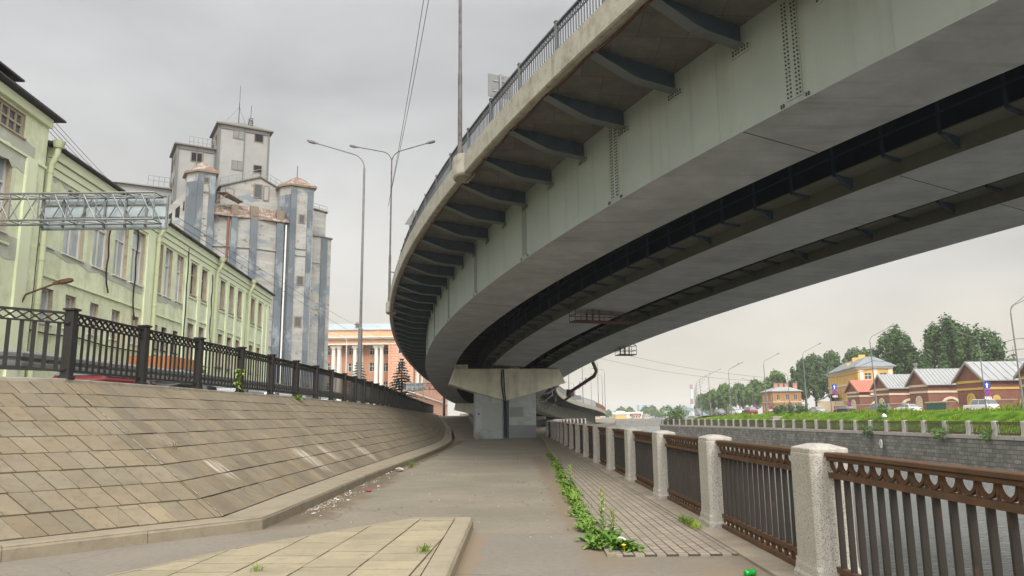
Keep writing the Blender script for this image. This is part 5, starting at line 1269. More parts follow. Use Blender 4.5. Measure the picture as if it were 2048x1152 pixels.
for h_ in hw: 
    if h_[0] > -40 or h_[2] > 10: add_window(ob, oW, un, nn_, h_, .2, M_white, M_glassd, (.5,), (.62,), .1, False)
hr = [(-22.95, -21.75, a, b_) for a, b_ in rows]
w = MB(); holed_wall(w, o2, un, nn_, -24.9, -19.9, SZ-.3, 16.2, hr, .25)
w.poly([(-24.9, 150, SZ-.3), (-24.9, 152.2, SZ-.3), (-24.9, 152.2, 16.2), (-24.9, 150, 16.2)])
sd2 = V((-.034, .9994, 0)); nS = V((.9994, .034, 0)); oS = V((-19.9, 150, 0))
hs = [(s, s+1.3, a, b_) for s in [6+5.2*k for k in range(24)] for a, b_ in ((14.2, 15.8), (10.9, 12.7), (7.4, 9.1), (3.2, 4.9))]
holed_wall(w, oS, sd2, nS, 0, 132, SZ-.3, 16.2, hs, .25); w.poly([oS+sd2*132+V((0, 0, SZ)), oS+sd2*132+V((-40, 0, SZ)), oS+sd2*132+V((-40, 0, 16)), oS+sd2*132+V((0, 0, 16))])
w.build('block_wall', M_orb, ob)
for h_ in hr: add_window(ob, o2, un, nn_, h_, .2, M_white, M_glassd, (.5,), (.62,), .1, True)
for h_ in hs:
    if h_[0] < 80: add_window(ob, oS, sd2, nS, h_, .2, M_cw, M_glassd, (.5,), (.62,), .16, True)
for x in (-36.05, -34.95, -31.75, -30.65, -27.45, -26.4, -40.3, -39.2, -44.6, -43.5, -48.9, -47.8):
    mb = MB(); mb.lathe((x, 150.9, SZ), [(.5, 0), (.5, .35), (.42, .4), (.42, 7), (.37, 13.4), (.48, 13.55), (.5, 13.8)], 14); mb.box(x-.55, x+.55, 150.35, 151.45, 15.66, 16.2); mb.build('column', M_cw, ob, smooth=False)
    mb = MB(); mb.box(x-.35, x+.35, 151.9, 152.198, SZ, 16.2); mb.build('half_column', M_cw, ob)
for k in range(2): 
    s = 3.4+k*12; c0 = oS+sd2*s+nS*.5; mb = MB(); mb.lathe((c0.x, c0.y, 8.2), [(.5, 0), (.45, .2), (.4, 7.3), (.5, 7.6)], 12); mb.build('column', M_cw, ob)
mb = MB(); L3 = sd2*132
def corn(z0, z1, d):
    mb.box(-55, -19.9+d, 150-d, 153, z0, z1); mb.obox(oS+V((-.5, d, z0)), nS*(d+.5), L3, V((0, 0, z1-z0)))
corn(17.3, 17.55, .55); corn(17.55, 17.75, .8); corn(16.2, 16.42, .12); mb.build('cornice', M_cw, ob)
mb = MB(); mb.box(-55, -19.92, 150.05, 153, 16.42, 17.3); mb.obox(oS+V((-.5, .05, 16.42)), nS*.46, L3, V((0, 0, .88))); mb.box(-55, -20.4, 150.6, 170, 17.75, 19.2); 
for x in (-27.2, -21.4, -38, -48): mb.box(x-.35, x+.35, 150.5, 150.598, 17.75, 19.2)
mb.build('attic', M_or, ob)
mb = MB(); mb.loft([[V((-55.5, 150.3, 19.2)), V((-20.2, 150.3, 19.2)), V((-20.2, 171, 19.2)), V((-55.5, 171, 19.2))], [V((-55.5, 150.3, 19.3)), V((-20.2, 150.3, 19.3)), V((-20.2, 171, 19.3)), V((-55.5, 171, 19.3))], [V((-55.5, 156, 21.2)), V((-24.5, 156, 21.2)), V((-24.5, 165, 21.2)), V((-55.5, 165, 21.2))]])
for k in range(60): x = -55+k*.58; 
mb.build('roof', M_mroof, ob)
mb = MB()
for k in range(56): x = -55+k*.6; mb.prism([(x, 150.35, 19.32), (x+.06, 150.35, 19.32), (x+.06-(max(0, x+24.5)*.8), 155.9, 21.2), (x-(max(0, x+24.5)*.8), 155.9, 21.2)], (0, 0, .05))
mb.build('roof_seams', M_mroof, ob)
mb = MB(); mb.box(-31.9, -31.3, 151.5, 152.1, 19.7, 20.5); mb.loft([[V((-32.1, 151.3, 20.5)), V((-31.1, 151.3, 20.5)), V((-31.1, 152.3, 20.5)), V((-32.1, 152.3, 20.5))], [V((-31.65, 151.75, 21.0)), V((-31.55, 151.75, 21)), V((-31.55, 151.85, 21)), V((-31.65, 151.85, 21))]]); mb.build('vent', M_elroof, ob)
mb = MB(); mb.tube([(-24.7, 149.85, SZ), (-24.7, 149.85, 17.2)], .12, 7); mb.build('downpipe', M_or, ob)
mb = MB(); mb.obox(oS+nS*.02+V((0, 0, 6.3)), nS*.35, L3, V((0, 0, .3))); mb.obox(V((-24.9, 149.7, 6.3)), V((5.2, 0, 0)), V((0, .28, 0)), V((0, 0, .3))); mb.build('string_course', M_cw, ob)
# ================================================================== right bank: wall, railing, grass slope, road
FB = [(41.8, 30), (41.5, 50), (41, 67), (40.3, 98), (38.5, 135), (36.5, 155), (34.6, 168), (33.8, 173.5), (34.2, 178), (36, 186), (42, 200)]
ZB = -.45
M_cop = mat('coping stone', lin((158, 152, 142)), .9, .12, 1, bump=.2)
mb = MB()
for (x0, y0), (x1, y1) in zip(FB, FB[1:]):
    mb.poly([(x0, y0, ZB-.3), (x1, y1, ZB-.3), (x1-.15, y1, -4.3), (x0-.15, y0, -4.3)])
fbw = mb.build('quay_wall', M_qw, origin=(41, 67, ZB)); tag(fbw, 'dark rough stone river wall of the opposite bank below the far railing', 'quay wall')
mb = MB()
for (x0, y0), (x1, y1) in zip(FB, FB[1:]):
    d = (V((x1, y1))-V((x0, y0))); k = max(1, int(d.length/2)); n2 = V((d.y, -d.x)).normalized()
    for j in range(k):
        p, q = V((x0, y0))+d*(j/k+.003), V((x0, y0))+d*((j+1)/k-.003); h_ = random.uniform(-.015, .015)
        mb.hexa([(p.x-n2.x*.1, p.y-n2.y*.1, ZB-.32), (q.x-n2.x*.1, q.y-n2.y*.1, ZB-.32), (q.x+n2.x*.9, q.y+n2.y*.9, ZB-.32), (p.x+n2.x*.9, p.y+n2.y*.9, ZB-.32), (p.x-n2.x*.1, p.y-n2.y*.1, ZB+h_), (q.x-n2.x*.1, q.y-n2.y*.1, ZB+h_), (q.x+n2.x*.9, q.y+n2.y*.9, ZB+h_), (p.x+n2.x*.9, p.y+n2.y*.9, ZB+h_)])
mb.build('coping', M_cop, fbw)
fr = thing('river_railing', 'distant railing of pale granite posts along the opposite river bank', 'railing', (41, 67, ZB))
L_ = plen(FB); pts = []; s = 3.0
while s < L_-2:
    q, d = polyline(FB, s); n2 = V((d.y, -d.x)); pts.append((q.x+n2.x*.32, q.y+n2.y*.32)); s += 3.62
place_railing(fr, (41, 67, ZB), pts, zb=ZB)

def crest(Y):   # (x of crest, z of crest)
    tab = [(-60, 50, 1.55), (40, 49.5, 1.8), (67, 48.6, 1.72), (98, 47.3, 1.58), (135, 45.2, 1.54), (150, 43.6, 1.38), (160, 42.2, 1.0), (170, 40.5, .35), (176, 40, .0), (190, 44, .0)]
    for (a, x0, z0), (b_, x1, z1) in zip(tab, tab[1:]):
        if Y <= b_: f = max(0, (Y-a)/(b_-a)); return lerp(x0, x1, f), lerp(z0, z1, f)
    return 44, 0
def bankx(Y):
    for (x0, y0), (x1, y1) in zip(FB, FB[1:]):
        if Y <= y1: return lerp(x0, x1, max(-3, (Y-y0)/(y1-y0)))
    return FB[-1][0]
rb_ = random.Random(3)
mb = MB(); rows = []
ys = [-40+2.2*k for k in range(104)]
for Y in ys:
    b0 = bankx(Y)+.85; cx, czz = crest(Y); row = []
    for k in range(8):
        f = k/7; x = lerp(b0, cx, f); z = lerp(ZB-.05, czz, .5-.5*cos(pi*f)) + (rb_.uniform(-.07, .09) if 0 < k < 7 else 0)
        row.append(V((x, Y, z)))
    rows.append(row)
for r0, r1 in zip(rows, rows[1:]):
    for k in range(7): mb.poly([r0[k], r0[k+1], r1[k+1], r1[k]])
M_turf = mat('turf', lin((84, 116, 22)), .95, .3, .3, c2=lin((50, 76, 12)), cover=.48, c2scale=.9, edge=.08, bump=.6, bscale=6, dist=.1, spec=.05)
struct(mb.build('grass_bank', M_turf))
# blades on it
mb = MB()
def blade(p, h_, a, w=.05, lean=.35, mi=0):
    d = V((cos(a), sin(a), 0)); s_ = V((-d.y, d.x, 0))*w; p = V(p); mb.poly([p-s_, p+s_, p+s_*.5+d*h_*lean*.4+V((0, 0, h_*.65)), p+d*h_*lean+V((0, 0, h_)), p-s_*.5+d*h_*lean*.4+V((0, 0, h_*.65))], mi)
for _ in range(34000):
    Y = 44+134*rb_.random()**1.25; b0 = bankx(Y)+.9; cx, czz = crest(Y); f = rb_.random(); x = lerp(b0, cx+1.2, f); z = lerp(ZB-.05, czz, .5-.5*cos(pi*min(1, f)))-.05
    cl = sin(x*.9+Y*.23)*sin(Y*.41)+.3*sin(Y*1.3)
    h_ = (.3+.32*rb_.random()**2)*(1+.6*max(-.6, cl))
    blade((x, Y, z), h_, rb_.uniform(0, 2*pi), .045+.03*Y/100, mi=0 if rb_.random() < .9 else 1)
struct(mb.build('grass', [M_grassg, mat('dry grass', lin((150, 150, 84)), .8, .2, 1, bump=0)]), 'stuff')
# level ground with the road behind
mb = MB(); pl = [(crest(Y)[0]-.05, Y, crest(Y)[1]) for Y in (-40, 40, 67, 98, 135, 150, 160, 170, 176)]
pl2 = [(50, -40, 1.9), (49.5, 40, 1.9)]
edge = [(x, y, min(z, 1.5)) for x, y, z in pl]
out_ = [(420, -40, 1.5), (420, 40, 1.5), (420, 67, 1.5), (420, 98, 1.5), (420, 135, 1.5), (420, 150, 1.5), (420, 160, 1.5), (420, 170, 1.5), (420, 176, 1.5)]
for i in range(len(edge)-1):
    mid0 = (edge[i][0]+4.5, edge[i][1], 1.5); mid1 = (edge[i+1][0]+4.5, edge[i+1][1], 1.5)
    mb.poly([edge[i], mid0, mid1, edge[i+1]]); mb.poly([mid0, out_[i], out_[i+1], mid1])
mb.poly([(40, 176, .0), (44.5, 176, 1.5), (420, 176, 1.5), (420, 600, 1.5), (160, 520, 1.5), (118, 400, 1.5), (70, 260, 1.5), (52, 205, 1.5)])
mb.poly([(40, 176, .0), (52, 205, 1.5), (42, 200, 0), (36, 186, 0)])
struct(mb.build('opposite_bank', mat('bank ground', lin((104, 108, 70)), .95, .15, .1, bump=.2)))
mb = MB(); 
for (a, b_) in zip([40, 67, 98, 135, 160, 176], [67, 98, 135, 160, 176, 260]):
    xa, xb = (crest(a)[0]+1.8, crest(b_)[0]+1.8) if b_ < 200 else (crest(a)[0]+1.8, 62)
    mb.poly([(xa+.0, a, 1.506), (xa+13, a, 1.506), (xb+13, b_, 1.506), (xb, b_, 1.506)])
struct(mb.build('road', M_asph))
# far bank beyond the bend
mb = MB(); fz = .1
mb.poly([(60, 440, fz), (150, 440, fz), (420, 420, fz), (2500, 500, fz), (2500, 4000, fz), (-2500, 4000, fz), (-2500, 420, fz), (-60, 420, fz), (47.5, 352, fz)])
struct(mb.build('far_ground', mat('far ground', lin((116, 118, 104)), .95, .15, .02, bump=0)))

# ------------------------------------------------------------------ trees
M_tl = [mat('poplar foliage', lin((72, 98, 50)), .75, .28, .35, c2=lin((46, 68, 34)), cover=.45, c2scale=.5, edge=.2, bump=0, obj_rand=.12),
        mat('light foliage', lin((90, 116, 54)), .75, .28, .35, c2=lin((62, 88, 40)), cover=.45, c2scale=.5, edge=.2, bump=0, obj_rand=.12)]
def crown_mesh(seed, lobes, n, size, h_total):
    rr = random.Random(seed); mb = MB()
    tot = sum(r**2 for *_, r in lobes)
    for x, y, z, r in lobes:
        for _ in range(int(n*r*r/tot)):
            while True:
                v_ = V((rr.gauss(0, 1), rr.gauss(0, 1), rr.gauss(0, 1)))
                if v_.length > .01: break
            v_.normalize(); rad = r*(rr.random()**.45)*rr.uniform(.8, 1.12); p = V((x, y, z))+V((v_.x*rad*.85, v_.y*rad*.85, v_.z*rad*1.7))
            out_d = (v_+V((rr.uniform(-.7, .7), rr.uniform(-.7, .7), rr.uniform(-.2, .9)))).normalized(); t_ = out_d.cross(V((rr.uniform(-1, 1), rr.uniform(-1, 1), rr.uniform(-1, 1)))).normalized(); b_ = out_d.cross(t_); s_ = size*rr.uniform(.55, 1.25)
            mb.poly([p-t_*s_*.5, p+b_*s_*.35, p+t_*s_*.6+out_d*s_*.2, p-b_*s_*.35])
    return mb
def make_tree(name, label, loc, h_, r, seed, mi=0, n=3400, size=.75, poplar=False, cat='tree', group=None):
    rr = random.Random(seed); tt = thing(name, label, cat, (0, 0, 0), group); tr_ = MB()
    th = h_*.3
    tr_.tube([(0, 0, -.2), (.05, 0, th*.6), (.1, .05, th), (.1, 0, h_*.62), (0, 0, h_*.9)], [h_*.022, h_*.018, h_*.016, h_*.009, .03], 8)
    lobes = [(0, 0, h_*.66, r*.5), (0, 0, h_*.86, r*.26)]
    nl = 38
    for k in range(nl):
        a = k*2.4+rr.uniform(-.4, .4); f = k/(nl-1); z = h_*lerp(.34, .9, f**.9); rad = r*lerp(.82, .36, f**1.6)*rr.uniform(.6, 1.12)
        lr = r*lerp(.23, .14, f)*rr.uniform(.75, 1.25); x, y = cos(a)*rad, sin(a)*rad; lobes.append((x, y, z, lr))
        tr_.tube([(.05, 0, th*.8+f*h_*.3), (x*.5, y*.5, (th+f*h_*.3+z)/2+.2), (x*.95, y*.95, z)], [h_*.008, h_*.006, .03], 5)
    tr_.build('trunk', M_bark, tt); crown_mesh(seed, lobes, n, size, h_).build('crown', M_tl[mi], tt)
    tt.location = loc
    return tt
ZG = 1.5
# big trees behind the brick houses
make_tree('tree', 'tall leafy tree behind the white roofed houses, left of the two largest', (84.5, 165, ZG), 19.3, 6.8, 21, 0, 8500, .62)
make_tree('tree', 'largest broad leafy tree, rising behind the biggest brick house', (91.3, 157, ZG), 20.3, 8.0, 22, 0, 9500, .62)
make_tree('tree', 'leafy tree merging with the right side of the largest tree', (97.5, 157, ZG), 17.8, 7.6, 23, 0, 8500, .62)
t_a = make_tree('tree', 'dark poplar left of the yellow building, nearest to it', (95, 238, ZG), 19.5, 6.2, 24, 0, 5000, .95, group='trees behind the yellow building')
def tree_copy(src, x, y, h_ratio, rz, label, group): return dup(src, (x, y, ZG), rz, label, h_ratio, group)
for i, (x, y, k, lb) in enumerate(((100, 236, 1.04, 'leafy poplar directly behind the left end of the yellow roof'), (106, 232, 1.07, 'leafy poplar behind the middle of the yellow roof'), (112, 236, 1.04, 'poplar behind the stepped yellow parapet'), (88, 228, .88, 'lower tree beside the pale low house at the yellow building'), (82, 232, .62, 'small tree behind the brown house, right of it'), (80, 220, .42, 'low bushy tree between brown house and lamp post'))):
    tree_copy(t_a, x, y, k, 1.1*i, lb, 'trees behind the yellow building')
t_b = make_tree('tree', 'pale green tree behind the brown brick house', (87, 250, ZG), 14.5, 5.5, 31, 1, 4000, .95, group='trees beyond the brown house')
for i, (x, y, k, lb) in enumerate(((84, 262, .85, 'light green tree left of the brown house'), (80, 268, .78, 'second tree left of the brown house'), (79, 282, .82, 'rounded tree further left of the brown house'), (76, 288, .68, 'smaller rounded tree toward the left end of the right bank wood'), (79, 305, .66, 'tree near the left end of the right bank wood'), (80, 322, .64, 'leftmost tree of the right bank wood before the chimney'), (95, 300, .9, 'tree standing behind the gap in the right bank wood'))):
    tree_copy(t_b, x, y, k, .9*i+.3, lb, 'trees beyond the brown house')
def bush(label, loc, h_, r, seed, mi=1, n=900, size=.3, stretch=1.0):
    rr = random.Random(seed); tt = thing('bush', label, 'bush', loc); lob = [(rr.uniform(-.5, .5)*r*stretch, rr.uniform(-.5, .5)*r, h_*rr.uniform(.4, .62), r*rr.uniform(.4, .62)) for _ in range(9)]
    cm = crown_mesh(seed, lob, n, size, h_); cm.v = [(x+loc[0], y+loc[1], max(0, z)+loc[2]) for x, y, z in cm.v]; cm.build('leaves', M_tl[mi], tt)
    mb = MB()
    for k in range(5): a = k*1.3; mb.tube([(loc[0], loc[1], loc[2]-.1), (loc[0]+cos(a)*r*.3, loc[1]+sin(a)*r*.3, loc[2]+h_*.5)], [.05, .02], 5)
    mb.build('stems', M_bark, tt)
bush('round bright green bush at the far left end of the grassy bank', (36.3, 170, -.4), 3.6, 2.6, 41, 1, 1500, .45)
bush('low dark green shrub on the bank top left of the parked cars', (45.6, 130, 1.7), 1.1, 1.3, 42, 0, 700, .3, 1.6)
bush('long low shrub on the bank top beside the third lamp post', (45.9, 122, 1.7), 1.2, 1.5, 43, 0, 800, .3, 1.8)
bush('small shrub on the bank top below the red roofed house', (45.5, 93, 1.6), .9, 1.0, 44, 1, 500, .25, 1.4)
bush('weeds hanging over the coping of the opposite river wall', (40.6, 72.5, -.95), 1.0, 1.2, 45, 1, 500, .22, 1.2)
bush('tuft of weeds on the opposite river wall by the oval marker', (40.0, 86.5, -1.0), .9, .9, 46, 0, 360, .2, 1.2)
bush('second clump of weeds over the opposite wall, nearer the right edge', (40.8, 66, -.9), .8, .9, 47, 1, 360, .2, 1.2)
mb = MB(); mb.box(41.9, 43.8, 123, 124.3, -.3, .75); mb.box(42.4, 44, 124.31, 125.4, .2, 1.25); tag(mb.build('concrete_block', M_conc, origin=(42.8, 124, -.3), bevel=.05), 'stepped grey concrete block half sunk in the grassy bank', 'block')
mb = MB(); rr = random.Random(8); mb.loft([[V((44.3+r_*cos(k*pi/4)*rr.uniform(.7, 1.2), 91+r_*sin(k*pi/4)*rr.uniform(.7, 1.2), z)) for k in range(8)] for r_, z in ((.2, 1.0), (.34, 1.15), (.26, 1.35), (.08, 1.5))]); tag(mb.build('white_bag', M_white, origin=(44.3, 91, 1.0)), 'white bag lying on the grass below the road', 'bag')
mk = thing('depth_marker', 'small white oval marker board fixed to the opposite river wall', 'sign', (40.35, 84, -2)); mb = MB(); mb.prism([(40.3, 84+.3*cos(a*pi/8), -1.75+.5*sin(a*pi/8)) for a in range(16)], (-.05, 0, 0)); mb.build('board', M_white, mk)
mb = MB(); mb.box(40.235, 40.249, 83.96, 84.04, -2.0, -1.5); mb.build('mark', M_dark, mk)

# ------------------------------------------------------------------ street lamps on the right bank
LP = [(48.0, 71.5, 10.3, 2), (47.6, 99.5, 10.3, 1), (47.6, 123, 10.3, 1), (47.6, 142.5, 10.3, 1), (47.6, 166, 10.2, 2), (47.8, 184, 10, 1), (49.8, 201, 10, 1), (53, 218, 10, 1), (57.5, 238, 10, 1), (63, 262, 10, 1), (71, 296, 10, 1), (82, 342, 10, 1), (96, 402, 10, 1)]
for i, (x, y, h_, na) in enumerate(LP):
    arms = [(1, .06, 3.1)] if na == 1 else [(1, .45, 3.1), (1, -.35, 3.1)]
    arm_lamp('street_lamp', f'grey street lamp along the opposite bank, {orn[i]} from the right edge of the photo', (x, y, 1.4), h_-.8, arms, .12, .06, bend=.95, rise=.5, lean=(-.12, 0), arm_r=.04, group='lamps along the opposite bank')
LP2 = [(53.5, 86, 8.6), (54, 129, 8.6), (57.5, 158, 8.6), (60, 190, 8.6), (65, 214, 8.6), (70, 238, 8.6)]
for i, (x, y, h_) in enumerate(LP2):
    arm_lamp('street_lamp', f'shorter lamp with a left arm beyond the opposite road, {orn[i]} from the right', (x, y, ZG), h_-.8, [(-1, -.1, 2.2)], .09, .05, bend=.8, rise=.3, group='lamps on the far side of the road')
ow = MB()
for (x, y, *_), (x2, y2, *_2) in zip(LP[:7], LP[1:7]):
    for z in (8.4, 7.4):
        ow.tube([lerp(V((x, y, z)), V((x2, y2, z)), k/8)-V((0, 0, (.9 if z > 8 else .5)*sin(pi*k/8))) for k in range(9)], .022, 4)
ow.tube([lerp(V((48, 71.5, 8.4)), V((52, 45, 8.6)), k/6)-V((0, 0, .5*sin(pi*k/6))) for k in range(7)], .022, 4); ow.tube([lerp(V((48, 71.5, 7.4)), V((52, 45, 7.6)), k/6)-V((0, 0, .5*sin(pi*k/6))) for k in range(7)], .022, 4)
for z, z2 in ((8.4, 15), (7.6, 13)): ow.tube([lerp(V((47.6, 142, z)), V((13, 140, z2)), k/10)-V((0, 0, .9*sin(pi*k/10))) for k in range(11)], .02, 4)
tag(ow.build('overhead_wires', M_dark, origin=(47.6, 99.5, 8)), 'thin sagging wires strung between the lamps of the opposite bank', 'wires')

# ------------------------------------------------------------------ road signs
M_sblue = mat('sign blue', lin((32, 70, 160)), .4, .05, 2, bump=0); M_sred = mat('sign red', lin((176, 44, 52)), .4, .05, 2, bump=0); M_swhite = mat('sign white', lin((225, 225, 225)), .4, .03, 2, bump=0)
def disc(mb, c0, r, y0, y1, mi=0, n=20): mb.prism([(c0[0]+r*cos(2*pi*k/n), y0, c0[2]+r*sin(2*pi*k/n)) for k in range(n)], (0, y1-y0, 0), mi)
def sign_post(label, x, y, z, s_=.8, arrow=True, pole=True, plate=True):
    tt = thing('road_sign', label, 'sign', (x, y, ZG)); zz = z
    if pole: mb = MB(); mb.tube([(x, y+.06, ZG-.1), (x, y+.06, z+1.9*s_)], .04, 7); mb.build('pole', M_zinc, tt)
    if arrow:
        mb = MB(); a = s_*.5; cz_ = z+s_*1.25
        mb.box(x-a, x+a, y-.02, y, cz_-a, cz_+a, 0); 
        mb.box(x-.1*s_, x+.1*s_, y-.03, y-.022, cz_-.36*s_, cz_+.06*s_, 1); mb.prism([(x-.25*s_, y-.03, cz_+.06*s_), (x+.25*s_, y-.03, cz_+.06*s_), (x, y-.03, cz_+.38*s_)], (0, .008, 0), 1)
        mb.build('arrow_plate', [M_sblue, M_swhite], tt)
    mb = MB(); c0 = (x, y, z+.2*s_); disc(mb, c0, s_*.5, y-.02, y, 0); disc(mb, c0, s_*.41, y-.03, y-.022, 1)
    for sg in (-1, 1): d = V((1, 0, sg)).normalized(); n2 = V((-d.z, 0, d.x)); mb.obox(V((x, y-.04, z+.2*s_))-d*s_*.4-n2*s_*.045, d*s_*.8, n2*s_*.09, V((0, .008, 0)), 0)
    mb.build('no_stopping_disc', [M_sred, M_sblue], tt)
    if plate:
        mb = MB(); zc = z-.62*s_; mb.box(x-s_*.5, x+s_*.5, y-.02, y, zc-.17*s_, zc+.17*s_, 0); mb.box(x-.3*s_, x+.3*s_, y-.03, y-.022, zc-.03*s_, zc+.03*s_, 1)
        for sg in (-1, 1): mb.prism([(x+sg*.26*s_, y-.03, zc-.11*s_), (x+sg*.42*s_, y-.03, zc), (x+sg*.26*s_, y-.03, zc+.11*s_)], (0, .008, 0), 1)
        mb.build('arrow_strip', [M_swhite, M_dark], tt)
sign_post('blue ahead arrow above a no stopping disc before the biggest brick house', 53.6, 85.6, 3.6, .75)
sign_post('blue ahead arrow above a no stopping disc before the yellow building', 54.6, 128.6, 5.0, .85)
sign_post('low no stopping disc between the yellow building and the parked cars', 61, 138, 3.2, .7, False, True, False)
sign_post('no stopping disc in front of the brown house', 63, 178, 3.0, .8, False)
sign_post('no stopping disc left of the fourth lamp post of the bank', 53.5, 168, 3.1, .9, False)
sign_post('no stopping disc right of the fourth lamp post of the bank', 59, 174, 3.1, .9, False)

# ------------------------------------------------------------------ brick houses with gables
M_brick = mat('red brick', lin((130, 86, 74)), .9, .12, .6, brick=(.5, .16, .018, lin((124, 92, 80)), 'SZ'), bump=.2, bscale=6, c2=lin((120, 72, 62)), cover=.36, c2scale=.5, edge=.2)
M_brickp = mat('pink plastered brick', lin((178, 134, 116)), .9, .1, .8, c2=lin((160, 110, 96)), cover=.45, c2scale=.8, edge=.1, bump=.1)
M_cream = mat('cream trim', lin((206, 190, 164)), .9, .1, 1.5, c2=lin((176, 160, 140)), cover=.35, c2scale=2, bump=.05)
M_ochre = mat('ochre trim', lin((196, 162, 84)), .9, .1, 1.5, c2=lin((170, 140, 84)), cover=.35, c2scale=2, bump=.05)
M_wroof = mat('pale standing seam roof', lin((146, 147, 147)), .55, .08, .3, c2=lin((126, 129, 130)), cover=.4, c2scale=.5, bump=.04, spec=.4)
M_rroof = mat('salmon red roof', lin((192, 112, 94)), .6, .06, .3, c2=lin((192, 100, 80)), cover=.4, c2scale=.6, bump=.04)
M_gate = mat('green gate', lin((54, 92, 76)), .7, .08, 1, bump=.05)
def arch(mb, s0, s1, z0, zs, P_, d0, d1, w_, n=10, mi=0):
    """arched surround: legs from z0 to spring zs, semicircle above; P_(s, z, d)"""
    c0 = (s0+s1)/2; r = (s1-s0)/2
    inn = [(s0, z0), (s0, zs)]+[(c0-r*cos(pi*k/n), zs+r*sin(pi*k/n)) for k in range(1, n)]+[(s1, zs), (s1, z0)]
    r2 = r+w_; ou = [(s0-w_, z0), (s0-w_, zs)]+[(c0-r2*cos(pi*k/n), zs+r2*sin(pi*k/n)) for k in range(1, n)]+[(s1+w_, zs), (s1+w_, z0)]
    for (a, b_, c, d) in zip(inn, inn[1:], ou[1:], ou): mb.hexa([P_(*q, d0) for q in (a, b_, c, d)]+[P_(*q, d1) for q in (a, b_, c, d)], mi)
    return inn
def brick_house(label, yc, hw_, roof, trim, xg=66, dep=12, ze=6.9, zr=9.3, side_detail=0):
    tt = thing('brick_house', label, 'house', (xg, yc, ZG))
    w = MB(); z0 = ZG-.2
    w.prism([(xg, yc-hw_, z0), (xg, yc+hw_, z0), (xg, yc+hw_, ze), (xg, yc, zr), (xg, yc-hw_, ze)], (dep, 0, 0)); wo = w.build('wall', M_brick, tt)
    r = MB()
    for sg in (-1, 1):
        e0, e1 = (yc+sg*(hw_+.55), ze-.33), (yc, zr+.02); r.prism([(xg-.5, e0[0], e0[1]), (xg-.5, e1[0], e1[1]), (xg-.5, e1[0], e1[1]+.14), (xg-.5, e0[0], e0[1]+.14)], (dep+1, 0, 0))
        nsm = 16
        for k in range(nsm+1):
            x = xg-.45+(dep+.9)*k/nsm; r.prism([(x, e0[0], e0[1]+.14), (x, e1[0], e1[1]+.14), (x, e1[0], e1[1]+.24), (x, e0[0], e0[1]+.24)], (.07, 0, 0))
    r.build('roof', roof, tt)
    m_ = MB()  # verge boards, bands, arches on the river gable
    for sg in (-1, 1): m_.prism([(xg-.52, yc+sg*(hw_+.5), ze-.52), (xg-.52, yc, zr-.22), (xg-.52, yc, zr+.0), (xg-.52, yc+sg*(hw_+.5), ze-.28)], (.1, 0, 0))
    m_.build('verge_board', mat('old verge wood', lin((150, 134, 116)), .9, .1, 2, bump=.05), tt)
    m_ = MB(); Pg = lambda s, z, d: V((xg-d, yc+s, z)); Ps = lambda s, z, d: V((xg+s, yc-hw_-d, z))
    m_.box(xg-.1, xg-.003, yc-hw_-.05, yc+hw_+.05, ze-.5, ze-.15); m_.box(xg-.1, xg-.003, yc-hw_-.05, yc+hw_+.05, 4.7, 5.02); 
    m_.box(xg-.1, xg+dep, yc-hw_-.1, yc-hw_-.003, 4.7, 5.02); m_.box(xg-.02, xg+dep, yc-hw_-.08, yc-hw_-.003, ze-.3, ze-.12)
    a_in = arch(m_, -.7, .7, ZG+.6, 3.3, Pg, .003, .12, .28)
    if side_detail: arch(m_, 5.0, 7.4, ZG+.6, 2.6, Ps, .003, .12, .4)
    else: arch(m_, 2.2, 4.8, ZG+.5, 2.4, Ps, .003, .12, .4)
    m_.build('trim', trim, tt)
    m_ = MB(); m_.prism([Pg(s, z, .02) for s, z in a_in], (-.02, 0, 0)); m_.build('blind_arch', M_cream if side_detail != 1 else M_ochre, tt)
    wn = MB()
    for s in ((5.0, 6.2),) if not side_detail else ((8.6, 10.6),): 
        wn.box(xg+s[0]-.15, xg+s[1]+.15, yc-hw_-.05, yc-hw_-.004, 3.5, 4.65); wo2 = wn.build('window', M_cream, tt); gp_ = MB(); gp_.poly([Ps(s[0], 3.62, .054), Ps(s[1], 3.62, .054), Ps(s[1], 4.52, .054), Ps(s[0], 4.52, .054)]); gp_.box(xg+(s[0]+s[1])/2-.05, xg+(s[0]+s[1])/2+.05, yc-hw_-.075, yc-hw_-.056, 3.62, 4.52); gp_.build('pane', M_glassd, wo2)
    if side_detail:
        m_ = MB(); m_.prism([Ps(1.5+.6*cos(a*pi/8), 3.2+.75*sin(a*pi/8), .01) for a in range(16)], (0, -.03, 0)); m_.build('ochre_panel', M_ochre, tt)
    m_ = MB(); m_.box(xg+2.3, xg+4.7, yc-hw_-.03, yc-hw_-.004, ZG, 2.4); m_.build('patched_brickwork', M_brickp, tt)
    return tt
h1 = brick_house('brick house with the salmon red metal roof next to the yellow building', 147.1, 2.6, M_rroof, M_cream, 66, 7, 5.9, 7.8)
h2 = brick_house('narrow brick house with a pale roof between the red roof and the middle house', 135.8, 2.8, M_wroof, M_cream, 66, 8, 6.1, 8.3)
h3 = brick_house('middle brick house with a pale roof and a green gate beside it', 123.3, 2.8, M_wroof, M_cream, 66, 9, 6.2, 8.5)
h4 = brick_house('biggest brick house with a pale roof and ochre trim at the right edge', 109.2, 3.3, M_wroof, M_ochre, 66, 17, 6.2, 8.65, 1)
h5 = brick_house('brick house cut off by the right edge of the photo with a pale roof', 95, 3.4, M_wroof, M_ochre, 66, 15, 6.2, 8.65, 2)
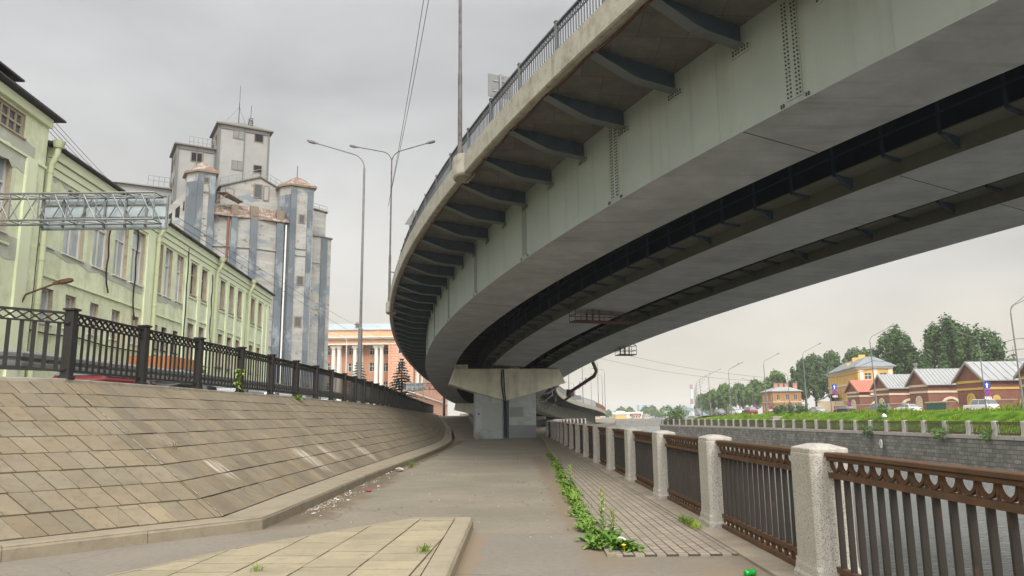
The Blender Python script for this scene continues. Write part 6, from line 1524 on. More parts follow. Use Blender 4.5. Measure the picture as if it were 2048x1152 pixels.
for yy0, yy1, lb in ((98.9, 105.4, 'pinkish low wall in front of the gap right of the biggest brick house'), (112.7, 120.1, 'low brick wall between the biggest and the middle house'), (126.3, 132.7, 'low brick wall between the middle and the narrow house'), (138.8, 144.2, 'low brick wall between the narrow house and the red roofed house'), (149.9, 154.5, 'low pinkish wall in front of the yellow building')):
    mb = MB(); mb.box(65.2, 65.7, yy0, yy1, ZG-.2, 3.1); bw_ = mb.build('boundary_wall', M_brickp, origin=(65.4, (yy0+yy1)/2, ZG)); tag(bw_, lb, 'wall'); mb = MB(); mb.box(65.1, 65.8, yy0, yy1, 3.1, 3.25); mb.build('coping', M_cream, bw_)
mb = MB(); mb.box(64.9, 65.15, 114.5, 119.5, ZG, 3.0); tag(mb.build('garden_gate', M_gate, origin=(65, 117, ZG)), 'dark green gate in the wall beside the middle brick house', 'gate')
mb = MB(); mb.tube([(70, 131, 3), (70, 131, 9.8)], .25, 8); mb.tube([(70, 131, 9.8), (70, 131, 10.1)], .4, 8); mb.build('chimney_pipe', M_zinc, h2)
mb = MB(); mb.box(68.0, 69.0, 144.15, 144.49, 5.0, 5.6); mb.build('air_conditioner', M_white, h1)

# ------------------------------------------------------------------ yellow building, brown house, low house
M_yel = mat('yellow render', lin((208, 170, 96)), .9, .05, .3, c2=lin((198, 160, 90)), cover=.4, c2scale=.4, edge=.2, bump=.05)
M_slate = mat('grey blue roof', lin((124, 129, 132)), .6, .08, .4, c2=lin((108, 113, 117)), cover=.4, c2scale=.5, bump=.05)
yb = thing('yellow_building', 'tall yellow building with white trim and a grey roof among the trees', 'building', (76, 166, ZG))
c0 = V((68.6, 150, 0)); du = V((6.1, 29, 0)).normalized(); nW = V((-du.y, du.x, 0)); Lw = 29.6; dv = V((du.y, -du.x, 0)); nSo = -du
hl = []
for g0 in (2.0, 8.6, 15.2, 21.8):
    for k in range(3):
        for a, b_ in ((8.0, 9.6), (4.9, 7.1), (2.3, 3.6)): hl.append((g0+k*1.75, g0+k*1.75+.85, a, b_))
w = MB(); holed_wall(w, c0, du, nW, 0, Lw, ZG-.2, 10.6, hl, .25)
hs2 = [(s, s+1.3, a, b_) for s in (1.2, 4.0) for a, b_ in ((8.2, 9.5), (4.9, 7.0))]
holed_wall(w, c0, dv, nSo, 0, 6.5, ZG-.2, 10.6, hs2, .25); e = c0+du*Lw
w.poly([e+V((0, 0, ZG)), e+dv*6.5+V((0, 0, ZG)), e+dv*6.5+V((0, 0, 10.6)), e+V((0, 0, 10.6))]); w.poly([c0+dv*6.5+V((0, 0, ZG)), e+dv*6.5+V((0, 0, ZG)), e+dv*6.5+V((0, 0, 10.6)), c0+dv*6.5+V((0, 0, 10.6))])
w.build('wall', M_yel, yb)
for h_ in hl: add_window(yb, c0, du, nW, h_, .2, M_white, M_glassd, (.5,), (.6,), .07)
for h_ in hs2: add_window(yb, c0, dv, nSo, h_, .2, M_white, M_glassd, (.5,), (.6,), .08)
t_ = MB()
for z0, z1, d in ((7.4, 7.65, .15), (4.3, 4.5, .12), (10.2, 10.4, .15), (10.4, 10.62, .4)):
    t_.obox(c0+nW*.003-du*d+V((0, 0, z0)), du*(Lw+2*d), nW*d, V((0, 0, z1-z0))); t_.obox(c0+nSo*.003+V((0, 0, z0)), dv*6.5, nSo*d, V((0, 0, z1-z0)))
for s in (.3, 2.9, 5.6): t_.obox(c0+dv*s+nSo*.004+V((0, 0, 7.66)), dv*.7, nSo*.1, V((0, 0, 2.5)))
t_.build('trim', M_cw, yb)
r = MB(); b0 = [c0-du*.6+nW*.6, c0-du*.6+dv*7.1, e+du*.6+dv*7.1, e+du*.6+nW*.6]; ins = [c0+du*4+dv*2.8, c0+du*4+dv*4.2, e-du*4+dv*4.2, e-du*4+dv*2.8]
r.loft([[p+V((0, 0, 10.63)) for p in b0], [p+V((0, 0, 10.8)) for p in b0], [p+V((0, 0, 13.0)) for p in ins]]); r.build('roof', M_slate, yb)
m_ = MB(); q = c0+du*6+dv*.6
for k, (a, h_) in enumerate(((0, 12.2), (3.23, 13.4), (6.46, 14.0), (9.69, 13.2))): m_.obox(q+dv*a*.4+du*6+V((0, 0, 10.9)), dv*1.28, du*.8, V((0, 0, h_-10.9)))
m_.build('parapet_gable', M_yel, yb)
lh = thing('low_house', 'low pale house with a grey lean to roof at the foot of the yellow building', 'house', (70, 172, ZG)); mb = MB()
mb.prism([(66.5, 166, ZG-.1), (72.5, 181, ZG-.1), (72.5, 181, 4.3), (66.5, 166, 4.3)], (6, -2, 0)); mb.build('wall', mat('cream render', lin((208, 188, 162)), .9, .08, .6, bump=.05), lh)
mb = MB(); mb.prism([(66.1, 165.6, 4.3), (72.1, 181.4, 4.3), (76, 179.6, 6.2), (70, 163.9, 6.2)], (0, 0, .12)); mb.build('roof', M_slate, lh)
for k in range(5):
    a = V((66.5, 166, 0)); d = (V((72.5, 181, 0))-a).normalized(); n2 = V((-d.y, d.x, 0)); q = a+d*(1+3*k)+n2*.02; mb = MB(); mb.obox(q+V((0, 0, ZG+.2)), d*.9, n2*.05, V((0, 0, 1.7))); mb.build('window', M_glassd, lh)
M_tan = mat('tan brick', lin((168, 126, 88)), .9, .1, .5, brick=(.5, .16, .015, lin((140, 108, 80)), 'SZ'), c2=lin((140, 100, 70)), cover=.4, c2scale=.4, edge=.2, bump=.1, bscale=6)
bh = thing('brown_house', 'two storey tan brick house with a pale roof and several chimneys', 'house', (72, 204, ZG)); w = MB(); o3 = V((69.2, 202, 0))
hh = [(s, s+.95, a, b_) for s in (1.0, 3.4, 5.6) for a, b_ in ((2.6, 4.4), (5.3, 6.9))]
holed_wall(w, o3, V((1, 0, 0)), V((0, -1, 0)), 0, 7.6, ZG-.1, 7.6, hh, .2); oL = V((69.2, 202, 0)); hh2 = [(s, s+.95, a, b_) for s in (1.0, 4.0, 7.0) for a, b_ in ((2.6, 4.4), (5.3, 6.9))]
holed_wall(w, oL, V((0, 1, 0)), V((-1, 0, 0)), 0, 9, ZG-.1, 7.6, hh2, .2); w.poly([(76.8, 202, ZG), (76.8, 211, ZG), (76.8, 211, 7.6), (76.8, 202, 7.6)]); w.build('wall', M_tan, bh)
for h_ in hh: add_window(bh, o3, V((1, 0, 0)), V((0, -1, 0)), h_, .15, M_cream, M_glassd, (.5,), (), .1)
for h_ in hh2: add_window(bh, oL, V((0, 1, 0)), V((-1, 0, 0)), h_, .15, M_cream, M_cream, (.5,), (), .1)
r = MB(); r.loft([[V((68.8, 201.6, 7.6)), V((77.2, 201.6, 7.6)), V((77.2, 211.4, 7.6)), V((68.8, 211.4, 7.6))], [V((68.8, 201.6, 7.75)), V((77.2, 201.6, 7.75)), V((77.2, 211.4, 7.75)), V((68.8, 211.4, 7.75))], [V((71.5, 204.5, 8.9)), V((74.5, 204.5, 8.9)), V((74.5, 208, 8.9)), V((71.5, 208, 8.9))]]); ro = r.build('roof', M_wroof, bh)
for x in (70.8, 72.2, 73.6, 76.0): mb = MB(); mb.box(x, x+1.0, 205, 205.8, 8.0, 9.8); mb.box(x-.1, x+1.1, 204.9, 205.9, 9.8, 9.98); mb.build('chimney', M_brickp, ro)
m_ = MB(); m_.box(69.1, 76.9, 201.88, 201.995, 4.75, 4.95); m_.box(69.08, 69.195, 202, 211, 4.75, 4.95); m_.build('trim', M_cream, bh)
mb = MB(); mb.prism([(108, 166, 1.8), (126, 166, 1.8), (126, 166, 11), (117, 166, 13.4), (108, 166, 11)], (0, 12, 0)); yb2 = mb.build('yellow_house', M_yel, origin=(117, 166, 1.5)); tag(yb2, 'yellow gabled house whose top shows behind the last brick house', 'house')
mb = MB()
for sg in (-1, 1): mb.prism([(117+sg*9.8, 165.4, 10.85), (117, 165.4, 13.45), (117, 165.4, 13.75), (117+sg*9.8, 165.4, 11.15)], (0, 13, 0))
mb.build('roof', M_slate, yb2)
mb = MB(); mb.tube([(112, 168, 12), (112, 168, 16)], .04, 5); mb.build('antenna', M_dark, yb2)

# ------------------------------------------------------------------ cars
M_cg = mat('car glass', (.16, .18, .19), .08, .1, 1, bump=0, spec=.8); M_tyre = M_dark; M_rim = mat('wheel rim', lin((150, 152, 154)), .4, .05, 3, bump=0, metal=.6)
M_hl = mat('headlamp glass', lin((200, 204, 206)), .2, .05, 3, bump=0); M_tl_ = mat('tail lamp', lin((160, 30, 26)), .3, .05, 3, bump=0)
def car(label, x, y, z, rz, paint, kind='sedan', group=None):
    tt = thing('car', label, 'car', (0, 0, 0), group)
    L2, W2 = 2.15, .86
    if kind == 'suv': prof = [(-2.15, .35), (-2.2, .75), (-2.1, 1.0), (2.05, .98), (2.18, .7), (2.15, .35)]; roof = [(-2.0, 1.0), (-1.75, 1.68), (.55, 1.7), (1.1, 1.02)]
    elif kind == 'van': prof = [(-2.3, .35), (-2.35, .9), (-2.3, 1.1), (2.0, 1.05), (2.25, .8), (2.25, .35)]; roof = [(-2.28, 1.1), (-2.2, 1.85), (1.0, 1.88), (1.85, 1.08)]
    else: prof = [(-2.15, .32), (-2.2, .7), (-2.1, .92), (-1.3, .95), (1.0, .93), (2.0, .78), (2.15, .6), (2.12, .32)]; roof = [(-1.65, .94), (-1.0, 1.42), (.25, 1.45), (1.05, .93)]
    mb = MB()
    ins = [(W2-.08, 0), (W2, .0), ]
    mb.loft([[V((xx, yy*(1 if abs(xx) < W2 else 1), zz)) for yy, zz in prof] for xx in (-W2, W2)])
    mb.loft([[V((-W2*.93, roof[0][0], roof[0][1]-.02)), V((W2*.93, roof[0][0], roof[0][1]-.02)), V((W2*.93, roof[3][0], roof[3][1]-.02)), V((-W2*.93, roof[3][0], roof[3][1]-.02))], [V((-W2*.76, roof[1][0], roof[1][1])), V((W2*.76, roof[1][0], roof[1][1])), V((W2*.76, roof[2][0], roof[2][1])), V((-W2*.76, roof[2][0], roof[2][1]))]])
    mb.build('body', paint, tt, bevel=.06, seg=2)
    def lerp4(f, top):  # cabin corner at height fraction f
        return None
    gz = MB()
    def cab(sx, k, f):   # k 0 rear 1 front
        a = V((sx*W2*.93, roof[0][0] if k == 0 else roof[3][0], roof[0][1]-.02)); b_ = V((sx*W2*.76, roof[1][0] if k == 0 else roof[2][0], roof[1][1] if k == 0 else roof[2][1])); return lerp(a, b_, f)
    for sx in (-1, 1):
        lo0, lo1, hi0, hi1 = cab(sx, 0, .1), cab(sx, 1, .1), cab(sx, 0, .93), cab(sx, 1, .93); d = V((sx*.012, 0, 0))
        for f0, f1 in ((.05, .485), (.515, .95)): gz.hexa([lerp(lo0, lo1, f0)-d, lerp(lo0, lo1, f1)-d, lerp(hi0, hi1, f1)-d, lerp(hi0, hi1, f0)-d, lerp(lo0, lo1, f0)+d, lerp(lo0, lo1, f1)+d, lerp(hi0, hi1, f1)+d, lerp(hi0, hi1, f0)+d])
    for k in (0, 1):
        A, B, C_, D = cab(-1, k, .12), cab(1, k, .12), cab(1, k, .95), cab(-1, k, .95); d = V((0, (.014 if k else -.014), .008))
        c_ = (A+B+C_+D)/4; A, B, C_, D = [c_+(q-c_)*.95 for q in (A, B, C_, D)]; gz.hexa([A-d, B-d, C_-d, D-d, A+d, B+d, C_+d, D+d])
    gz.build('windows', M_cg, tt)
    for sx in (-1, 1):
        for yy in (-1.35, 1.35):
            mb = MB(); n_ = 14; xo = sx*W2
            mb.loft([[V((xo+sx*a, yy+r_*cos(2*pi*j/n_), .32+r_*sin(2*pi*j/n_))) for j in range(n_)] for a, r_ in ((-.16, .32), (.015, .32), (.02, .27))]); wo = mb.build('wheel', M_tyre, tt)
            mb = MB(); mb.loft([[V((xo+sx*a, yy+r_*cos(2*pi*j/10), .32+r_*sin(2*pi*j/10))) for j in range(10)] for a, r_ in ((.005, .2), (.026, .19), (.03, .05))]); mb.build('rim', M_rim, wo)
    for sx in (-1, 1):
        mb = MB(); mb.box(sx*.62-.16, sx*.62+.16, 2.06, 2.19, .58, .72); mb.build('headlight', M_hl, tt)
        mb = MB(); mb.box(sx*.66-.14, sx*.66+.14, -2.22, -2.1, .68, .84); mb.build('taillight', M_tl_, tt)
    tt.location = (x, y, z); tt.rotation_euler = (0, 0, rz)
    return tt
def paint(n, c): return mat('car paint '+n, lin(c), .25, .03, .5, bump=0, spec=.6)
P_red, P_white, P_silver, P_dark, P_grey, P_blue = paint('red', (112, 34, 40)), paint('white', (215, 216, 216)), paint('silver', (160, 164, 168)), paint('dark', (40, 42, 46)), paint('grey', (110, 114, 118)), paint('blue grey', (120, 134, 150))
car('red car parked by the green building, its roof showing under the black fence', -12.7, 23.0, SZ, pi, P_red)
car('dark car parked next to the red one behind the black fence', -12.1, 26.6, SZ, pi, P_dark)
car('silver car parked behind the second bay of the black fence', -12.2, 32.4, SZ, pi, P_silver)
car('white car parked behind the third bay of the black fence', -12.3, 38, SZ, pi, P_white)
car('blue grey car parked behind the fourth bay of the black fence', -12.6, 44, SZ, pi, P_blue)
car('pale car parked farthest along the green building', -12.9, 50.5, SZ, pi, P_silver)
car('grey estate car with red tail lights parked by the red roofed house', 61, 127, ZG, .25, P_grey, 'suv')
car('white car parked in front of the narrow brick house', 61.4, 118.5, ZG, .2, P_white)
car('white estate car passing the biggest brick house', 60.6, 98.5, ZG, .15, P_white, 'suv')
car('grey car in front of the low pale house', 61, 140, ZG, .2, P_dark)
car('pale car beside the third lamp post of the bank', 58.5, 147, ZG, .2, P_silver)
car('silver van parked before the brown house', 58, 158, ZG, .2, P_silver, 'van')
car('red hatchback on the road left of the fourth lamp post', 50.6, 163, ZG, .1, P_red, 'suv')
car('white car on the road just left of the red one', 50.2, 171, ZG, .1, P_white)
car('grey car on the road farthest left on the opposite bank', 52.0, 192, ZG, .1, P_grey)
car('dark car at the very right edge of the road', 53.0, 76.5, ZG, .1, P_dark)
# trailer with a tan box and a netted pile beside the green building
tr_ = thing('box_trailer', 'tan panelled box trailer standing behind the black fence', 'trailer', (-14.2, 29.8, SZ)); mb = MB(); mb.box(-14.9, -13.3, 29.0, 31.6, 2.75, 4.0)
for k in range(6): mb.box(-13.3, -13.27, 29.0+k*.51, 29.05+k*.51, 2.75, 4.0); mb.box(-14.9+k*.31, -14.86+k*.31, 28.97, 29.0, 2.75, 4.0)
mb.build('box', mat('tan panels', lin((168, 112, 72)), .7, .08, 2, bump=.05), tr_); mb = MB(); mb.box(-14.9, -13.3, 29.0, 31.6, 2.5, 2.74); mb.build('chassis', M_dark, tr_)
for x in (-14.8, -13.6):
    mb = MB(); mb.loft([[V((x+a, 30.3+r_*cos(2*pi*j/14), SZ+.36+r_*sin(2*pi*j/14))) for j in range(14)] for a, r_ in ((0, .36), (.2, .36))]); mb.build('wheel', M_tyre, tr_)
rr = random.Random(5); mb = MB(); rings = []
for f in (0, .25, .5, .75, .95): rings.append([V((-14.2+1.0*sqrt(1-f*f)*cos(2*pi*j/12)*rr.uniform(.88, 1.1), 33.2+1.0*sqrt(1-f*f)*sin(2*pi*j/12)*rr.uniform(.88, 1.1), SZ+2.25*f)) for j in range(12)])
mb.loft(rings); tag(mb.build('netted_pile', mat('dark netting', lin((56, 44, 36)), .9, .4, 5, c2=lin((104, 78, 56)), cover=.4, c2scale=7, bump=.6, bscale=9, dist=.1), origin=(-14.2, 33.2, SZ)), 'dark rounded pile under brown netting beside the tan trailer', 'pile')

# ------------------------------------------------------------------ distant city
def far_block(name, label, cat, x0, x1, y0, y1, z1, m_, rows_=0, cols=0, mw=None, roofm=None, z0=0):
    o_ = ((x0+x1)/2, (y0+y1)/2, z0); mb = MB(); mb.box(x0, x1, y0, y1, z0-.2, z1); b_ = mb.build(name, m_, origin=o_); tag(b_, label, cat)
    for r_ in range(rows_):
        mb = MB(); za = z0+(z1-z0)*(r_+.3)/rows_; zb = z0+(z1-z0)*(r_+.72)/rows_
        for c_ in range(cols): xa = x0+(x1-x0)*(c_+.25)/cols; xb = x0+(x1-x0)*(c_+.75)/cols; mb = MB(); mb.box(xa, xb, y0-.08, y0-.003, za, zb); mb.build('window', mw or M_glassd, b_)
    if roofm: mb = MB(); mb.loft([[V((x0-.4, y0-.4, z1)), V((x1+.4, y0-.4, z1)), V((x1+.4, y1+.4, z1)), V((x0-.4, y1+.4, z1))], [V((lerp(x0, x1, .3), lerp(y0, y1, .4), z1+(x1-x0)*.2)), V((lerp(x0, x1, .7), lerp(y0, y1, .4), z1+(x1-x0)*.2)), V((lerp(x0, x1, .7), lerp(y0, y1, .6), z1+(x1-x0)*.2)), V((lerp(x0, x1, .3), lerp(y0, y1, .6), z1+(x1-x0)*.2))]]); mb.build('roof', roofm, b_)
    return b_
M_fpale, M_fpink, M_flil, M_fred = mat('pale block', lin((196, 196, 196)), .9, .06, .05, bump=0), mat('pinkish wall', lin((206, 166, 144)), .9, .06, .05, bump=0), mat('lilac grey block', lin((150, 132, 144)), .9, .06, .05, bump=0), mat('dark red block', lin((150, 92, 96)), .9, .06, .05, bump=0)
far_block('apartment_tower', 'lilac grey tower block left half of the pair beyond the curved bridge', 'building', 41, 45.8, 630, 645, 24.5, M_flil, 10, 3)
b_ = far_block('apartment_tower', 'red and white striped tower block beyond the curved bridge', 'building', 46, 52, 632, 647, 24, M_fred, 0, 0)
mb = MB(); mb.box(47.4, 48.2, 631.8, 631.98, 0, 23.6); mb.box(49.6, 50.4, 631.8, 631.98, 0, 23.6); mb.build('white_strip', M_fpale, b_)
far_block('brick_warehouse', 'low pinkish brick warehouse behind the far bridge lamps', 'building', 50, 64, 560, 572, 6.2, M_fpink, 2, 9, roofm=M_fred)
far_block('glass_office', 'pale blue rounded office block on the skyline over the river', 'building', 197, 218, 1190, 1210, 19, mat('pale blue facade', lin((170, 184, 200)), .6, .06, .05, bump=0), 6, 9)
far_block('long_hall', 'long modern hall with a white roof edge and dark glazing across the river', 'building', 76, 92, 540, 556, 4.6, M_fpale, 1, 3)
far_block('yellow_shed', 'small yellow shed on the far quay', 'building', 63, 70, 470, 478, 2.6, M_yel, roofm=M_mroof)
far_block('pink_house', 'small pink house on the far quay beside the yellow shed', 'building', 75.5, 80, 480, 487, 2.4, M_fpink, 1, 3, roofm=M_brick)
far_block('cream_house', 'small cream house near the middle of the far quay', 'building', 84, 88, 490, 497, 2.2, M_cream, 1, 3, roofm=M_slate)
far_block('white_marquee', 'white domed shed behind the yellow shed on the far quay', 'building', 66, 76, 500, 510, 3.1, M_fpale, roofm=M_fpale)
far_block('apartment_block', 'pale stepped apartment block left of the striped chimney', 'building', 222, 236, 1000, 1012, 10.5, M_fpale, 5, 7)
far_block('apartment_block', 'pinkish low block right of the striped chimney', 'building', 155, 166, 600, 610, 6.5, M_fred, 2, 6)
for i, (x, lb) in enumerate(((216, 'short grey tank tower on the skyline right of the pale blue office'), (224, 'second short tank tower on the skyline beside the other'))): mb = MB(); mb.lathe((x, 1150, 0), [(2.2, 0), (2.2, 13), (1.2, 14)], 10); tag(mb.build('tank_tower', M_fpale, origin=(x, 1150, 0)), lb, 'tower')
ch = thing('striped_chimney', 'tall thin red and white striped chimney on the horizon', 'chimney', (212, 900, 0)); bands_ = [(0, 14, 1), (14, 20, 0), (20, 25.5, 1), (25.5, 31, 0), (31, 37.5, 0)]
zt = 38.0; nb_ = 5
for k, (za, zb_) in enumerate(((0, 15), (15, 21.2), (21.2, 27), (27, 32.5), (32.5, 38))): mb = MB(); mb.lathe((212, 900, 0), [(2.1-.012*za, za), (2.1-.012*zb_, zb_)], 14); mb.build('shaft_band', [M_fpale, mat('chimney red', lin((150, 104, 124)), .9, .05, 1, bump=0)][0 if k in (0, 2) or k == 3 and False else (1 if k in (1, 4) else 0)], ch)
mb = MB(); mb.lathe((176, 800, 0), [(.9, 0), (.6, 13)], 10); tag(mb.build('brick_chimney', M_fred, origin=(176, 800, 0)), 'short dark red chimney on the horizon above the arch bridge', 'chimney')
ab = thing('arch_bridge', 'distant blue grey steel arch bridge over the river', 'bridge', (118, 530, 0)); M_st = mat('blue grey steel', lin((140, 154, 166)), .7, .05, .2, bump=0); mb = MB()
A_, B_ = V((99, 520, 0)), V((141, 546, 0)); arcs = [lerp(A_, B_, k/16)+V((0, 0, .5+6.6*(1-(2*k/16-1)**2))) for k in range(17)]
for off in (0, 6): 
    dd = V((0, off, 0)); 
    for p, q in zip(arcs, arcs[1:]): mb.bar(p+dd, q+dd, .6, .7); mb.bar(p+dd-V((0, 0, 1.2)), q+dd-V((0, 0, 1.2)), .4, .4)
    for p in arcs[1:-1]: mb.bar(p+dd, V((p.x, p.y+off, .3)), .25, .25)
mb.build('arch', M_st, ab); mb = MB(); mb.obox(A_+V((-6, -2, .0)), (B_-A_)*1.3, V((0, 9, 0)), V((0, 0, .7))); mb.build('deck', M_st, ab)
t_c = make_tree('tree', 'distant tree right of the curved bridge on the far quay', (74, 520, 0), 7.5, 4.2, 51, 1, 700, 1.6, group='distant trees beyond the river')
ps = [(82, 575, 1.05), (98, 560, .95), (92, 600, 1.1), (102, 585, 1.15), (110, 600, 1.2), (117, 590, 1.1), (124, 610, 1.2), (131, 600, 1.1), (70, 560, .8), (96, 505, .55), (100, 510, .6), (105, 512, .5), (140, 560, 1.0), (150, 575, 1.1), (160, 585, 1.1), (170, 600, 1.2), (86, 620, 1.0), (137, 610, 1.15)]
names_ = 'between the long hall and the bridge|beside the long hall|behind the long hall|just right of the long hall|second right of the long hall|under the pale blue office|right of the pale blue office|left of the short dark chimney|left of the long hall|low by the quay cars|low right of the quay cars|low left of the arch bridge|under the arch bridge crown|behind the right half of the arch|left of the pinkish block|behind the pinkish block|behind the yellow shed|under the short dark chimney'.split('|')
for (x, y, k), nm in zip(ps, names_): dup(t_c, (x, y, 0), x*.7, f'hazy distant tree {nm}', k, 'distant trees beyond the river')
car('white van on the far quay before the arch bridge', 93, 455, .1, 1.6, P_white, 'van'); car('white car on the far quay right of the van', 99, 460, .1, 1.5, P_white); car('dark car on the far quay near the arch bridge foot', 108, 462, .1, 1.5, P_dark)

# ------------------------------------------------------------------ foreground plants and small things
M_flower = mat('yellow flower', lin((226, 190, 40)), .6, .1, 5, bump=0); M_stalk = mat('seed stalk', lin((128, 132, 60)), .7, .2, 5, c2=lin((140, 104, 60)), cover=.35, c2scale=20, bump=0)
M_leaf2 = mat('pale weed leaves', lin((128, 152, 68)), .6, .2, 6, bump=.05, obj_rand=.1); M_dry = mat('dry stem', lin((128, 104, 76)), .9, .2, 5, bump=0)
def leaf(mb, p, a, L_, w, up_, mi=0, rr=random, lobed=False):
    p = V(p); d = V((cos(a), sin(a), 0)); s_ = V((-d.y, d.x, 0)); n_ = 6; prev = None; cur = p.copy(); ang = up_
    for k in range(n_+1):
        f = k/n_; ww = w*(sin(pi*min(1, f*.86+.1))**.8)*(1 if not lobed or k % 2 else .5)
        fold = V((0, 0, ww*.35)); pr = (cur-s_*ww+fold, cur, cur+s_*ww+fold)
        if prev: mb.poly([prev[0], prev[1], pr[1], pr[0]], mi); mb.poly([prev[1], prev[2], pr[2], pr[1]], mi)
        prev = pr; cur = cur+(d*cos(ang)+V((0, 0, sin(ang))))*(L_/n_); ang -= rr.uniform(.12, .34)
def rosette(mb, p, n, L_, w, rr, mi=0, lobed=False):
    for k in range(n): leaf(mb, V(p)+V((rr.gauss(0, .02), rr.gauss(0, .02), 0)), 2*pi*k/n+rr.uniform(-.5, .5), L_*rr.uniform(.6, 1.15), w*rr.uniform(.7, 1.2), rr.uniform(.45, 1.35), mi, rr, lobed)
rw = random.Random(12)
def sx(Y): return lerp(.95, 1.4, min(1, max(0, (Y-8.5)/18.5)))
mb = MB(); Y = 9.0
while Y < 31:
    den = 1.0 if Y < 18 else .8; sc = .5+.42*abs(sin(Y*1.9)*sin(Y*.7+1))
    if Y > 17: sc *= .8
    for _ in range(3):
        x = sx(Y)+rw.gauss(0.0, .055); y = Y+rw.uniform(-.1, .1); k = rw.random()
        if k < .5: rosette(mb, (x, y, .01), rw.randint(6, 10), .19*sc, .028, rw, 0, rw.random() < .5)
        elif k < .8: rosette(mb, (x, y, .01), rw.randint(7, 12), .15*sc, .018, rw, 1)
        else:
            for _2 in range(16): leaf(mb, (x+rw.gauss(0, .03), y+rw.gauss(0, .03), 0), rw.uniform(0, 2*pi), rw.uniform(.12, .26)*sc, .005, rw.uniform(1.0, 1.5), 1, rw)
    Y += .12 if Y < 18 else .17
struct(mb.build('weeds', [M_leaf, M_leaf2]), 'stuff')
def plant(name, label, loc, fn, mats_, cat='plant'):
    tt = thing(name, label, cat, loc); mb = MB(); fn(mb, random.Random(name+str(loc[0]))); mb.build('leaves', mats_, tt); return tt
def dandelion(mb, rr):
    rosette(mb, (1.24, 8.82, .02), 26, .27, .026, rr, 0, True); rosette(mb, (1.16, 8.9, .02), 16, .24, .03, rr, 0); rosette(mb, (1.34, 8.75, .02), 14, .2, .024, rr, 0, True)
dn = plant('dandelion_plant', 'large leafy dandelion clump at the near end of the weed strip', (1.24, 8.82, 0), dandelion, [M_leaf])
mb = MB(); mb.tube([(1.22, 8.7, 0), (1.2, 8.62, .09)], .004, 5); mb.lathe((1.2, 8.62, .09), [(.006, 0), (.024, .012), (.026, .02), (.008, .028)], 10); mb.build('flower', M_flower, dn)
def dock(x, y, h_):
    def f(mb, rr):
        rosette(mb, (x, y, .01), 12, .24, .04, rr, 0)
        for k in range(26): f_ = .12+.88*k/26; leaf(mb, (x+.02*sin(k), y+.02*cos(k), h_*f_), k*2.4, .17*(1-f_*.72), .024*(1-f_*.5), rr.uniform(.2, 1.0), 1 if f_ > .5 else 0, rr)
        mb.tube([(x, y, 0), (x+.01, y, h_*.5), (x-.01, y+.01, h_)], [.006, .005, .003], 5, 2)
        for k in range(60): f_ = .55+.45*rr.random(); a = rr.uniform(0, 2*pi); p = V((x+.016*cos(a), y+.016*sin(a), h_*f_)); mb.obox(p, (.009, 0, 0), (0, .009, 0), (0, 0, .012), 2)
    return f
plant('dock_plant', 'tallest seeding dock with a yellowish stalk in the weed strip', (1.08, 9.55, 0), dock(1.08, 9.55, .62), [M_leaf, M_leaf2, M_stalk])
plant('dock_plant', 'leafy dock with a pale spike, second from the near end of the weeds', (1.16, 9.2, 0), dock(1.16, 9.2, .4), [M_leaf, M_leaf2, M_stalk])
plant('dock_plant', 'upright bushy dock farther along the weed strip', (1.2, 16.4, 0), dock(1.2, 16.4, .5), [M_leaf, M_leaf2, M_leaf2])
def tuft(x, y, z, n, L_, mi=0):
    def f(mb, rr):
        for _ in range(n): leaf(mb, (x+rr.gauss(0, .025), y+rr.gauss(0, .04), z), rr.uniform(0, 2*pi), L_*rr.uniform(.5, 1.1), .0035, rr.uniform(.9, 1.5), mi, rr)
    return f
plant('grass_tuft', 'grass tuft growing in the slab joints of the raised island', (-.93, 8.05, .15), tuft(-.93, 8.05, .15, 46, .13), [M_grassg])
plant('grass_tuft', 'small grass tuft at the near edge of the island pavement', (-2.35, 7.15, .15), tuft(-2.35, 7.15, .15, 24, .1), [M_grassg])
def tuft2(mb, rr):
    for k in range(7): tuft(2.4-.005*k, 10.25+.13*k, .03, 26, .17)(mb, rr)
plant('grass_tuft', 'long grass tuft at the foot of the second granite post', (2.4, 10.6, .03), tuft2, [M_grassg])
plant('grass_tuft', 'grass tuft at the foot of the left kerb', (-3.2, 24, 0), tuft(-3.2, 24, 0, 70, .3), [M_grassg])
ps_ = slope_p(CUM[2]+1.05, .42)
plant('dry_weed', 'dry brown weed growing from a joint of the slab slope', tuple(ps_), tuft(ps_.x, ps_.y, ps_.z, 14, .34), [M_dry])
ps2 = slope_p(9.5, .68); plant('dry_weed', 'tiny dry weed on the near part of the slab slope', tuple(ps2), tuft(ps2.x, ps2.y, ps2.z, 8, .14), [M_dry])
def sapl(mb, rr):
    x, y, z = -7.45, 20.5, 2.25; mb.tube([(x, y, z), (x+.03, y, z+.35), (x+.05, y-.03, z+.62)], [.01, .007, .003], 5, 1)
    for k in range(60): f = .15+.85*rr.random(); leaf(mb, (x+.03*f+rr.gauss(0, .05), y+rr.gauss(0, .05), z+.62*f), rr.uniform(0, 6.3), .12, .028, rr.uniform(-.2, .8), 0, rr)
plant('sapling', 'small leafy sapling growing at the foot of the black fence', (-7.45, 20.5, 2.25), sapl, [M_leaf2, M_dry])
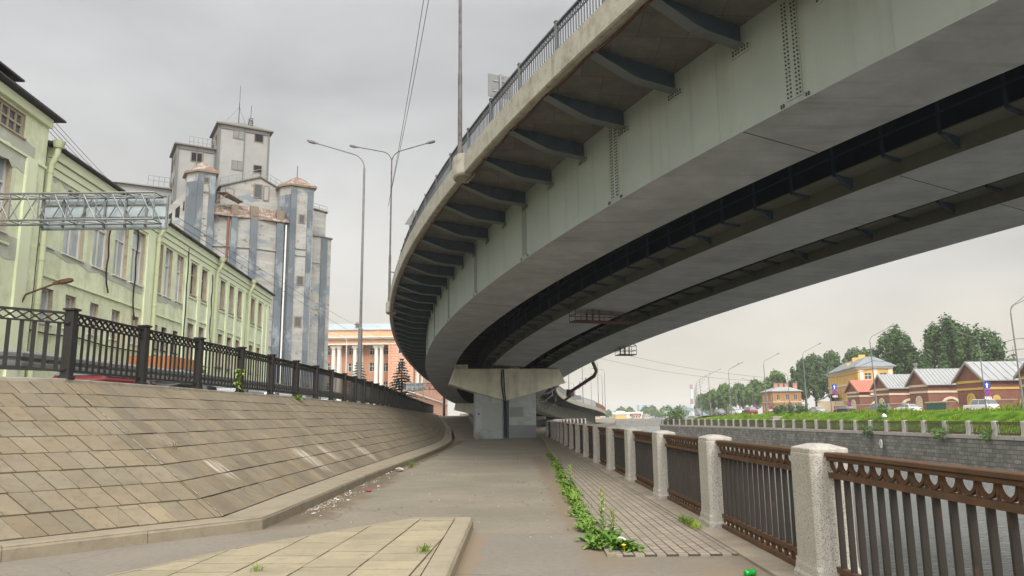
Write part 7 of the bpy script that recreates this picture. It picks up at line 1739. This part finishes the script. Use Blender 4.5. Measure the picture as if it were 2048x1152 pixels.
ps3 = slope_p(CUM[2]+14, .97); plant('weed', 'low weed growing from the top edge of the slab slope', tuple(ps3), lambda mb, rr: rosette(mb, tuple(ps3), 26, .3, .03, rr), [M_leaf2])
# crushed green can, plastic ring
cn = thing('drink_can', 'bright green crushed drink can on the dirt by the nearest granite post', 'can', (2.2, 7.42, 0)); M_can = mat('green can', lin((40, 160, 70)), .3, .1, 8, c2=lin((190, 214, 190)), cover=.33, c2scale=22, edge=.03, bump=.2, bscale=30, metal=.3)
mb = MB(); ax = V((.9, .4, .05)).normalized(); b1 = ax.cross(V((0, 0, 1))).normalized(); b2 = b1.cross(ax); rings = []
for k, (t_, r_) in enumerate(((0, .022), (.008, .031), (.04, .033), (.06, .026), (.085, .033), (.112, .031), (.12, .024))):
    rings.append([V((2.16, 7.4, .034))+ax*t_+b1*r_*cos(j*pi/6)*(1-.25*(k == 3))+b2*r_*sin(j*pi/6)*.95 for j in range(12)])
mb.loft(rings); mb.build('shell', M_can, cn, smooth=True); mb = MB(); q = V((2.16, 7.4, .034))+ax*.121; mb.prism([q+b1*.02*cos(j*pi/5)+b2*.02*sin(j*pi/5) for j in range(10)], ax*.003); mb.build('lid', M_rim, cn)
mb = MB(); mb.tube([V((1.22+.085*cos(a), 9.0+.03*sin(a), .02+.1*sin(a))) for a in [pi*k/12 for k in range(13)]], .012, 7); tag(mb.build('plastic_ring', M_white, origin=(1.22, 9, 0), smooth=True), 'pale plastic ring sticking out of the near weed clump', 'litter')
# ------------------------------------------------------------------ moist air over the river
HZ = MB(); HZ.box(-2600, 2600, -400, 4300, -5.6, 80)
M_haze = bpy.data.materials.new('moist air'); M_haze.use_nodes = True
t = M_haze.node_tree; t.nodes.clear(); o_ = t.nodes.new('ShaderNodeOutputMaterial'); v_ = t.nodes.new('ShaderNodeVolumePrincipled')
v_.inputs['Color'].default_value = (.92, .92, .90, 1); v_.inputs['Density'].default_value = .0004
t.links.new(v_.outputs[0], o_.inputs['Volume'])
ho = HZ.build('haze', M_haze); struct(ho, 'stuff')
